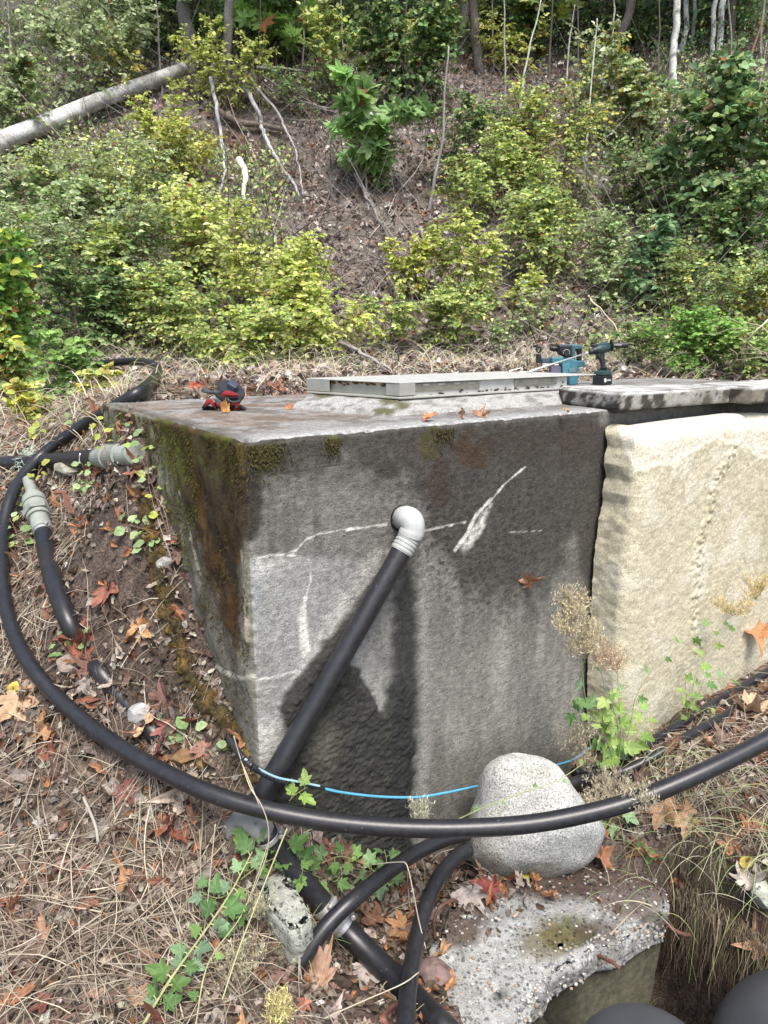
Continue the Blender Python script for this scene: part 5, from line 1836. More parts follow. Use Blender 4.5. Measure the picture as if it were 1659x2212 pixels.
def straw(G, P, L, arch, spread, w, cols, wts=None, base=None, K=6, up=None):
    n = len(P)
    az = RNG.uniform(0, 2 * PI, n) if base is None else base + RNG.normal(0, spread, n)
    u = np.stack([np.cos(az), np.sin(az), np.zeros(n)], -1)
    L = RNG.uniform(L[0], L[1], n)
    A = RNG.uniform(arch[0], arch[1], n)
    t = np.linspace(0, 1, K)[None, :]
    bend = RNG.normal(0, .22, n)
    v = np.stack([-u[:, 1], u[:, 0], u[:, 2]], -1)
    Q = P[:, None] + u[:, None] * (L[:, None] * t)[..., None] + v[:, None] * ((L * bend)[:, None] * t ** 2)[..., None]
    if up is None:
        gz = HS(Q[..., 0], Q[..., 1])
        Q[..., 2] = gz + .006 + (A * L)[:, None] * 4 * t * (1 - t) + RNG.uniform(0, .022, n)[:, None]
    else:
        U_ = RNG.uniform(up[0], up[1], n) * L
        Q[..., 2] = P[:, 2:3] + U_[:, None] * (t * 1.25 - (A[:, None]) * t ** 2.4)
    W_ = RNG.uniform(w[0], w[1], n)[:, None] * (1 - .75 * t)
    ok = (Q[..., 2].max(1) - Q[..., 2].min(1) < L * 1.3) if up is None else np.ones(n, bool)
    ok &= np.abs(np.diff(Q[..., 2], axis=1)).max(1) < L * .6
    Q, W_, n = Q[ok], W_[ok], int(ok.sum())
    ribbons(G, Q, W_, np.cross(unit(Q[:, -1] - Q[:, 0]), np.array([.1, -.6, .8])), pal(n, cols, wts, .15))
STRAW = [(.29, .245, .18), (.42, .37, .28), (.21, .16, .12), (.13, .095, .07), (.34, .29, .22)]
g = Geo()
def straw_d(P, px, py):
    d = .25 * np.ones(len(P))
    d += 1.0 * np.exp(-(((px - 260) / 330) ** 2 + ((py - 1980) / 260) ** 2))
    d += .9 * np.exp(-(((px - 40) / 90) ** 2 + ((py - 1350) / 130) ** 2))
    d += .8 * np.exp(-(((px - 1560) / 160) ** 2 + ((py - 1880) / 260) ** 2))
    d += .8 * np.exp(-(((px - 100) / 120) ** 2 + ((py - 900) / 60) ** 2))
    d *= 1 - .85 * np.exp(-(((px - 230) / 80) ** 2 + ((py - 1250) / 140) ** 2))
    d[sdpoly(P[:, 0], P[:, 1], SLABP) < .02] *= .05
    d[(px > 700) & (px < 1250) & (py > 1750)] *= .25
    d[(px > 450) & (px < 1300) & (py < 1800)] *= .1
    return d
P = sample(23000, -2.2, 2.4, .75, 4.0, straw_d)
straw(g, P, (.04, .20), (0, .14), .5, (.0004, .0011), STRAW)
straw(g, P[:2500] + 0, (.08, .24), (0, .2), .5, (.0009, .0017), STRAW)
kind(g.build('dry_straw', M_STRAW), 'stuff')
# standing dry grass: strip behind the tank, left bank and hill foot
g = Geo()
def dg(P, px, py):
    return np.clip(.95 * np.exp(-((P[:, 1] - 5.2) / .9) ** 2) + .8 * ((px < 280) & (P[:, 1] > 2.7) & (P[:, 1] < 4.6)) + .35 * np.exp(-((P[:, 1] - 6.6) / .8) ** 2), 0, 1)
P = sample(20000, -5, 6, 2.7, 8, dg)
straw(g, P, (.08, .32), (.6, 1.2), .5, (.0012, .0028), [(.52, .46, .34), (.62, .56, .44), (.42, .35, .25), (.28, .22, .16), (.55, .48, .37)] + [(.30, .34, .14), (.22, .30, .10)], [4, 4, 3, 3, 3, 1.5, 1], up=(.35, 1.4))
kind(g.build('dry_grass', M_STRAW), 'stuff')
g = Geo()
P = sample(9000, -7, 7, 5.6, 13.5, lambda P, px, py: sstep(60, 260, py) * .9 + .1)
straw(g, P, (.12, .6), (.4, 1.1), .5, (.0015, .0035), [(.26, .22, .19), (.38, .34, .30), (.16, .12, .10), (.09, .065, .05), (.32, .27, .22)], None, up=(.1, 1.0))
k = 3800
P = sample(k * 2, -6, 6, 6.2, 12, lambda P, px, py: sstep(40, 260, py) * .85 + .15)
n = len(P)
az = RNG.uniform(0, 2 * PI, n)
u = np.stack([np.cos(az), np.sin(az), RNG.normal(.35, .5, n)], -1)
L = RNG.uniform(.15, .9, n)
t = np.linspace(0, 1, 5)
Q = P[:, None] + u[:, None] * (L[:, None] * t)[..., None] + RNG.normal(0, .02, (n, 5, 3)) * L[:, None, None]
tubes(g, Q, np.linspace(1, .3, 5)[None] * RNG.uniform(.002, .006, (n, 1)), 3, pal(n, [(.12, .09, .075), (.22, .19, .17), (.34, .31, .29), (.07, .05, .04)], None, .2))
kind(g.build('dry_brush', M_TWIG), 'stuff')

# ---------------------------------------------------------------- shrubs
LIME = [(.52, .61, .12), (.58, .65, .18), (.42, .53, .11), (.62, .66, .26)]
GREEN = [(.27, .38, .13), (.33, .44, .15), (.18, .28, .09), (.40, .50, .21)]
GREYG = [(.36, .45, .21), (.44, .53, .28), (.25, .34, .15), (.55, .62, .38)]
DEEP = [(.07, .15, .05), (.10, .20, .06), (.05, .11, .035), (.14, .24, .08)]
BLUEG = [(.17, .30, .14), (.23, .38, .18), (.12, .23, .10), (.30, .44, .22)]
YELL = [(.55, .50, .08), (.50, .46, .12), (.40, .42, .08), (.52, .40, .08)]
def shrub(label, x0, x1, yt, yb, cols, leaves, size, cat='shrub', name='shrub', stems=7, d=None, tmpl=None, up=.6, twl=.34, wts=None, droop=.15, group=None, stemcol=(.16, .12, .09), lean=0, flat=.55, full=.25):
    xc = (x0 + x1) / 2
    b = gnd(xc, yb) if d is None else at(xc, yb, d)
    if d is not None:
        b[2] = H(b[0], b[1])
    ax = (b[1] * CP - (b[2] - CAMZ) * SP)
    k = ax / F
    Wd = (x1 - x0) * k * 1.2
    tz = at(xc, yt, b[1])[2]
    Ht = max(tz - b[2], .15)
    root = thing(name, label, cat, b, group)
    r = RNG
    ns = stems
    # stems
    K = 7
    tt = np.linspace(0, 1, K)
    az = r.uniform(0, 2 * PI, ns)
    sp = np.sqrt(r.random(ns)) * Wd * .5
    tip = np.stack([np.cos(az) * sp + lean * Ht, np.sin(az) * sp * .7, Ht * r.uniform(.7, 1.0, ns) * (1 - .25 * (sp / (Wd * .5)) ** 2)], -1)
    base = np.stack([r.normal(0, .05 * Wd, ns), r.normal(0, .05 * Wd, ns), np.zeros(ns)], -1)
    S = base[:, None] + (tip - base)[:, None] * np.stack([tt ** 1.3, tt ** 1.3, tt ** .85], -1)[None] + r.normal(0, .02 * Ht, (ns, K, 3)) * tt[None, :, None]
    S = S + b
    g = Geo()
    tubes(g, S, np.linspace(1, .25, K)[None] * r.uniform(.005, .010, (ns, 1)) * min(1.6, Ht), 4, stemcol)
    # twigs
    per = 11
    nt = max(6, int(leaves * 1.75) // per)
    si = r.integers(ns, size=nt)
    u = full + (1 - full) * r.random(nt) ** .8
    f = u * (K - 1)
    i0 = np.clip(f.astype(int), 0, K - 2)
    fr = (f - i0)[:, None]
    o_ = S[si, i0] * (1 - fr) + S[si, i0 + 1] * fr
    az = r.uniform(0, 2 * PI, nt)
    dr = np.stack([np.cos(az), np.sin(az), r.normal(up * .6, .35, nt)], -1)
    dr = unit(dr + unit(o_ - b - np.array([0, 0, Ht * .4])) * .7)
    TL = r.uniform(.5, 1.2, nt) * twl * Wd * (1 - .35 * u)
    q = np.linspace(0, 1, 5)[None, :, None]
    Tw_ = o_[:, None] + dr[:, None] * TL[:, None, None] * q + np.array([0, 0, -1]) * (TL[:, None, None] * droop * 2 * q * q)
    Tw_[..., 2] = np.maximum(Tw_[..., 2], H(Tw_[..., 0], Tw_[..., 1]) + .01)
    tubes(g, Tw_, np.linspace(1, .4, 5)[None] * .0022 * np.ones((nt, 1)) * (1 + ax * .08), 3, stemcol)
    g.build('stems', M_TWIG, root)
    g = Geo()
    nl = nt * per
    tj = np.repeat(np.arange(nt), per)
    uu = np.tile(np.linspace(.15, 1, per), nt) + r.normal(0, .04, nl)
    uu = np.clip(uu, .05, 1)
    ff = uu * 4
    j0 = np.clip(ff.astype(int), 0, 3)
    fr = (ff - j0)[:, None]
    lp0 = Tw_[tj, j0] * (1 - fr) + Tw_[tj, j0 + 1] * fr
    td = unit(Tw_[tj, j0 + 1] - Tw_[tj, j0])
    side = unit(np.cross(td, np.array([0, 0, 1.0]))) * np.where(np.arange(nl) % 2, 1, -1)[:, None]
    ld = unit(td * .55 + side * .9 + r.normal(0, .28, (nl, 3)) + np.array([0, 0, -.12]))
    nrm = unit(np.array([0, 0, 1.0]) * flat + r.normal(0, .45, (nl, 3)) + np.array([0, -.45, .0]))
    cl = pal(nl, cols, wts, .15)
    tw_tone = (1 + r.normal(0, .22, nt))[tj]
    cl = np.clip(cl * tw_tone[:, None], .01, .75)
    old = r.random(nl) < .015
    cl[old] = (.30, .13, .05)
    sz = size * .86 * r.uniform(.55, 1.25, nl)
    place(g, tmpl or leaf_oval(.30, .12, .15), lp0, ld, nrm, sz, cl)
    g.build('foliage', M_LEAF, root)
    return root
GS = 'shrubs on the hillside'
OV, RD = leaf_oval(.27, .12, .18), leaf_oval(.46, .10, .12)
MP = T_MAPLE_FLAT[0]
SH = [
 # label, x0,x1,ytop,ybase, palette, leaves, size, kwargs
 ('broad lime yellow shrub just under the short thick cream root', 330, 640, 400, 640, LIME, 2600, .062, {}),
 ('lime shrub spilling right and down from the brightest shrub toward the tank', 440, 700, 500, 735, LIME, 2600, .058, {}),
 ('low lime shrub behind the tank hatch left end, rightmost of the bright mass', 560, 800, 590, 775, LIME, 1900, .055, {}),
 ('light green shrub with drooping twigs above the hose loop', 240, 480, 560, 770, LIME + GREEN, 2200, .055, {}),
 ('green and lime shrub low behind the gloves', 420, 640, 650, 800, LIME + GREEN[:2], 1500, .05, {}),
 ('mid green tangle of twiggy shrub left of the bright lime shrub', 120, 400, 380, 700, GREEN + GREYG, 2400, .058, {}),
 ('dark green shadowed shrub behind the broad leaved plant at the left border', 60, 300, 560, 780, GREEN + DEEP, 1800, .06, {}),
 ('grey green shrub below the fallen log at the left border', 0, 200, 330, 560, GREYG + GREEN, 1700, .06, dict(tmpl=RD)),
 ('pale grey green shrub in front of the fallen log middle', 170, 400, 285, 480, GREYG + LIME[:1], 1700, .06, {}),
 ('lime sprays hanging over the fallen log near its trunk end', 310, 450, 170, 400, LIME, 900, .06, {}),
 ('tall grey green shrub at the upper left above the fallen log', 70, 330, -30, 250, GREYG, 2500, .07, dict(tmpl=RD)),
 ('pale green shrub in the top left corner', -40, 140, 100, 330, GREYG + GREEN, 1500, .065, dict(tmpl=RD)),
 ('yellow leaved sprig over the upper end of the fallen log', 210, 340, 60, 240, YELL + LIME, 480, .06, {}),
 ('lime leafed shoots round the base of the split stump trunk', 410, 580, 30, 260, LIME, 1100, .07, {}),
 ('dark shrub between the two trunks at the top left', 280, 520, -40, 130, DEEP + GREEN, 1300, .08, dict(tmpl=RD)),
 ('big leaved maple sapling at the top edge right of the stump trunk', 500, 700, -40, 160, [(.26, .42, .10), (.32, .48, .12), (.20, .34, .10)], 260, .22, dict(tmpl=MP, name='maple_sapling', cat='sapling', stems=4)),
 ('yellow green maple sapling hanging leaves over the brushy hollow', 620, 800, 20, 240, LIME + GREEN, 700, .085, dict(tmpl=RD)),
 ('maple sapling with large bright leaves right of the dead branches', 690, 860, 90, 420, [(.26, .42, .14), (.32, .48, .18), (.20, .34, .12)], 190, .20, dict(tmpl=MP, name='maple_sapling', cat='sapling', stems=3)),
 ('dark leafy shrub at the top centre left of the dark thin trunk', 780, 980, -40, 260, DEEP + GREEN, 2000, .085, dict(tmpl=RD)),
 ('lime sprig crossing in front of the grey trunk at the top centre', 840, 980, 30, 170, LIME, 420, .075, dict(tmpl=RD)),
 ('dim green shrub on the slope below the two centre trunks', 880, 1080, 180, 400, GREEN + DEEP, 1300, .065, {}),
 ('tall yellow green shrub round the pale slender sapling', 1070, 1290, 150, 470, LIME + GREEN + YELL[:2], 2600, .062, {}),
 ('mid green shrub on the left flank of the tall yellow green shrub', 990, 1160, 280, 480, GREEN + LIME, 1500, .06, {}),
 ('green shrub with sagging sprays low under the tall yellow green shrub', 1090, 1300, 360, 620, GREEN + LIME[:2], 2300, .06, {}),
 ('maple sapling with pale leaves near the top edge right of centre', 1020, 1200, -50, 130, GREEN + LIME, 190, .20, dict(tmpl=MP, name='maple_sapling', cat='sapling', stems=4)),
 ('loose shrub with round leaves under the leaning dark stems at the top right', 1190, 1370, 60, 330, GREYG + YELL[:1], 1100, .07, dict(tmpl=RD)),
 ('pair of upright lime shoots, the left narrow one on the leaf slope', 840, 930, 470, 660, LIME + YELL[:1], 950, .055, {}),
 ('upright lime shrub right of the narrow lime shoot', 930, 1075, 420, 690, LIME, 1400, .055, {}),
 ('small lime bush between the lime shrub and the green sprays', 1040, 1150, 560, 680, LIME, 650, .05, {}),
 ('low green bush on the leaf slope behind the hatch', 880, 1050, 610, 760, GREEN + LIME, 1300, .05, {}),
 ('thin green bush left of the low bush behind the hatch', 770, 900, 620, 770, GREEN + LIME, 650, .05, {}),
 ('leafy upright shoots with long dark green leaves on the right slope', 1340, 1450, 440, 690, BLUEG, 800, .085, dict(stems=4, tmpl=leaf_oval(.30, .1, .15))),
 ('big rounded leaved green shrub at the right border', 1440, 1700, 130, 520, BLUEG + GREEN, 2400, .095, dict(tmpl=leaf_oval(.5, .08, .1))),
 ('mid green shrub at the right border under the big leaved shrub', 1480, 1690, 380, 640, GREEN + DEEP, 1900, .06, dict(tmpl=RD)),
 ('dense small leaved green shrub low on the right slope', 1400, 1680, 520, 720, GREEN + LIME[:1], 2600, .05, {}),
 ('shadowy shrub between the long leaved shoots and the green sprays', 1230, 1400, 440, 640, GREEN + GREYG, 1200, .055, {}),
 ('bright green bush at the foot of the right slope behind the cap slabs', 1400, 1600, 665, 812, [(.22, .42, .08), (.28, .48, .10), (.16, .32, .06)], 2600, .042, dict(stems=12)),
 ('pale green bush beside the right border at the slope foot', 1560, 1720, 690, 815, [(.30, .44, .12), (.36, .46, .16)], 1400, .042, dict(stems=9)),
 ('yellow tipped weed standing above the bright green bush', 1585, 1640, 590, 740, YELL, 130, .06, dict(stems=2)),
 ('green leaves behind the birch trunks at the top right', 1400, 1700, -60, 80, BLUEG + GREEN, 1500, .09, dict(tmpl=RD)),
 ('dark shrub filling the top right of centre under the trunks', 1180, 1420, -60, 120, DEEP + GREEN, 1300, .09, dict(tmpl=RD)),

 ('light green shrub filling the slope under the fallen log', 60, 330, 300, 520, LIME[:2] + GREYG, 2000, .055, {}),
 ('pale twiggy green shrub at the left border halfway up the slope', -60, 180, 420, 640, GREYG + GREEN, 1600, .06, {}),
 ('light lime shrub above the brightest one, left of the dead branches', 250, 430, 330, 520, LIME + GREYG, 1500, .052, {}),
 ('green shrub under the maple sapling right of the dead branches', 740, 860, 260, 400, GREEN + GREYG, 600, .055, {}),
 ('green shrub behind the fallen log, left of the grey brown trunk', 180, 380, -40, 150, GREEN + GREYG, 1300, .07, {}),
 ('pale green shrub with yellow leaves left of the white birch trunks', 1290, 1440, 120, 330, GREYG + YELL[:1] + GREEN, 1200, .07, dict(tmpl=RD)),
 ('loose green shrub over the right slope between the brush and the border', 1330, 1500, 300, 480, GREEN + GREYG, 1100, .06, {}),
 ('light green shrub low on the slope right of the hatch', 1100, 1260, 600, 740, GREYG + LIME[:1], 600, .045, {}),
 ('dry green weed behind the cap slabs next to the tools', 1330, 1440, 690, 800, [(.30, .36, .16), (.38, .40, .22)], 700, .035, {}),
 ('tall lime green shrub behind the centre pale flared trunk', 930, 1110, -50, 120, LIME + GREEN, 1300, .08, {}),
 ('dark green bush between the stump trunk and the maple saplings', 600, 760, -50, 110, DEEP + GREEN, 1300, .08, {}),

 ('shaded dark green shrub at the top border above the log upper end', 230, 420, -70, 110, DEEP, 1600, .07, {}),
 ('dark shrub in deep shade right of the stump trunk at the top border', 500, 640, -60, 130, DEEP + GREEN[:1], 1500, .075, dict(tmpl=RD)),
 ('dark leafy shrub at the top between the flared trunk and the pale maple leaves', 1040, 1180, -60, 140, DEEP, 1500, .07, dict(tmpl=RD)),
 ('yellow green spray hanging at the top right of the dark furrowed trunk', 1050, 1200, 20, 170, LIME + YELL[:1], 700, .07, {}),
 ('dim green shrub between the hollow and the maple with large bright leaves', 600, 740, 120, 260, DEEP + GREEN, 700, .06, {}),
 ('green shrub climbing the slope right of the fine bare branches', 1290, 1420, 280, 460, GREEN + DEEP, 1100, .055, {}),
 ('light green shrub between the leaf slope and the tall yellow green shrub', 960, 1080, 330, 520, GREEN + LIME, 1000, .055, {}),
 ('green shrub in the gap between the grey green and the lime shrubs at left', 180, 330, 470, 690, GREEN + LIME, 1500, .055, {}),
 ('yellow green shrub on the slope just below the upper end of the fallen log', 330, 470, 230, 420, LIME + YELL[:2], 1000, .055, {}),
 ('small green plant among dry leaves behind the right end of the hatch', 1050, 1130, 680, 770, GREEN + GREYG, 260, .045, {}),
 ('low green shrub left of the long leaved shoots on the right slope', 1250, 1350, 520, 680, GREEN + GREYG, 700, .05, {}),
]
for s_ in SH:
    kw = dict(s_[8])
    shrub(s_[0], s_[1], s_[2], s_[3], s_[4], s_[5], s_[6], s_[7], group=GS, **kw)
# nearer plants on the left bank
NB = 'plants on the left bank'
shrub('broad leaved green plant at the left border, nearest on the bank', -60, 110, 430, 800, [(.20, .40, .08), (.28, .46, .10), (.14, .30, .07), (.40, .46, .06)], 1150, .062, d=4.6, tmpl=leaf_oval(.42, .1, .15), stems=8, name='leafy_plant', cat='plant', group=NB)
shrub('yellow and green plant at the left border above the hose end', -50, 80, 640, 840, YELL + LIME + GREEN, 900, .06, d=4.3, tmpl=leaf_oval(.42, .1, .15), stems=6, name='leafy_plant', cat='plant', group=NB)
shrub('green leafy plant over the dark far end of the hose loop', 30, 180, 690, 850, [(.26, .42, .12), (.32, .48, .14), (.20, .36, .10)], 700, .045, d=4.15, tmpl=RD, stems=6, name='leafy_plant', cat='plant', group=NB)
shrub('small yellow leaved seedlings left of the hose rise', 10, 130, 830, 930, YELL + LIME, 230, .05, d=3.5, tmpl=RD, stems=5, name='leafy_plant', cat='plant', group=NB)
shrub('green yellow seedlings under the hose loop', 150, 260, 790, 880, LIME + YELL, 200, .04, d=3.7, tmpl=RD, stems=5, name='leafy_plant', cat='plant', group=NB)
# ---------------------------------------------------------------- trees, log, dead branches on the hillside
def pathpts(pts, d0, dd=0.0, base=None):
    return [at(px, py, d0 + dd * i) for i, (px, py) in enumerate(pts)]
def tree(name, label, cat, pts, w, bark, crown, lean_d=0.0, knots=.06, group=None, ext=2.4, cn=2300, cr=2.2, csz=.13, cols=None, cz=1.6, spots=0):
    b = gnd(*pts[0])
    d = b[1]
    ax = (b[1] * CP - (b[2] - CAMZ) * SP) / F
    P = [b - np.array([0, 0, .12])] + [at(px, py, d + lean_d * (i + 1)) for i, (px, py) in enumerate(pts[1:])]
    P = np.array(P)
    if crown:
        dr = unit(P[-1] - P[-2])
        dr = unit(dr + np.array([0, 0, .5]))
        P = np.concatenate([P, [P[-1] + dr * ext * .5, P[-1] + dr * ext]])
    Q = resample(catmull(P, 8), .05)
    n = len(Q)
    Q = Q + np.stack([fbm(Q, 2.5, 3, 11) - .5, fbm(Q, 2.5, 3, 12) - .5, np.zeros(n)], -1) * .12 * (np.linspace(0, 1, n) > .03)[:, None] * min(1, w[0] * ax * 12)
    R = np.interp(np.linspace(0, 1, n), [0, .05, .7, 1], [w[0] * 1.35, w[0], w[1], w[1] * .6]) * ax / 2
    root = thing(name, label, cat, b, group)
    g = Geo()
    sd_ = 14 if w[0] > 9 else 7
    tube(g, Q, R, sd_, (.2, .2, .2))
    V = g.V[0]
    cL = np.concatenate([np.repeat(Q, sd_, 0), Q[:1], Q[-1:]])
    g.V[0] = V + unit(V - cL) * ((fbm(V * np.array([1, 1, .25]), 26, 2, 33) - .5) * knots * w[0] * ax * 2.2)[:, None]
    c = np.array(bark) * (.55 + .9 * fbm(V * np.array([1, 1, .3]), 14, 3, 35))[:, None]
    if spots:
        m = sstep(.60, .66, fbm(V * np.array([1, 1, 2.2]), 9, 3, 36)) * spots
        c = mixc(c, (.05, .04, .035), m)
        c = mixc(c, (.30, .24, .16), sstep(.55, .7, fbm(V, 2.0, 2, 38)) * .35)
    g.C[0] = c
    g.build('trunk', M_BARK, root, smooth=True)
    if crown:
        top = Q[-1] + np.array([0, 0, cz * .2])
        nb = 16
        g2 = Geo()
        az = RNG.uniform(0, 2 * PI, nb)
        el = RNG.uniform(-.1, 1.0, nb)
        o = Q[RNG.integers(int(n * .72), n, nb)]
        e = o + np.stack([np.cos(az) * np.cos(el), np.sin(az) * np.cos(el), np.sin(el)], -1) * cr * RNG.uniform(.6, 1, nb)[:, None]
        t = np.linspace(0, 1, 5)[None, :, None]
        B = o[:, None] * (1 - t) + e[:, None] * t + np.array([0, 0, .18]) * (t * (1 - t))
        tubes(g2, B, np.linspace(1, .2, 5)[None] * (w[1] * ax * .22), 4, np.array(bark) * .8)
        g2.build('limbs', M_BARK, root)
        g2 = Geo()
        bi = RNG.integers(nb, size=cn)
        u = RNG.uniform(.3, 1.05, cn)[:, None]
        p = o[bi] * (1 - u) + e[bi] * u + RNG.normal(0, .22 * cr, (cn, 3)) * np.array([1, 1, .6])
        place(g2, leaf_oval(.42, .08, .15), p, RNG.normal(0, 1, (cn, 3)) + np.array([0, 0, -.4]), RNG.normal(0, .5, (cn, 3)) + np.array([0, 0, 1.]), csz * RNG.uniform(.6, 1.2, cn), pal(cn, cols or DEEP, None, .2))
        g2.build('crown', M_LEAF, root)
    return root
GB = (.16, .145, .13)
DB = (.085, .075, .065)
WB = (.55, .56, .53)
tree('tree', 'grey brown tree trunk at the upper end of the fallen log', 'tree', [(415, 150), (408, 80), (398, 0)], (30, 27), GB, True, cols=GREEN)
tree('tree', 'thin split bark trunk wrapped in lime shoots, right of the grey brown trunk', 'tree', [(488, 215), (490, 120), (496, 0)], (20, 17), GB, True, cols=GREEN)
tree('tree', 'pale grey trunk at the top centre with a flared foot', 'tree', [(1000, 112), (1001, 60), (1003, 0)], (26, 18), (.26, .25, .23), True)
tree('tree', 'dark furrowed trunk beside the pale grey flared trunk at the top centre', 'tree', [(1036, 158), (1028, 90), (1020, 0)], (21, 17), DB, True)
GT = 'white birch trunks at the upper right'
for lb, pts, w in [('white birch trunk, leftmost and longest of the upper right group', [(1452, 212), (1457, 100), (1466, 0)], (15, 13)),
                   ('thin white birch trunk just right of the longest one', [(1474, 110), (1479, 50), (1483, 0)], (11, 10)),
                   ('white birch stem half hidden between the two birch pairs', [(1492, 100), (1497, 50), (1500, 0)], (9, 8)),
                   ('white birch trunk of the right pair, nearer the longest trunk', [(1536, 122), (1539, 60), (1543, 0)], (10, 9)),
                   ('white birch trunk at the far right of the birch group', [(1551, 116), (1555, 60), (1560, 0)], (13, 12))]:
    tree('birch_tree', lb, 'tree', pts, w, WB, True, group=GT, spots=.8, cn=1100, cr=1.6, knots=.02)
GP = 'slender saplings on the slope'
tree('sapling', 'pale green white slender sapling rising through the tall yellow green shrub', 'sapling', [(1107, 372), (1122, 250), (1140, 130), (1168, 0)], (6.5, 4), (.42, .45, .38), False, group=GP)
tree('sapling', 'thin white sapling near the green sprays right of the yellow shrub', 'sapling', [(1262, 418), (1268, 300), (1278, 170), (1290, 40)], (5, 3), (.5, .5, .46), False, group=GP)
tree('sapling', 'short thin pale sapling at the top between two leafy shrubs', 'sapling', [(1221, 205), (1228, 120), (1240, 10)], (4.5, 3), (.42, .40, .36), False, group=GP)
tree('sapling', 'bare pole, dark above and white below, standing on the leaf slope in the centre', 'sapling', [(921, 468), (945, 360), (958, 260), (962, 180), (969, 100)], (8, 5), (.26, .24, .23), False, group=GP)
tree('sapling', 'brown leaning stem at the right border among big green leaves', 'sapling', [(1568, 420), (1585, 330), (1604, 230), (1618, 140), (1645, 40)], (9, 6), (.20, .11, .08), False, group=GP)
tree('sapling', 'thin grey stem near the right border beside the brown leaning stem', 'sapling', [(1592, 440), (1612, 320), (1640, 190), (1656, 90)], (4, 3), (.32, .32, .28), False, group=GP)
tree('sapling', 'pale crooked sapling leaning right above the dry brush right of centre', 'sapling', [(1373, 455), (1392, 400), (1404, 340)], (8, 5), (.30, .29, .26), False, group=GP)
tree('tree', 'dark leaning trunk with hanging roots at the top right of centre', 'tree', [(1290, 180), (1330, 90), (1370, -10)], (16, 22), DB, True, cn=900)
for k, (x, dd) in enumerate([(-4.5, 12.8), (-2.6, 13.6), (.9, 14), (3.0, 13.2), (5.5, 12.5), (-.8, 12.6)]):
    pxk, pyk = proj(np.array([x, dd, H(x, dd)]))
    tree('tree', 'trunk of a shaded tree at the top border, number %s' % k if 0 else ['shaded tree rising over the top border at the far left', 'shaded tree over the top border behind the grey brown trunk', 'shaded tree over the top border right of centre', 'shaded tree over the top border behind the birches, left one', 'shaded tree over the top right corner', 'shaded tree over the top border left of the grey flared trunk'][k], 'tree',
         [(pxk, pyk), (pxk + 6, pyk - 120), (pxk + 10, pyk - 260)], (20, 15), DB, True, ext=1.5, cn=2200, cr=2.2, csz=.16, group='shaded trees along the top border')

lbs_ = ['thin bare stem at the far left border among grey green shrubs', 'thin dark stem above the lower end of the fallen log', 'thin bare stem above the middle of the fallen log', 'thin bare stem just left of the grey brown trunk',
        'thin stem rising right of the stump trunk at the top border', 'thin dark stem behind the big leaved maple sapling', 'thin grey stem between the two maple saplings at the top', 'thin stem left of the pale grey flared trunk',
        'thin stem right of the dark furrowed trunk', 'thin dark stem just left of the pale green white sapling', 'thin stem between the pale green white sapling and the short pale one', 'thin stem right of the short pale sapling at the top',
        'thin dark stem under the dark leaning trunk', 'thin grey stem left of the longest birch trunk', 'thin stem right of the birch pair', 'thin stem at the top right border beyond the brown leaning stem']
lxs_ = [24, 118, 232, 352, 560, 655, 742, 880, 1068, 1088, 1188, 1246, 1318, 1418, 1585, 1648]
for k in range(16):
    px_ = lxs_[k] + RNG.uniform(-5, 5)
    py_ = RNG.uniform(120, 260)
    ln_ = RNG.normal(0, 9)
    tree('sapling', lbs_[k], 'sapling', [(px_, py_), (px_ + ln_ * .5, py_ - 110), (px_ + ln_, py_ - 240), (px_ + ln_ * 1.6, py_ - 380)], (RNG.uniform(3, 6.5), 2.5), [(.30, .28, .26), (.12, .10, .09), (.20, .18, .16)][k % 3], False, group='thin sapling stems under the trees')

# fallen log
lg = [gnd(-60, 345, .25), gnd(0, 308, .3), gnd(110, 262, .32), gnd(220, 215, .32), gnd(320, 178, .28), gnd(398, 148, .22)]
LG = thing('fallen_log', 'long pale fallen log lying aslant at the upper left, its upper end against a trunk', 'log', lg[2])
g = Geo()
Q = resample(catmull(lg, 8), .04)
n = len(Q)
tube(g, Q, np.linspace(.115, .08, n), 20, (.4, .4, .4))
V = g.V[0]
g.V[0] = V + (fbm(V, 9, 3, 61) - .5)[:, None] * .03
c = mixc(np.zeros(V.shape) + np.array([.60, .60, .58]), (.32, .31, .29), sstep(.45, .6, fbm(V, 5, 4, 62)))
c = mixc(c, (.10, .085, .075), sstep(.2, 1.0, (V[:, 0] - Q[int(n * .75), 0]) / .8) * .7)
g.C[0] = c
g.build('log_body', M_BARK, LG, smooth=True)
g = Geo()
for a, b in [((236, 215), (262, 172)), ((330, 172), (350, 138)), ((170, 240), (205, 262))]:
    pa, pb = gnd(*a, .15), gnd(*a, .15)
    pb = at(b[0], b[1], pa[1] - .1)
    tube(g, resample(catmull([pa, (pa + pb) / 2 + np.array([.02, 0, .03]), pb], 4), .04), .014, 6, (.38, .37, .35))
kind(g.build('branch_stubs', M_TWIG, LG), 'stuff')

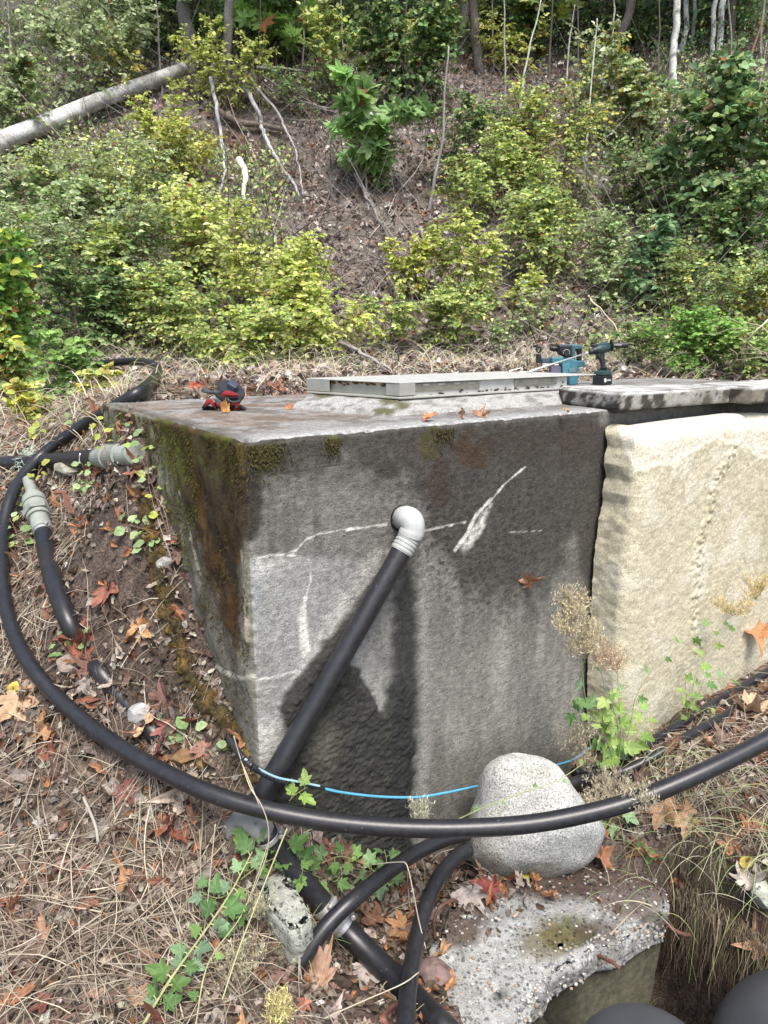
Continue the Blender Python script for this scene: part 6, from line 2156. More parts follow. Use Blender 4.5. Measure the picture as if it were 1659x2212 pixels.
# dead branches
def branch(label, pts, w, col=(.34, .32, .30), lift=.12, tw=0, group='dead branches on the slope', name='dead_branch'):
    Q0 = []
    for i, p in enumerate(pts):
        Q0.append(gnd(p[0], p[1], lift if len(p) < 3 else p[2]))
    Q0 = np.array(Q0)
    Q = resample(catmull(Q0, 6), .03)
    n = len(Q)
    ax = (Q[0][1] * CP - (Q[0][2] - CAMZ) * SP) / F
    Q = Q + np.stack([fbm(Q, 6, 2, 5) - .5, fbm(Q, 6, 2, 6) - .5, fbm(Q, 6, 2, 7) - .5], -1) * .05
    g = Geo()
    tube(g, Q, np.linspace(w, w * .45, n) * ax / 2, 7, np.array(col))
    V = g.V[0]
    g.C[0] = np.array(col) * (.5 + 1.0 * fbm(V, 12, 3, 8))[:, None]
    if tw:
        i = RNG.integers(n // 6, n, tw)
        az = RNG.normal(0, 1, (tw, 3))
        L = RNG.uniform(.1, .5, tw)
        t = np.linspace(0, 1, 5)[None, :, None]
        dr = unit(az + np.array([0, -.5, .2]))
        B = Q[i][:, None] + dr[:, None] * L[:, None, None] * t + RNG.normal(0, .02, (tw, 5, 3)) * t
        tubes(g, B, np.linspace(1, .3, 5)[None] * .0035 * np.ones((tw, 1)), 3, np.array(col) * .8)
    return tag(g.build(name, M_TWIG, smooth=True), label, 'branch', group)
branch('long thin pale dead branch hanging down left of the short thick root', [(455, 170, .5), (468, 235, .4), (478, 300, .3), (484, 350, .2), (479, 410, .1)], 9, (.42, .41, .42), tw=4)
branch('pale dead branch curving down right from the stump trunk', [(525, 185, .5), (556, 235, .45), (568, 280, .35), (590, 330, .25), (620, 375, .15), (650, 425, .08)], 10, (.38, .37, .38), tw=8)
branch('thin dead branch curving down past the brushy hollow', [(548, 185, .5), (590, 232, .45), (612, 270, .35), (640, 330, .2), (655, 420, .1)], 6, (.32, .30, .29), tw=10)
branch('short thick cream root standing on the bare red soil', [(516, 345, .35), (530, 372, .28), (528, 405, .2), (529, 435, .08)], 17, (.55, .52, .44))
branch('dead branch stretching right from the stump trunk under the maple leaves', [(555, 146, .4), (620, 148, .4), (700, 162, .35)], 7, (.3, .27, .25), tw=8)
branch('fine dead branch fanning right over the dark hollow', [(560, 155, .4), (610, 195, .35), (670, 225, .3), (745, 235, .25)], 5, (.26, .23, .21), tw=14)
branch('thin dark dead branch fanning right under the finer one', [(565, 180, .4), (620, 210, .3), (690, 235, .25), (760, 250, .2)], 4, (.22, .19, .17), tw=14)
branch('dark dead branch slanting down through the leaf slope left of centre', [(768, 375, .2), (795, 430, .15), (820, 480, .12), (845, 520, .08)], 8, (.20, .18, .17), tw=5)
branch('pale stick beside the dark slanting branch on the leaf slope', [(786, 300, .3), (790, 370, .2), (795, 455, .08)], 7, (.30, .28, .26), tw=4)
branch('thick broken branch lying on the grass behind the hatch', [(684, 712, .25), (738, 740, .2), (794, 770, .12), (845, 800, .05)], 11, (.26, .24, .22), tw=7)
branch('grey stick lying low on the leaf slope behind the hatch', [(840, 660, .08), (900, 668, .08), (965, 690, .08)], 7, (.34, .33, .34), tw=4)
branch('short charred stick on the leaf slope in the centre', [(908, 492, .12), (916, 520, .06)], 10, (.30, .30, .29))
branch('fine bare branches hanging in front of the green sprays right of centre', [(1240, 300, .7), (1262, 350, .6), (1290, 400, .4)], 4, (.42, .41, .40), tw=26)
branch('bare twiggy branch low on the right slope', [(1180, 420, .4), (1200, 480, .3), (1230, 560, .2)], 4, (.36, .34, .33), tw=22)
branch('tan dry stalk bending over the grass right of the tools', [(1270, 640, .4), (1318, 690, .35), (1345, 740, .2)], 4, (.50, .42, .30), tw=10)
branch('tall dry weed stalk right of the bright green bush', [(1659, 690, .5), (1620, 730, .4), (1590, 775, .2)], 3.5, (.50, .44, .32), tw=14)
branch('buried roots in the dark hollow under the stump trunk', [(470, 240, .2), (520, 265, .2), (580, 272, .18), (640, 290, .1)], 16, (.14, .11, .09), tw=20)

# low undergrowth over the slope
g = Geo()
P = sample(95000, -8, 8, 5.7, 14.5)
px, py = proj(P)
cl_ = fbm(P, 1.1, 3, 900)
want = .25 + .8 * sstep(230, 40, py) + .35 * sstep(250, 80, px) + .35 * sstep(1300, 1500, px)
want *= 1 - .9 * np.exp(-(((px - 800) / 170) ** 2 + ((py - 450) / 190) ** 2)) - .5 * np.exp(-(((px - 500) / 100) ** 2 + ((py - 350) / 80) ** 2))
want += .9 * ((px < 760 - (py - 400) * -.2) & (py > 300) & (px < 620)) + .5 * sstep(1150, 1350, px) * (py > 250)
want += .6 * sstep(170, 40, py)
k = cl_ + .5 * (want - .5) > .57
P, py = P[k], py[k]
n = len(P)
P = P + np.stack([RNG.normal(0, .05, n), RNG.normal(0, .05, n), RNG.random(n) ** 1.3 * (.3 + .55 * sstep(260, 0, py))], -1)
C_ = pal(n, GREEN + DEEP + GREYG + LIME, None, .22)
C_ = np.where((py < 170)[:, None] & (RNG.random((n, 1)) < .7), pal(n, DEEP + GREEN[:1], None, .2), C_)
place(g, leaf_oval(.38, .1, .15), P, RNG.normal(0, 1, (n, 3)) + np.array([0, 0, -.1]), RNG.normal(0, .45, (n, 3)) + np.array([0, -.5, .8]), RNG.uniform(.028, .06, n), C_)
kind(g.build('undergrowth', M_LEAF), 'stuff')
# ---------------------------------------------------------------- plants, leaves and stalks near the camera
def spray(G, path, n, size, cols, tmpl, r=.0014, stem=(.22, .26, .10), sideways=1.0, tilt=(0, -.5, .8), t0=.15):
    P = resample(catmull(path, 6), .01)
    tube(G['s'], P, np.linspace(r, r * .5, len(P)), 5, stem, caps=False)
    if not n:
        return
    i = np.clip((np.linspace(t0, 1, n) * (len(P) - 1)).astype(int), 0, len(P) - 2)
    td = unit(P[i + 1] - P[i])
    sd_ = unit(np.cross(td, np.array([0, -.6, .8]))) * np.where(np.arange(n) % 2, 1, -1)[:, None]
    d = unit(td * .4 + sd_ * sideways + RNG.normal(0, .3, (n, 3)))
    nr = unit(np.array(tilt) + RNG.normal(0, .35, (n, 3)))
    pet = .35 * size
    q = P[i] + d * pet
    for a, b in zip(P[i], q):
        tube(G['s'], [a, (a + b) / 2 + np.array([0, 0, .002]), b], r * .5, 4, stem, caps=False)
    tl = tmpl if isinstance(tmpl, list) else [tmpl]
    sz = size * RNG.uniform(.6, 1.15, n)
    C = pal(n, cols, None, .13)
    for k, tm in enumerate(tl):
        m = np.arange(n) % len(tl) == k
        place(G['l'], tm, q[m], d[m], nr[m], sz[m], C[m])
def plant(name, label, sprays, group=None, cat='plant', mats=None):
    G = {'s': Geo(), 'l': Geo()}
    first = None
    for sp in sprays:
        path = [gnd(p[0], p[1], p[2]) if len(p) == 3 else at(p[0], p[1], p[3]) for p in sp[0]]
        if first is None:
            first = path[0]
        spray(G, path, *sp[1:-1], **sp[-1])
    root = thing(name, label, cat, first, group)
    if G['s'].n:
        G['s'].build('stem', M_TWIG, root)
    if G['l'].n:
        G['l'].build('leaves', M_LEAF, root)
    return root
LG_ = [(.15, .27, .07), (.20, .34, .10), (.11, .21, .06), (.24, .38, .18)]
LD_ = [(.09, .18, .055), (.13, .24, .08), (.20, .31, .18)]
LY_ = [(.28, .42, .10), (.22, .35, .09), (.34, .46, .15)]
GL_ = 'lobed leaved weeds round the hoses'
TL = T_LOBED
plant('lobed_leaf_weed', 'weed with lobed green leaves sprawling over the concrete chunk and straw at lower left', [
    ([(300, 2230, .05), (365, 2120, .07), (440, 2015, .09), (500, 1925, .10), (545, 1840, .12)], 15, 0.040, LG_ + LD_, TL, dict(r=.0030, stem=(.34, .36, .16))),
    ([(520, 1900, .08), (560, 1870, .1), (600, 1850, .1)], 4, 0.039, LG_, TL, {}),
    ([(505, 1925, .08), (470, 1940, .08), (430, 1925, .07)], 6, 0.039, LD_, TL, {}),
    ([(480, 1965, .08), (505, 1990, .07), (515, 2015, .06)], 5, 0.037, LD_, TL, {}),
    ([(545, 1840, .1), (550, 1810, .1), (548, 1790, .1)], 3, 0.047, LG_, TL, {}),
    ([(400, 2080, .07), (405, 2075, .06), (412, 2060, .05)], 3, 0.032, LD_, TL, {}),
    ([(330, 2165, .05), (345, 2170, .06), (350, 2150, .05)], 3, 0.035, LD_, TL, {}),
    ([(420, 2230, .04), (450, 2080, .07), (520, 1980, .1), (560, 1880, .12), (585, 1800, .14)], 5, 0.021, LG_, TL, dict(r=.0016, stem=(.42, .40, .22)))], GL_)
plant('lobed_leaf_weed', 'cluster of large lobed leaves over the clamped hose just below the big hose', [
    ([(700, 1900, .03), (660, 1880, .09), (630, 1850, .11), (605, 1820, .12)], 9, 0.048, LG_, TL, dict(r=.002)),
    ([(650, 1880, .08), (645, 1840, .12), (640, 1815, .12)], 4, 0.042, LD_, TL, {}),
    ([(640, 1870, .10), (655, 1880, .12), (668, 1885, .10)], 3, 0.044, LG_, TL, {})], GL_)
plant('lobed_leaf_weed', 'low green weed at the wall foot between the clamped hose and the scuffed hose', [
    ([(830, 1900, .02), (790, 1870, .07), (740, 1850, .08), (700, 1862, .06)], 8, 0.044, LG_, TL, dict(r=.002)),
    ([(830, 1900, .02), (835, 1860, .07), (830, 1835, .08)], 5, 0.039, LD_, TL, {}),
    ([(800, 1895, .02), (850, 1915, .05), (845, 1925, .03)], 4, 0.042, LD_, TL, {}),
    ([(720, 1905, .04), (730, 1900, .05), (735, 1890, .05)], 3, 0.035, LD_, TL, {})], GL_)
plant('lobed_leaf_weed', 'small lobed leaf sprig standing above the big hose before the black crust', [
    ([(625, 1730, 0, 1.56), (640, 1715, 0, 1.55), (665, 1700, 0, 1.54)], 3, 0.035, LY_, TL, {})], GL_)
plant('lobed_leaf_weed', 'thin stemmed weed laid across the boulder with one small leaf at its left end', [
    ([(985, 1772, 0, 1.62), (1050, 1742, 0, 1.6), (1130, 1712, 0, 1.6), (1200, 1688, 0, 1.62), (1260, 1650, 0, 1.68)], 5, 0.016, LG_, TL, dict(r=.0017, stem=(.30, .36, .16)))], GL_)
plant('lobed_leaf_weed', 'green weed leaves peeking between the boulder right edge and the big hose', [
    ([(1300, 1800, .02), (1320, 1770, .05), (1350, 1745, .08)], 6, 0.039, LG_, TL, {}),
    ([(1380, 1850, .02), (1405, 1830, .05), (1420, 1850, .04)], 3, 0.032, LD_, TL, {})], GL_)

# plants at the foot of the leaning slab
def S3(px, py, o=.10):
    q = onpl(px, py, SLP0 + NF * o, NF)
    return (px, py, 0, q[1])
GH = 'lettuce like weeds at the foot of the leaning slab'
plant('lobed_leaf_weed', 'bright lobed leaves with dry seed stalks at the left foot of the leaning slab', [
    ([S3(1276, 1640), S3(1272, 1565), S3(1262, 1490), S3(1258, 1430)], 4, 0.040, LD_, TL, dict(r=.0022, t0=.3)),
    ([S3(1330, 1650), S3(1310, 1600), S3(1290, 1560), S3(1270, 1535)], 9, 0.048, LY_, TL, dict(r=.002)),
    ([S3(1335, 1660), S3(1340, 1600), S3(1330, 1550), S3(1315, 1500)], 9, 0.050, LY_, TL, dict(r=.002)),
    ([S3(1340, 1660), S3(1362, 1610), S3(1385, 1570), S3(1400, 1535)], 9, 0.042, LY_, TL, {}),
    ([S3(1345, 1640), S3(1362, 1565), S3(1380, 1493), S3(1452, 1403), S3(1592, 1324)], 9, 0.027, LG_, TL, dict(r=.0017, stem=(.26, .26, .14))),
    ([S3(1330, 1600), S3(1308, 1500), S3(1297, 1440)], 3, 0.024, LG_, TL, dict(r=.0013)),
    ([S3(1342, 1600), S3(1335, 1480), S3(1330, 1400)], 3, 0.024, LG_, TL, dict(r=.0013)),
    ([S3(1370, 1655), S3(1350, 1640), S3(1300, 1640), S3(1285, 1625)], 6, 0.040, LG_, TL, {}),
    ([S3(1240, 1500), S3(1232, 1525), S3(1245, 1545)], 3, 0.046, LD_, TL, {})], GH)
plant('lobed_leaf_weed', 'smaller weed with upright leafy stalks before the middle of the leaning slab', [
    ([S3(1487, 1560), S3(1492, 1520), S3(1510, 1440), S3(1574, 1349)], 8, 0.029, LY_, TL, dict(r=.0014)),
    ([S3(1487, 1555), S3(1500, 1500), S3(1530, 1470), S3(1575, 1465)], 8, 0.034, LG_, TL, {}),
    ([S3(1487, 1555), S3(1483, 1510), S3(1480, 1470)], 6, 0.034, LY_, TL, {}),
    ([S3(1500, 1545), S3(1530, 1530), S3(1550, 1538)], 3, 0.029, LY_, TL, {})], GH)
# dry seed heads
def seedhead(label, clouds, col, n_per=230, stalk=None, group='dry seed heads'):
    g = Geo()
    for (cx, cy, rx, ry, off, w) in clouds:
        c = onpl(cx, cy, SLP0 + NF * off, NF) if off < 1 else at(cx, cy, off)
        ax = (c[1] * CP - (c[2] - CAMZ) * SP) / F
        nb = int(16 * w) + 4
        sc3 = np.array([rx * ax, rx * ax * .55, ry * ax])
        s0 = c + np.array([RNG.normal(0, .01), 0, -ry * ax * 1.1])
        t = np.linspace(0, 1, 6)[:, None]
        for b in range(nb):
            e = c + unit(RNG.normal(0, 1, 3) + np.array([0, 0, .25])) * sc3 * RNG.uniform(.65, 1.2)
            mid = (s0 + e) / 2 + np.array([0, 0, .012]) + RNG.normal(0, .008, 3)
            B = s0 * (1 - t) ** 2 + 2 * mid * t * (1 - t) + e * t * t
            tube(g, B, .0006, 3, np.array(col) * .6, caps=False)
            n = int(n_per * w / nb * 2.2)
            u = RNG.uniform(.35, 1, n)
            q = s0 * ((1 - u) ** 2)[:, None] + 2 * mid * (u * (1 - u))[:, None] + e * (u * u)[:, None]
            E = q + unit(RNG.normal(0, 1, (n, 3)) + np.array([0, 0, .5])) * RNG.uniform(.006, .022, (n, 1))
            t4 = np.linspace(0, 1, 4)[None, :, None]
            tubes(g, q[:, None] * (1 - t4) + E[:, None] * t4 + RNG.normal(0, .0012, (n, 4, 3)), np.full((n, 4), .00042), 3, np.array(col) * .8)
            for rep in range(2):
                d = unit(RNG.normal(0, .8, (n, 3)) + np.array([0, 0, .8]))
                Q = E[:, None] + d[:, None] * RNG.uniform(.005, .010, n)[:, None, None] * t4 + np.array([0, 0, .003]) * t4 * t4
                ribbons(g, Q, np.array([.0005, .0012, .0010, .0002])[None], RNG.normal(0, 1, (n, 3)), pal(n, [col, np.array(col) * 1.15, np.array(col) * .8], None, .12))
    o = g.build('dry_seed_head', M_STRAW)
    o['kind'] = 'x'
    del o['kind']
    return tag(o, label, 'seed head', group)
TAN = (.60, .52, .34)
seedhead('dense tan dry seed head before the dark gap left of the leaning slab', [(1240, 1305, 44, 42, .1, 1.3), (1262, 1375, 40, 50, .1, 1.3), (1225, 1340, 30, 34, .1, .6)], TAN)
seedhead('loose tan dry seed head over the left foot of the leaning slab', [(1305, 1405, 40, 42, .12, .9), (1330, 1420, 26, 34, .12, .4)], (.66, .52, .36), 200)
seedhead('yellow tan dry seed heads before the right side of the leaning slab', [(1590, 1305, 52, 24, .12, .8), (1640, 1262, 40, 34, .12, .9)], (.68, .55, .28), 230)
seedhead('grey tan dry seed head low at the wall beside the boulder', [(1240, 1590, 50, 40, .1, 1.0), (1270, 1640, 34, 26, .1, .4)], (.40, .36, .26), 200)
seedhead('tangled dry seed heads behind the big hose right of the boulder', [(1330, 1690, 60, 40, .2, 1.2), (1300, 1730, 50, 34, .22, .7), (1390, 1725, 40, 26, 1.50, .5)], (.52, .46, .33), 220)
seedhead('small pale dry seed head standing between the big hose and the blue tube', [(915, 1748, 26, 26, 1.58, .45)], (.50, .50, .36), 160)
seedhead('yellow dry seed head at the bottom border left of the scuffed hose', [(600, 2175, 26, 40, 1.2, 1.0)], (.62, .55, .26), 260)
seedhead('dry seed heads among straw left of the clamped coupling', [(520, 2060, 60, 70, 1.32, .6), (620, 2030, 40, 30, 1.42, .4), (560, 1960, 40, 30, 1.42, .3)], (.50, .46, .30), 220)

# rounded seedlings on the left bank
SG = [(.34, .48, .22), (.42, .56, .28), (.26, .40, .15), (.46, .54, .18)]
SY = [(.46, .54, .10), (.38, .50, .12), (.50, .50, .12)]
GSD = 'seedlings on the dirt slope left of the tank'
SR = leaf_fine(.40)
br = dict(r=.0012, stem=(.20, .12, .09))
for lb, sps in [
    ('seedling with round pale leaves on the fat hose coupling', [([(175, 1060, .01), (180, 1010, .09), (165, 990, .1)], 7, .030, SG, SR, br), ([(180, 1020, .08), (200, 1010, .08)], 4, .03, SG, SR, br)]),
    ('seedling with round leaves on the dirt just under the threaded coupling', [([(180, 1070, .01), (178, 1050, .05), (165, 1045, .06)], 6, .027, SG, SR, br), ([(180, 1050, .05), (198, 1045, .05)], 6, .027, SG, SR, br)]),
    ('tall reddish stemmed seedling crossing the threaded coupling', [([(365, 1160, .03), (322, 1030, .12), (290, 960, .16), (245, 900, .2)], 14, .034, SY + SG, SR, br), ([(235, 1005, .08), (225, 960, .14), (212, 910, .18)], 8, .034, SY, SR, br)]),
    ('pair of round leaves against the mossy tank side', [([(322, 1040, .02), (316, 985, .1), (308, 950, .14)], 5, .032, SG, SR, br)]),
    ('yellow green seedling where the big hose crosses the coupling hose', [([(62, 1100, .02), (60, 1060, .08), (48, 1030, .1)], 8, .036, SY, SR, br), ([(60, 1060, .08), (80, 1030, .1), (85, 1005, .1)], 6, .036, SY, SR, br)]),
    ('green seedling left of the union valve behind the big hose', [([(40, 1190, .02), (35, 1150, .06), (20, 1120, .08)], 8, .040, SG, SR, br), ([(40, 1180, .02), (60, 1150, .05)], 4, .036, SG, SR, br)]),
    ('spreading seedling with many oval leaves beside the mossy footing', [([(345, 1150, .02), (300, 1140, .06), (255, 1130, .07)], 12, .038, SG, SR, br), ([(345, 1150, .02), (325, 1165, .05), (312, 1190, .05)], 6, .038, SG, SR, br)]),
    ('seedling with two bright leaves among red leaves by the buried hose', [([(150, 1420, .02), (135, 1395, .05), (118, 1375, .06)], 4, .042, SG, SR, br), ([(150, 1410, .02), (185, 1372, .05)], 3, .042, SG, SR, br)]),
    ('green yellow seedlings in the straw above the coupling hose', [([(60, 960, .02), (80, 930, .08), (95, 900, .1)], 9, .04, SY, SR, br), ([(140, 930, .02), (150, 900, .08)], 6, .035, SG, SR, br)]),
    ('toothed pale leaf sprig between the big hose and the tank corner', [([(400, 1615, .02), (408, 1590, .05), (412, 1570, .06)], 4, .05, SG, SR, br), ([(500, 1620, .02), (498, 1600, .05)], 3, .03, SG, SR, br)])]:
    plant('seedling', lb, sps, GSD, 'seedling')

# hero leaves
ORG, TANL, RED, YEL, PALE, BRN = (.44, .20, .08), (.52, .33, .18), (.20, .055, .035), (.62, .46, .05), (.52, .45, .38), (.30, .14, .075)
T_CURL = [star_leaf(MAPLE, True, c_, 90 + i_, 5, .05) for i_, c_ in enumerate((.7, .9, 1.1, .8, 1.0, 1.2))]
def hero(px, py, sP, col, label, on='g', seed=0, tilt=.5, off=.018, tm=None, group=None):
    r = np.random.default_rng(seed * 7 + int(px))
    if on == 'g':
        q = gnd(px, py, off)
        q[2] = max(q[2], float(HS(q[0], q[1])) + off * .7)
        n0 = Hn(q[0], q[1])
    elif on == 't':
        q = onz(px, py, ZT + .012)
        n0 = np.array([0, 0, 1.0])
    elif on == 's':
        q = onpl(px, py, SLP0 + NF * .03, NF)
        n0 = NF
    else:
        q = onpl(px, py, CR + NF * .014, NF)
        n0 = NF
    ax = (q[1] * CP - (q[2] - CAMZ) * SP) / F
    tocam = unit(O - q)
    nn = unit(n0 + tocam * tilt + r.normal(0, .25, 3))
    d = unit(r.normal(0, 1, 3))
    g = Geo()
    V, F_, S = tm or (T_CURL[int(r.integers(6))] if r.random() < .6 or on in 'ws' else T_MAPLE[int(r.integers(8))])
    gy_ = float(np.mean(col))
    ncol = (np.array([col]) * .82 + gy_ * .14) * (1 + r.normal(0, .10))
    place(g, (V - np.array([0, .45, 0]), F_, S), q[None], d[None], nn[None], np.array([sP * ax * .62]), ncol)
    C = g.C[0]
    g.C[0] = C * (.7 + .5 * fbm(g.V[0], 60, 3, seed))[:, None]
    Vv = g.V[0]
    if on == 'g':
        gz = HS(Vv[:, 0], Vv[:, 1]) + .003
        Vv[:, 2] = np.maximum(Vv[:, 2], gz)
    elif on == 't':
        Vv[:, 2] = np.maximum(Vv[:, 2], ZT + .003)
    # stalk
    s0 = g.V[0][0]
    tube(g, [s0, s0 - d * sP * ax * .15 + nn * .004, s0 - d * sP * ax * .32], .0009, 4, np.array(col) * .7)
    return tag(g.build('fallen_leaf', M_DRYLEAF, smooth=True), label, 'leaf', group)
HL = [
 (42, 1528, 118, TANL, 'large pale orange maple leaf at the left border below the big hose'),
 (96, 1568, 84, (.52, .27, .10), 'orange star shaped maple leaf right of the large pale one at the left border'),
 (108, 1612, 88, (.26, .09, .05), 'crumpled red brown leaf under the orange star leaf at the left border'),
 (308, 1360, 78, (.52, .26, .09), 'curled orange leaf between the buried hose and the mossy footing'),
 (228, 1284, 78, (.27, .10, .06), 'flat red brown maple leaf on the bare dirt'),
 (314, 1556, 92, TANL, 'folded tan maple leaf standing by the white crumbling stone'),
 (358, 1790, 105, (.42, .14, .06), 'rust orange maple leaf in straw left of the clamped hose elbow'),
 (392, 1800, 80, (.30, .09, .05), 'dark rust leaf tucked behind the rust orange maple leaf'),
 (276, 1714, 72, (.18, .065, .05), 'dark maroon oval leaf under the big hose at left'),
 (385, 1718, 105, (.55, .44, .34), 'large bleached tan leaf touching the big hose from below'),
 (255, 1796, 70, (.30, .17, .13), 'rolled brown leaf in the straw at lower left'),
 (230, 1800, 66, PALE, 'bleached white torn leaf beside the rolled brown leaf'),
 (285, 1010, 66, (.36, .15, .08), 'orange brown leaf under the tip of the threaded coupling'),
 (296, 1070, 70, (.38, .18, .06), 'ochre leaf hanging against the mossy footing top'),
 (262, 918, 72, (.42, .17, .07), 'orange leaf in the pile at the far corner of the tank'),
 (225, 905, 66, (.32, .12, .06), 'brown orange leaf in the pile left of the far tank corner'),
 (215, 1005, 60, (.26, .12, .08), 'brown leaf under the coupling of the level hose'),
 (232, 1140, 34, (.42, .17, .05), 'small upright orange leaf on the bare dirt'),
 (64, 1172, 30, (.48, .30, .07), 'small ochre leaf left of the fat hose'),
 (140, 1388, 84, (.24, .075, .05), 'deep red curled leaf lying on the buried hose'),
 (175, 1405, 70, (.30, .10, .06), 'red brown leaf right of the deep red curled one'),
 (162, 1392, 92, (.28, .10, .07), 'large crumpled red brown leaf where the fat hose dives into the litter'),
 (196, 1440, 60, (.27, .13, .09), 'brown twisted leaf over the reappearing piece of buried hose'),
 (352, 1500, 74, (.17, .085, .065), 'dark brown leaf in the litter left of the mossy footing'),
 (360, 1585, 70, (.30, .10, .08), 'reddish leaf between the mossy footing and the big hose'),
 (322, 1655, 74, (.26, .08, .05), 'dark red leaf just above the big hose'),
 (438, 1620, 56, (.28, .13, .09), 'brown leaf beside the mustard stone chip'),
 (190, 1480, 50, (.34, .30, .27), 'grey dead leaf beside the big hose at left'),
 (1050, 1945, 78, (.27, .06, .045), 'dark red star shaped maple leaf before the boulder foot'),
 (1152, 1925, 40, (.52, .24, .09), 'small orange leaf at the boulder foot beside a yellow one'),
 (1302, 1880, 52, (.44, .19, .09), 'small orange maple leaf on the soil right of the boulder foot'),
 (1392, 1856, 100, (.40, .20, .09), 'big curled orange brown leaf at the right end of the broken slab'),
 (1430, 1752, 100, (.45, .25, .12), 'orange brown leaf cluster left one, below the big hose at right'),
 (1475, 1770, 90, (.50, .30, .15), 'tan maple leaf right of the orange brown one below the big hose'),
 (1530, 1608, 62, (.42, .21, .11), 'curled orange leaf between the big hose and the thin hoses at right'),
 (1640, 1540, 120, (.58, .38, .22), 'large pale tan leaf lying on the lower thin hose at the right border'),
 (1650, 1500, 70, (.50, .28, .14), 'tan leaf overlapping the large pale one at the right border'),
 (1440, 1500, 50, (.32, .15, .1), 'brown leaf lying against the slab foot beside the leafy stalks'),
 (1258, 1640, 60, (.40, .17, .08), 'orange brown leaf wedged behind the boulder'),
 (1590, 1770, 80, (.24, .12, .10), 'dark brown limp leaf in the grass of the right bank'),
 (1640, 2052, 84, (.44, .23, .13), 'large orange brown leaf hanging on the right bank above the drum'),
 (1618, 1905, 88, PALE, 'bleached grey leaf on the right bank'),
 (1580, 1840, 60, (.40, .20, .1), 'orange leaf in the long grass of the right bank'),
 (862, 2010, 78, (.52, .26, .10), 'orange maple leaf between the clamped hose and the steep hose'),
 (800, 1978, 90, (.30, .15, .08), 'brown crumpled leaf touching the right clamp of the coupling'),
 (840, 1930, 84, (.28, .14, .10), 'brown leaf heap just right of the scuffed hose'),
 (958, 1905, 84, (.40, .33, .29), 'bleached leaf left of the boulder foot'),
 (1010, 1960, 90, (.42, .36, .32), 'curled grey leaf on the soil before the boulder'),
 (955, 2085, 74, (.55, .30, .13), 'orange leaf at the left edge of the broken slab'),
 (968, 2130, 50, (.52, .25, .09), 'narrow orange leaf piece below the other orange one on the broken slab'),
 (684, 2108, 92, (.40, .24, .15), 'tan brown maple leaf between the scuffed hose and the clamped hose'),
 (790, 2110, 92, (.44, .37, .33), 'bleached maple leaf right of the clamped hose bottom'),
 (722, 2190, 80, (.42, .34, .31), 'grey curled maple leaf at the bottom border left of the clamped hose'),
 (830, 2195, 76, (.28, .12, .09), 'brown red leaf at the bottom border beside the steep hose'),
 (655, 2175, 44, (.42, .14, .07), 'small rust red leaf near the bottom border'),
 (905, 2150, 66, (.46, .2, .08), 'orange leaf half behind the steep hose near the bottom'),
 (700, 1845, 70, (.20, .075, .05), 'wet red brown leaves at the foot of the black crust'),
 (740, 1840, 60, (.30, .17, .11), 'brown leaf at the wall foot above the low green weed'),
 (300, 2150, 82, (.50, .30, .17), 'tan leaf lying in straw near the bottom left'),
 (385, 2135, 60, (.46, .24, .12), 'pale orange leaf in straw right of the tan one near the bottom'),
 (85, 2165, 66, (.28, .09, .06), 'red brown leaf in straw near the bottom left corner'),
 (200, 2150, 58, (.48, .3, .2), 'pale curled leaf in straw between two others near the bottom'),
 (450, 2010, 84, (.20, .12, .10), 'dark brown rolled leaf by the long weed stem'),
 (455, 2055, 60, (.42, .16, .07), 'orange red leaf below the dark rolled leaf'),
 (190, 1955, 56, (.30, .12, .07), 'reddish leaf flat in the straw at left'),
 (350, 1915, 80, (.32, .13, .07), 'rust brown leaf in the middle of the straw patch'),
 (92, 2030, 60, (.42, .22, .13), 'orange tan leaf at the left part of the straw patch'),
 (520, 1748, 60, (.28, .13, .08), 'brown leaf lying over the grey elbow under the big hose'),
 (560, 2105, 56, (.34, .18, .1), 'tan brown leaf under the yellow dry seed head'),
 (600, 2120, 60, (.26, .14, .1), 'brown leaf left of the end of the scuffed hose'),
 (250, 2060, 60, (.40, .26, .18), 'light brown leaf in the lower straw'),
 (130, 1870, 60, (.22, .12, .09), 'dark leaf in the straw at the left side'),
]
for k, (a, b, s_, c, lb) in enumerate(HL):
    hero(a, b, s_, c, lb, 'g', k, group='fallen leaves on the ground')
RL = leaf_fine(.42)
hero(28, 1492, 62, YEL, 'small bright yellow leaf at the left border above the large pale orange leaf', 'g', 301, tm=RL)
hero(1136, 1918, 40, YEL, 'small yellow leaf on the broken slab at the boulder foot', 'g', 302, tm=RL)
hero(1612, 1862, 56, YEL, 'small yellow leaf lying on the bleached grey leaf of the right bank', 'g', 303, tm=RL, off=.05)
hero(742, 1796, 34, (.5, .34, .12), 'small spotted ochre leaf on the wet crust under the big hose', 'w', 304, tm=RL)
GT_ = 'fallen leaves on the tank'
hero(1141, 1250, 54, (.50, .25, .12), 'folded tan orange leaf stuck on the tank front', 'w', 201, tilt=.9, group=GT_)
hero(485, 884, 30, (.62, .30, .06), 'bright orange leaf touching the gloves', 't', 202, .9, group=GT_)
hero(930, 901, 50, (.55, .20, .06), 'orange leaf on the tank rim below the middle of the hatch', 't', 203, .9, group=GT_)
hero(1000, 896, 42, (.52, .28, .16), 'pale orange leaf on the tank rim, next to the middle one', 't', 204, .9, group=GT_)
hero(1042, 893, 40, (.50, .27, .15), 'pale brown leaf on the tank rim near the hatch right end', 't', 205, .9, group=GT_)
hero(1222, 888, 20, (.65, .42, .06), 'tiny yellow leaf at the left end of the cap slab', 't', 206, .9, group=GT_)
hero(626, 878, 26, (.48, .18, .07), 'small orange leaf at the left end of the mortar curb', 't', 207, .9, group=GT_)
hero(815, 866, 20, (.36, .13, .08), 'small red brown leaf on the mortar curb below the hatch corner', 't', 208, .9, group=GT_)
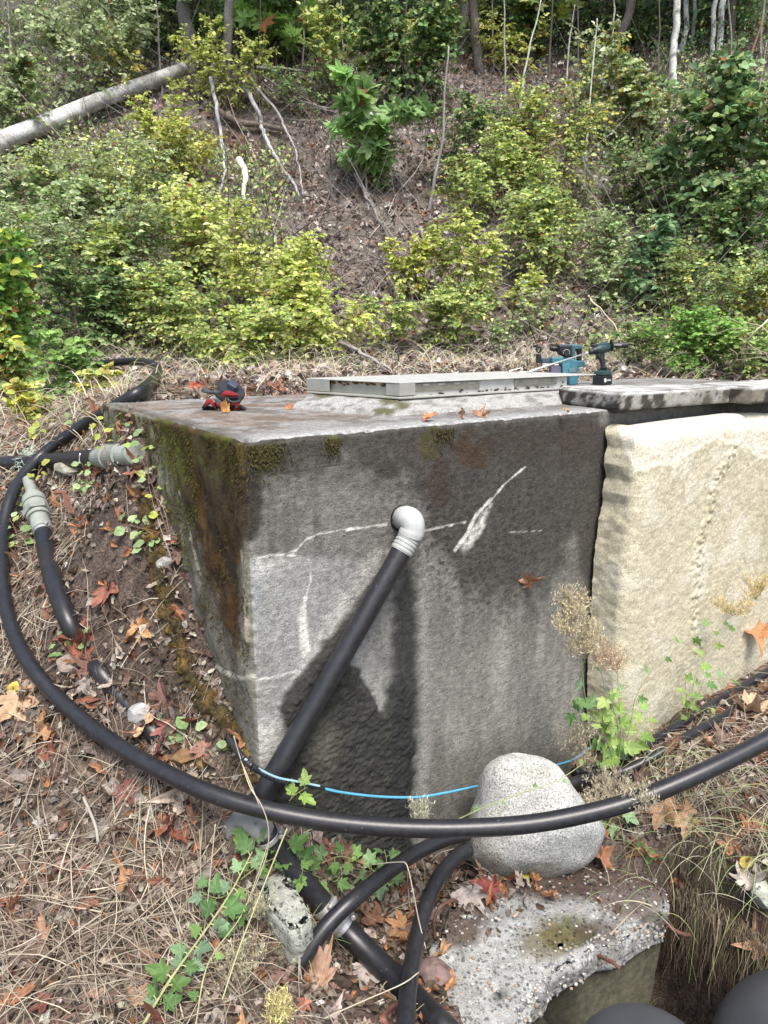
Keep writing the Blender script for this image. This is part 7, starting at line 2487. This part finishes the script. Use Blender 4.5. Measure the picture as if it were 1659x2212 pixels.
hero(1415, 856, 20, (.50, .2, .07), 'small orange leaf lying by the cap slab', 't', 213, .9, group=GT_)
hero(424, 838, 36, (.42, .09, .04), 'red maple leaf on the ground behind the gloves', 'g', 209, 1.2, .03)
hero(840, 828, 26, (.45, .20, .09), 'orange leaf standing in grass at the left end of the hatch', 'g', 210, 1.2, .05)
hero(1636, 1372, 84, (.46, .21, .08), 'orange leaf leaning against the slab at the right border', 's', 211, .6)
hero(760, 1392, 18, (.50, .22, .12), 'tiny orange leaf caught on the drain pipe', 'w', 212, .6, off=.1)

# long grass on the right bank and single stalks
g = Geo()
def rb(P, px, py):
    return .9 * np.exp(-(((px - 1560) / 130) ** 2 + ((py - 1900) / 190) ** 2)) + .4 * np.exp(-(((px - 1480) / 90) ** 2 + ((py - 1640) / 50) ** 2))
P = sample(3800, .3, 1.7, 1.1, 2.4, rb)
straw(g, P, (.10, .26), (.9, 1.6), .9, (.0008, .0016), [(.30, .32, .14), (.20, .26, .10), (.40, .38, .24), (.46, .42, .32), (.24, .30, .12)], None, base=-1.9, up=(.3, 1.0), K=8)
kind(g.build('long_grass', M_STRAW), 'stuff')
g = Geo()
bnd = [gnd(1466, 1925), gnd(1500, 1935), gnd(1540, 1955), gnd(1580, 1975), gnd(1620, 2005), gnd(1659, 2040), gnd(1700, 2060)]
B_ = resample(np.array(bnd), .01)
n = 1500
P = B_[RNG.integers(len(B_), size=n)] + RNG.normal(0, .035, (n, 3)) * np.array([1, 1, .3])
t = np.linspace(0, 1, 7)[None, :]
az = RNG.normal(-2.0, .8, n)
L = RNG.uniform(.06, .24, n)[:, None]
out = np.stack([np.cos(az), np.sin(az), np.zeros(n)], -1)
Q = P[:, None] + out[:, None] * (L * .35 * np.sin(t * 1.8))[..., None] + RNG.normal(0, .006, (n, 7, 3)) * t[..., None]
Q[..., 2] += .015 - L * t ** 1.3
Q[..., 2] = np.maximum(Q[..., 2], H(Q[..., 0], Q[..., 1]) + .003)
ok = np.abs(np.diff(Q[..., 2], axis=1)).max(1) < .12
ribbons(g, Q[ok], (RNG.uniform(.0006, .0014, (n, 1)) * (1 - .6 * t))[ok], np.cross(Q[ok][:, -1] - Q[ok][:, 0], np.array([.1, -.8, .3])), pal(int(ok.sum()), [(.11, .078, .055), (.20, .155, .11), (.07, .048, .036), (.13, .125, .065)], None, .2))
kind(g.build('hanging_roots', M_STRAW), 'stuff')
g = Geo()
q = gnd(640, 2030)
P = q + RNG.normal(0, .02, (60, 3)) * np.array([1, 1, 0])
straw(g, P, (.07, .14), (.8, 1.3), .8, (.0007, .0012), [(.16, .24, .09), (.22, .30, .13)], None, up=(.3, .9), K=7)
tag(g.build('grass_tuft', M_STRAW), 'small green grass tuft beside the scuffed hose and the coupling', 'grass tuft')
def stalk(label, pts, r=.0015, col=(.50, .44, .33)):
    g = Geo()
    P = [at(*p) for p in pts]
    tube(g, resample(catmull(P, 6), .01), r, 5, col)
    return tag(g.build('dry_stalk', M_STRAW, smooth=True), label, 'stalk', 'single dry stalks')
stalk('bent dry stalk arching from the scuffed hose down to the orange leaf', [(800, 1868, 1.55), (865, 1862, 1.5), (880, 1872, 1.48), (893, 1930, 1.46), (905, 1990, 1.45), (920, 2050, 1.42)])
stalk('long dry straw lying across the foot of the clamped hose', [(700, 2200, 1.22), (790, 2160, 1.25), (870, 2125, 1.27), (905, 2100, 1.3)])
stalk('pale dry stalk crossing the big hose before the drain pipe foot', [(520, 1640, 1.5), (540, 1700, 1.44), (565, 1740, 1.42), (580, 1790, 1.42), (575, 1850, 1.42), (545, 1930, 1.4)])
stalk('thin dry stalk standing before the mossy tank corner', [(505, 1590, 1.5), (520, 1640, 1.5), (540, 1690, 1.46), (560, 1740, 1.43)])
stalk('straight pale stick in the straw below the big hose at left', [(180, 1722, 1.63), (205, 1780, 1.56), (212, 1820, 1.53)], .004, (.40, .36, .30))
stalk('dry stalk rising left of the clamped hose elbow', [(430, 2080, 1.36), (445, 1980, 1.4), (455, 1880, 1.43), (465, 1780, 1.46)], .0014)
stalk('yellow stem hanging over the concrete chunk', [(620, 1790, 1.42), (575, 1900, 1.36), (520, 2040, 1.28), (480, 2160, 1.2)], .0018, (.44, .44, .22))
stalk('bent dry stalk lying over the union valve hose', [(75, 1330, 2.1), (110, 1345, 2.06), (150, 1335, 2.06), (190, 1360, 2.02)], .0014)
stalk('curved dead twig on the bare dirt below the seedlings', [(205, 1125, 2.28), (240, 1110, 2.3), (270, 1090, 2.3)], .0028, (.2, .16, .13))
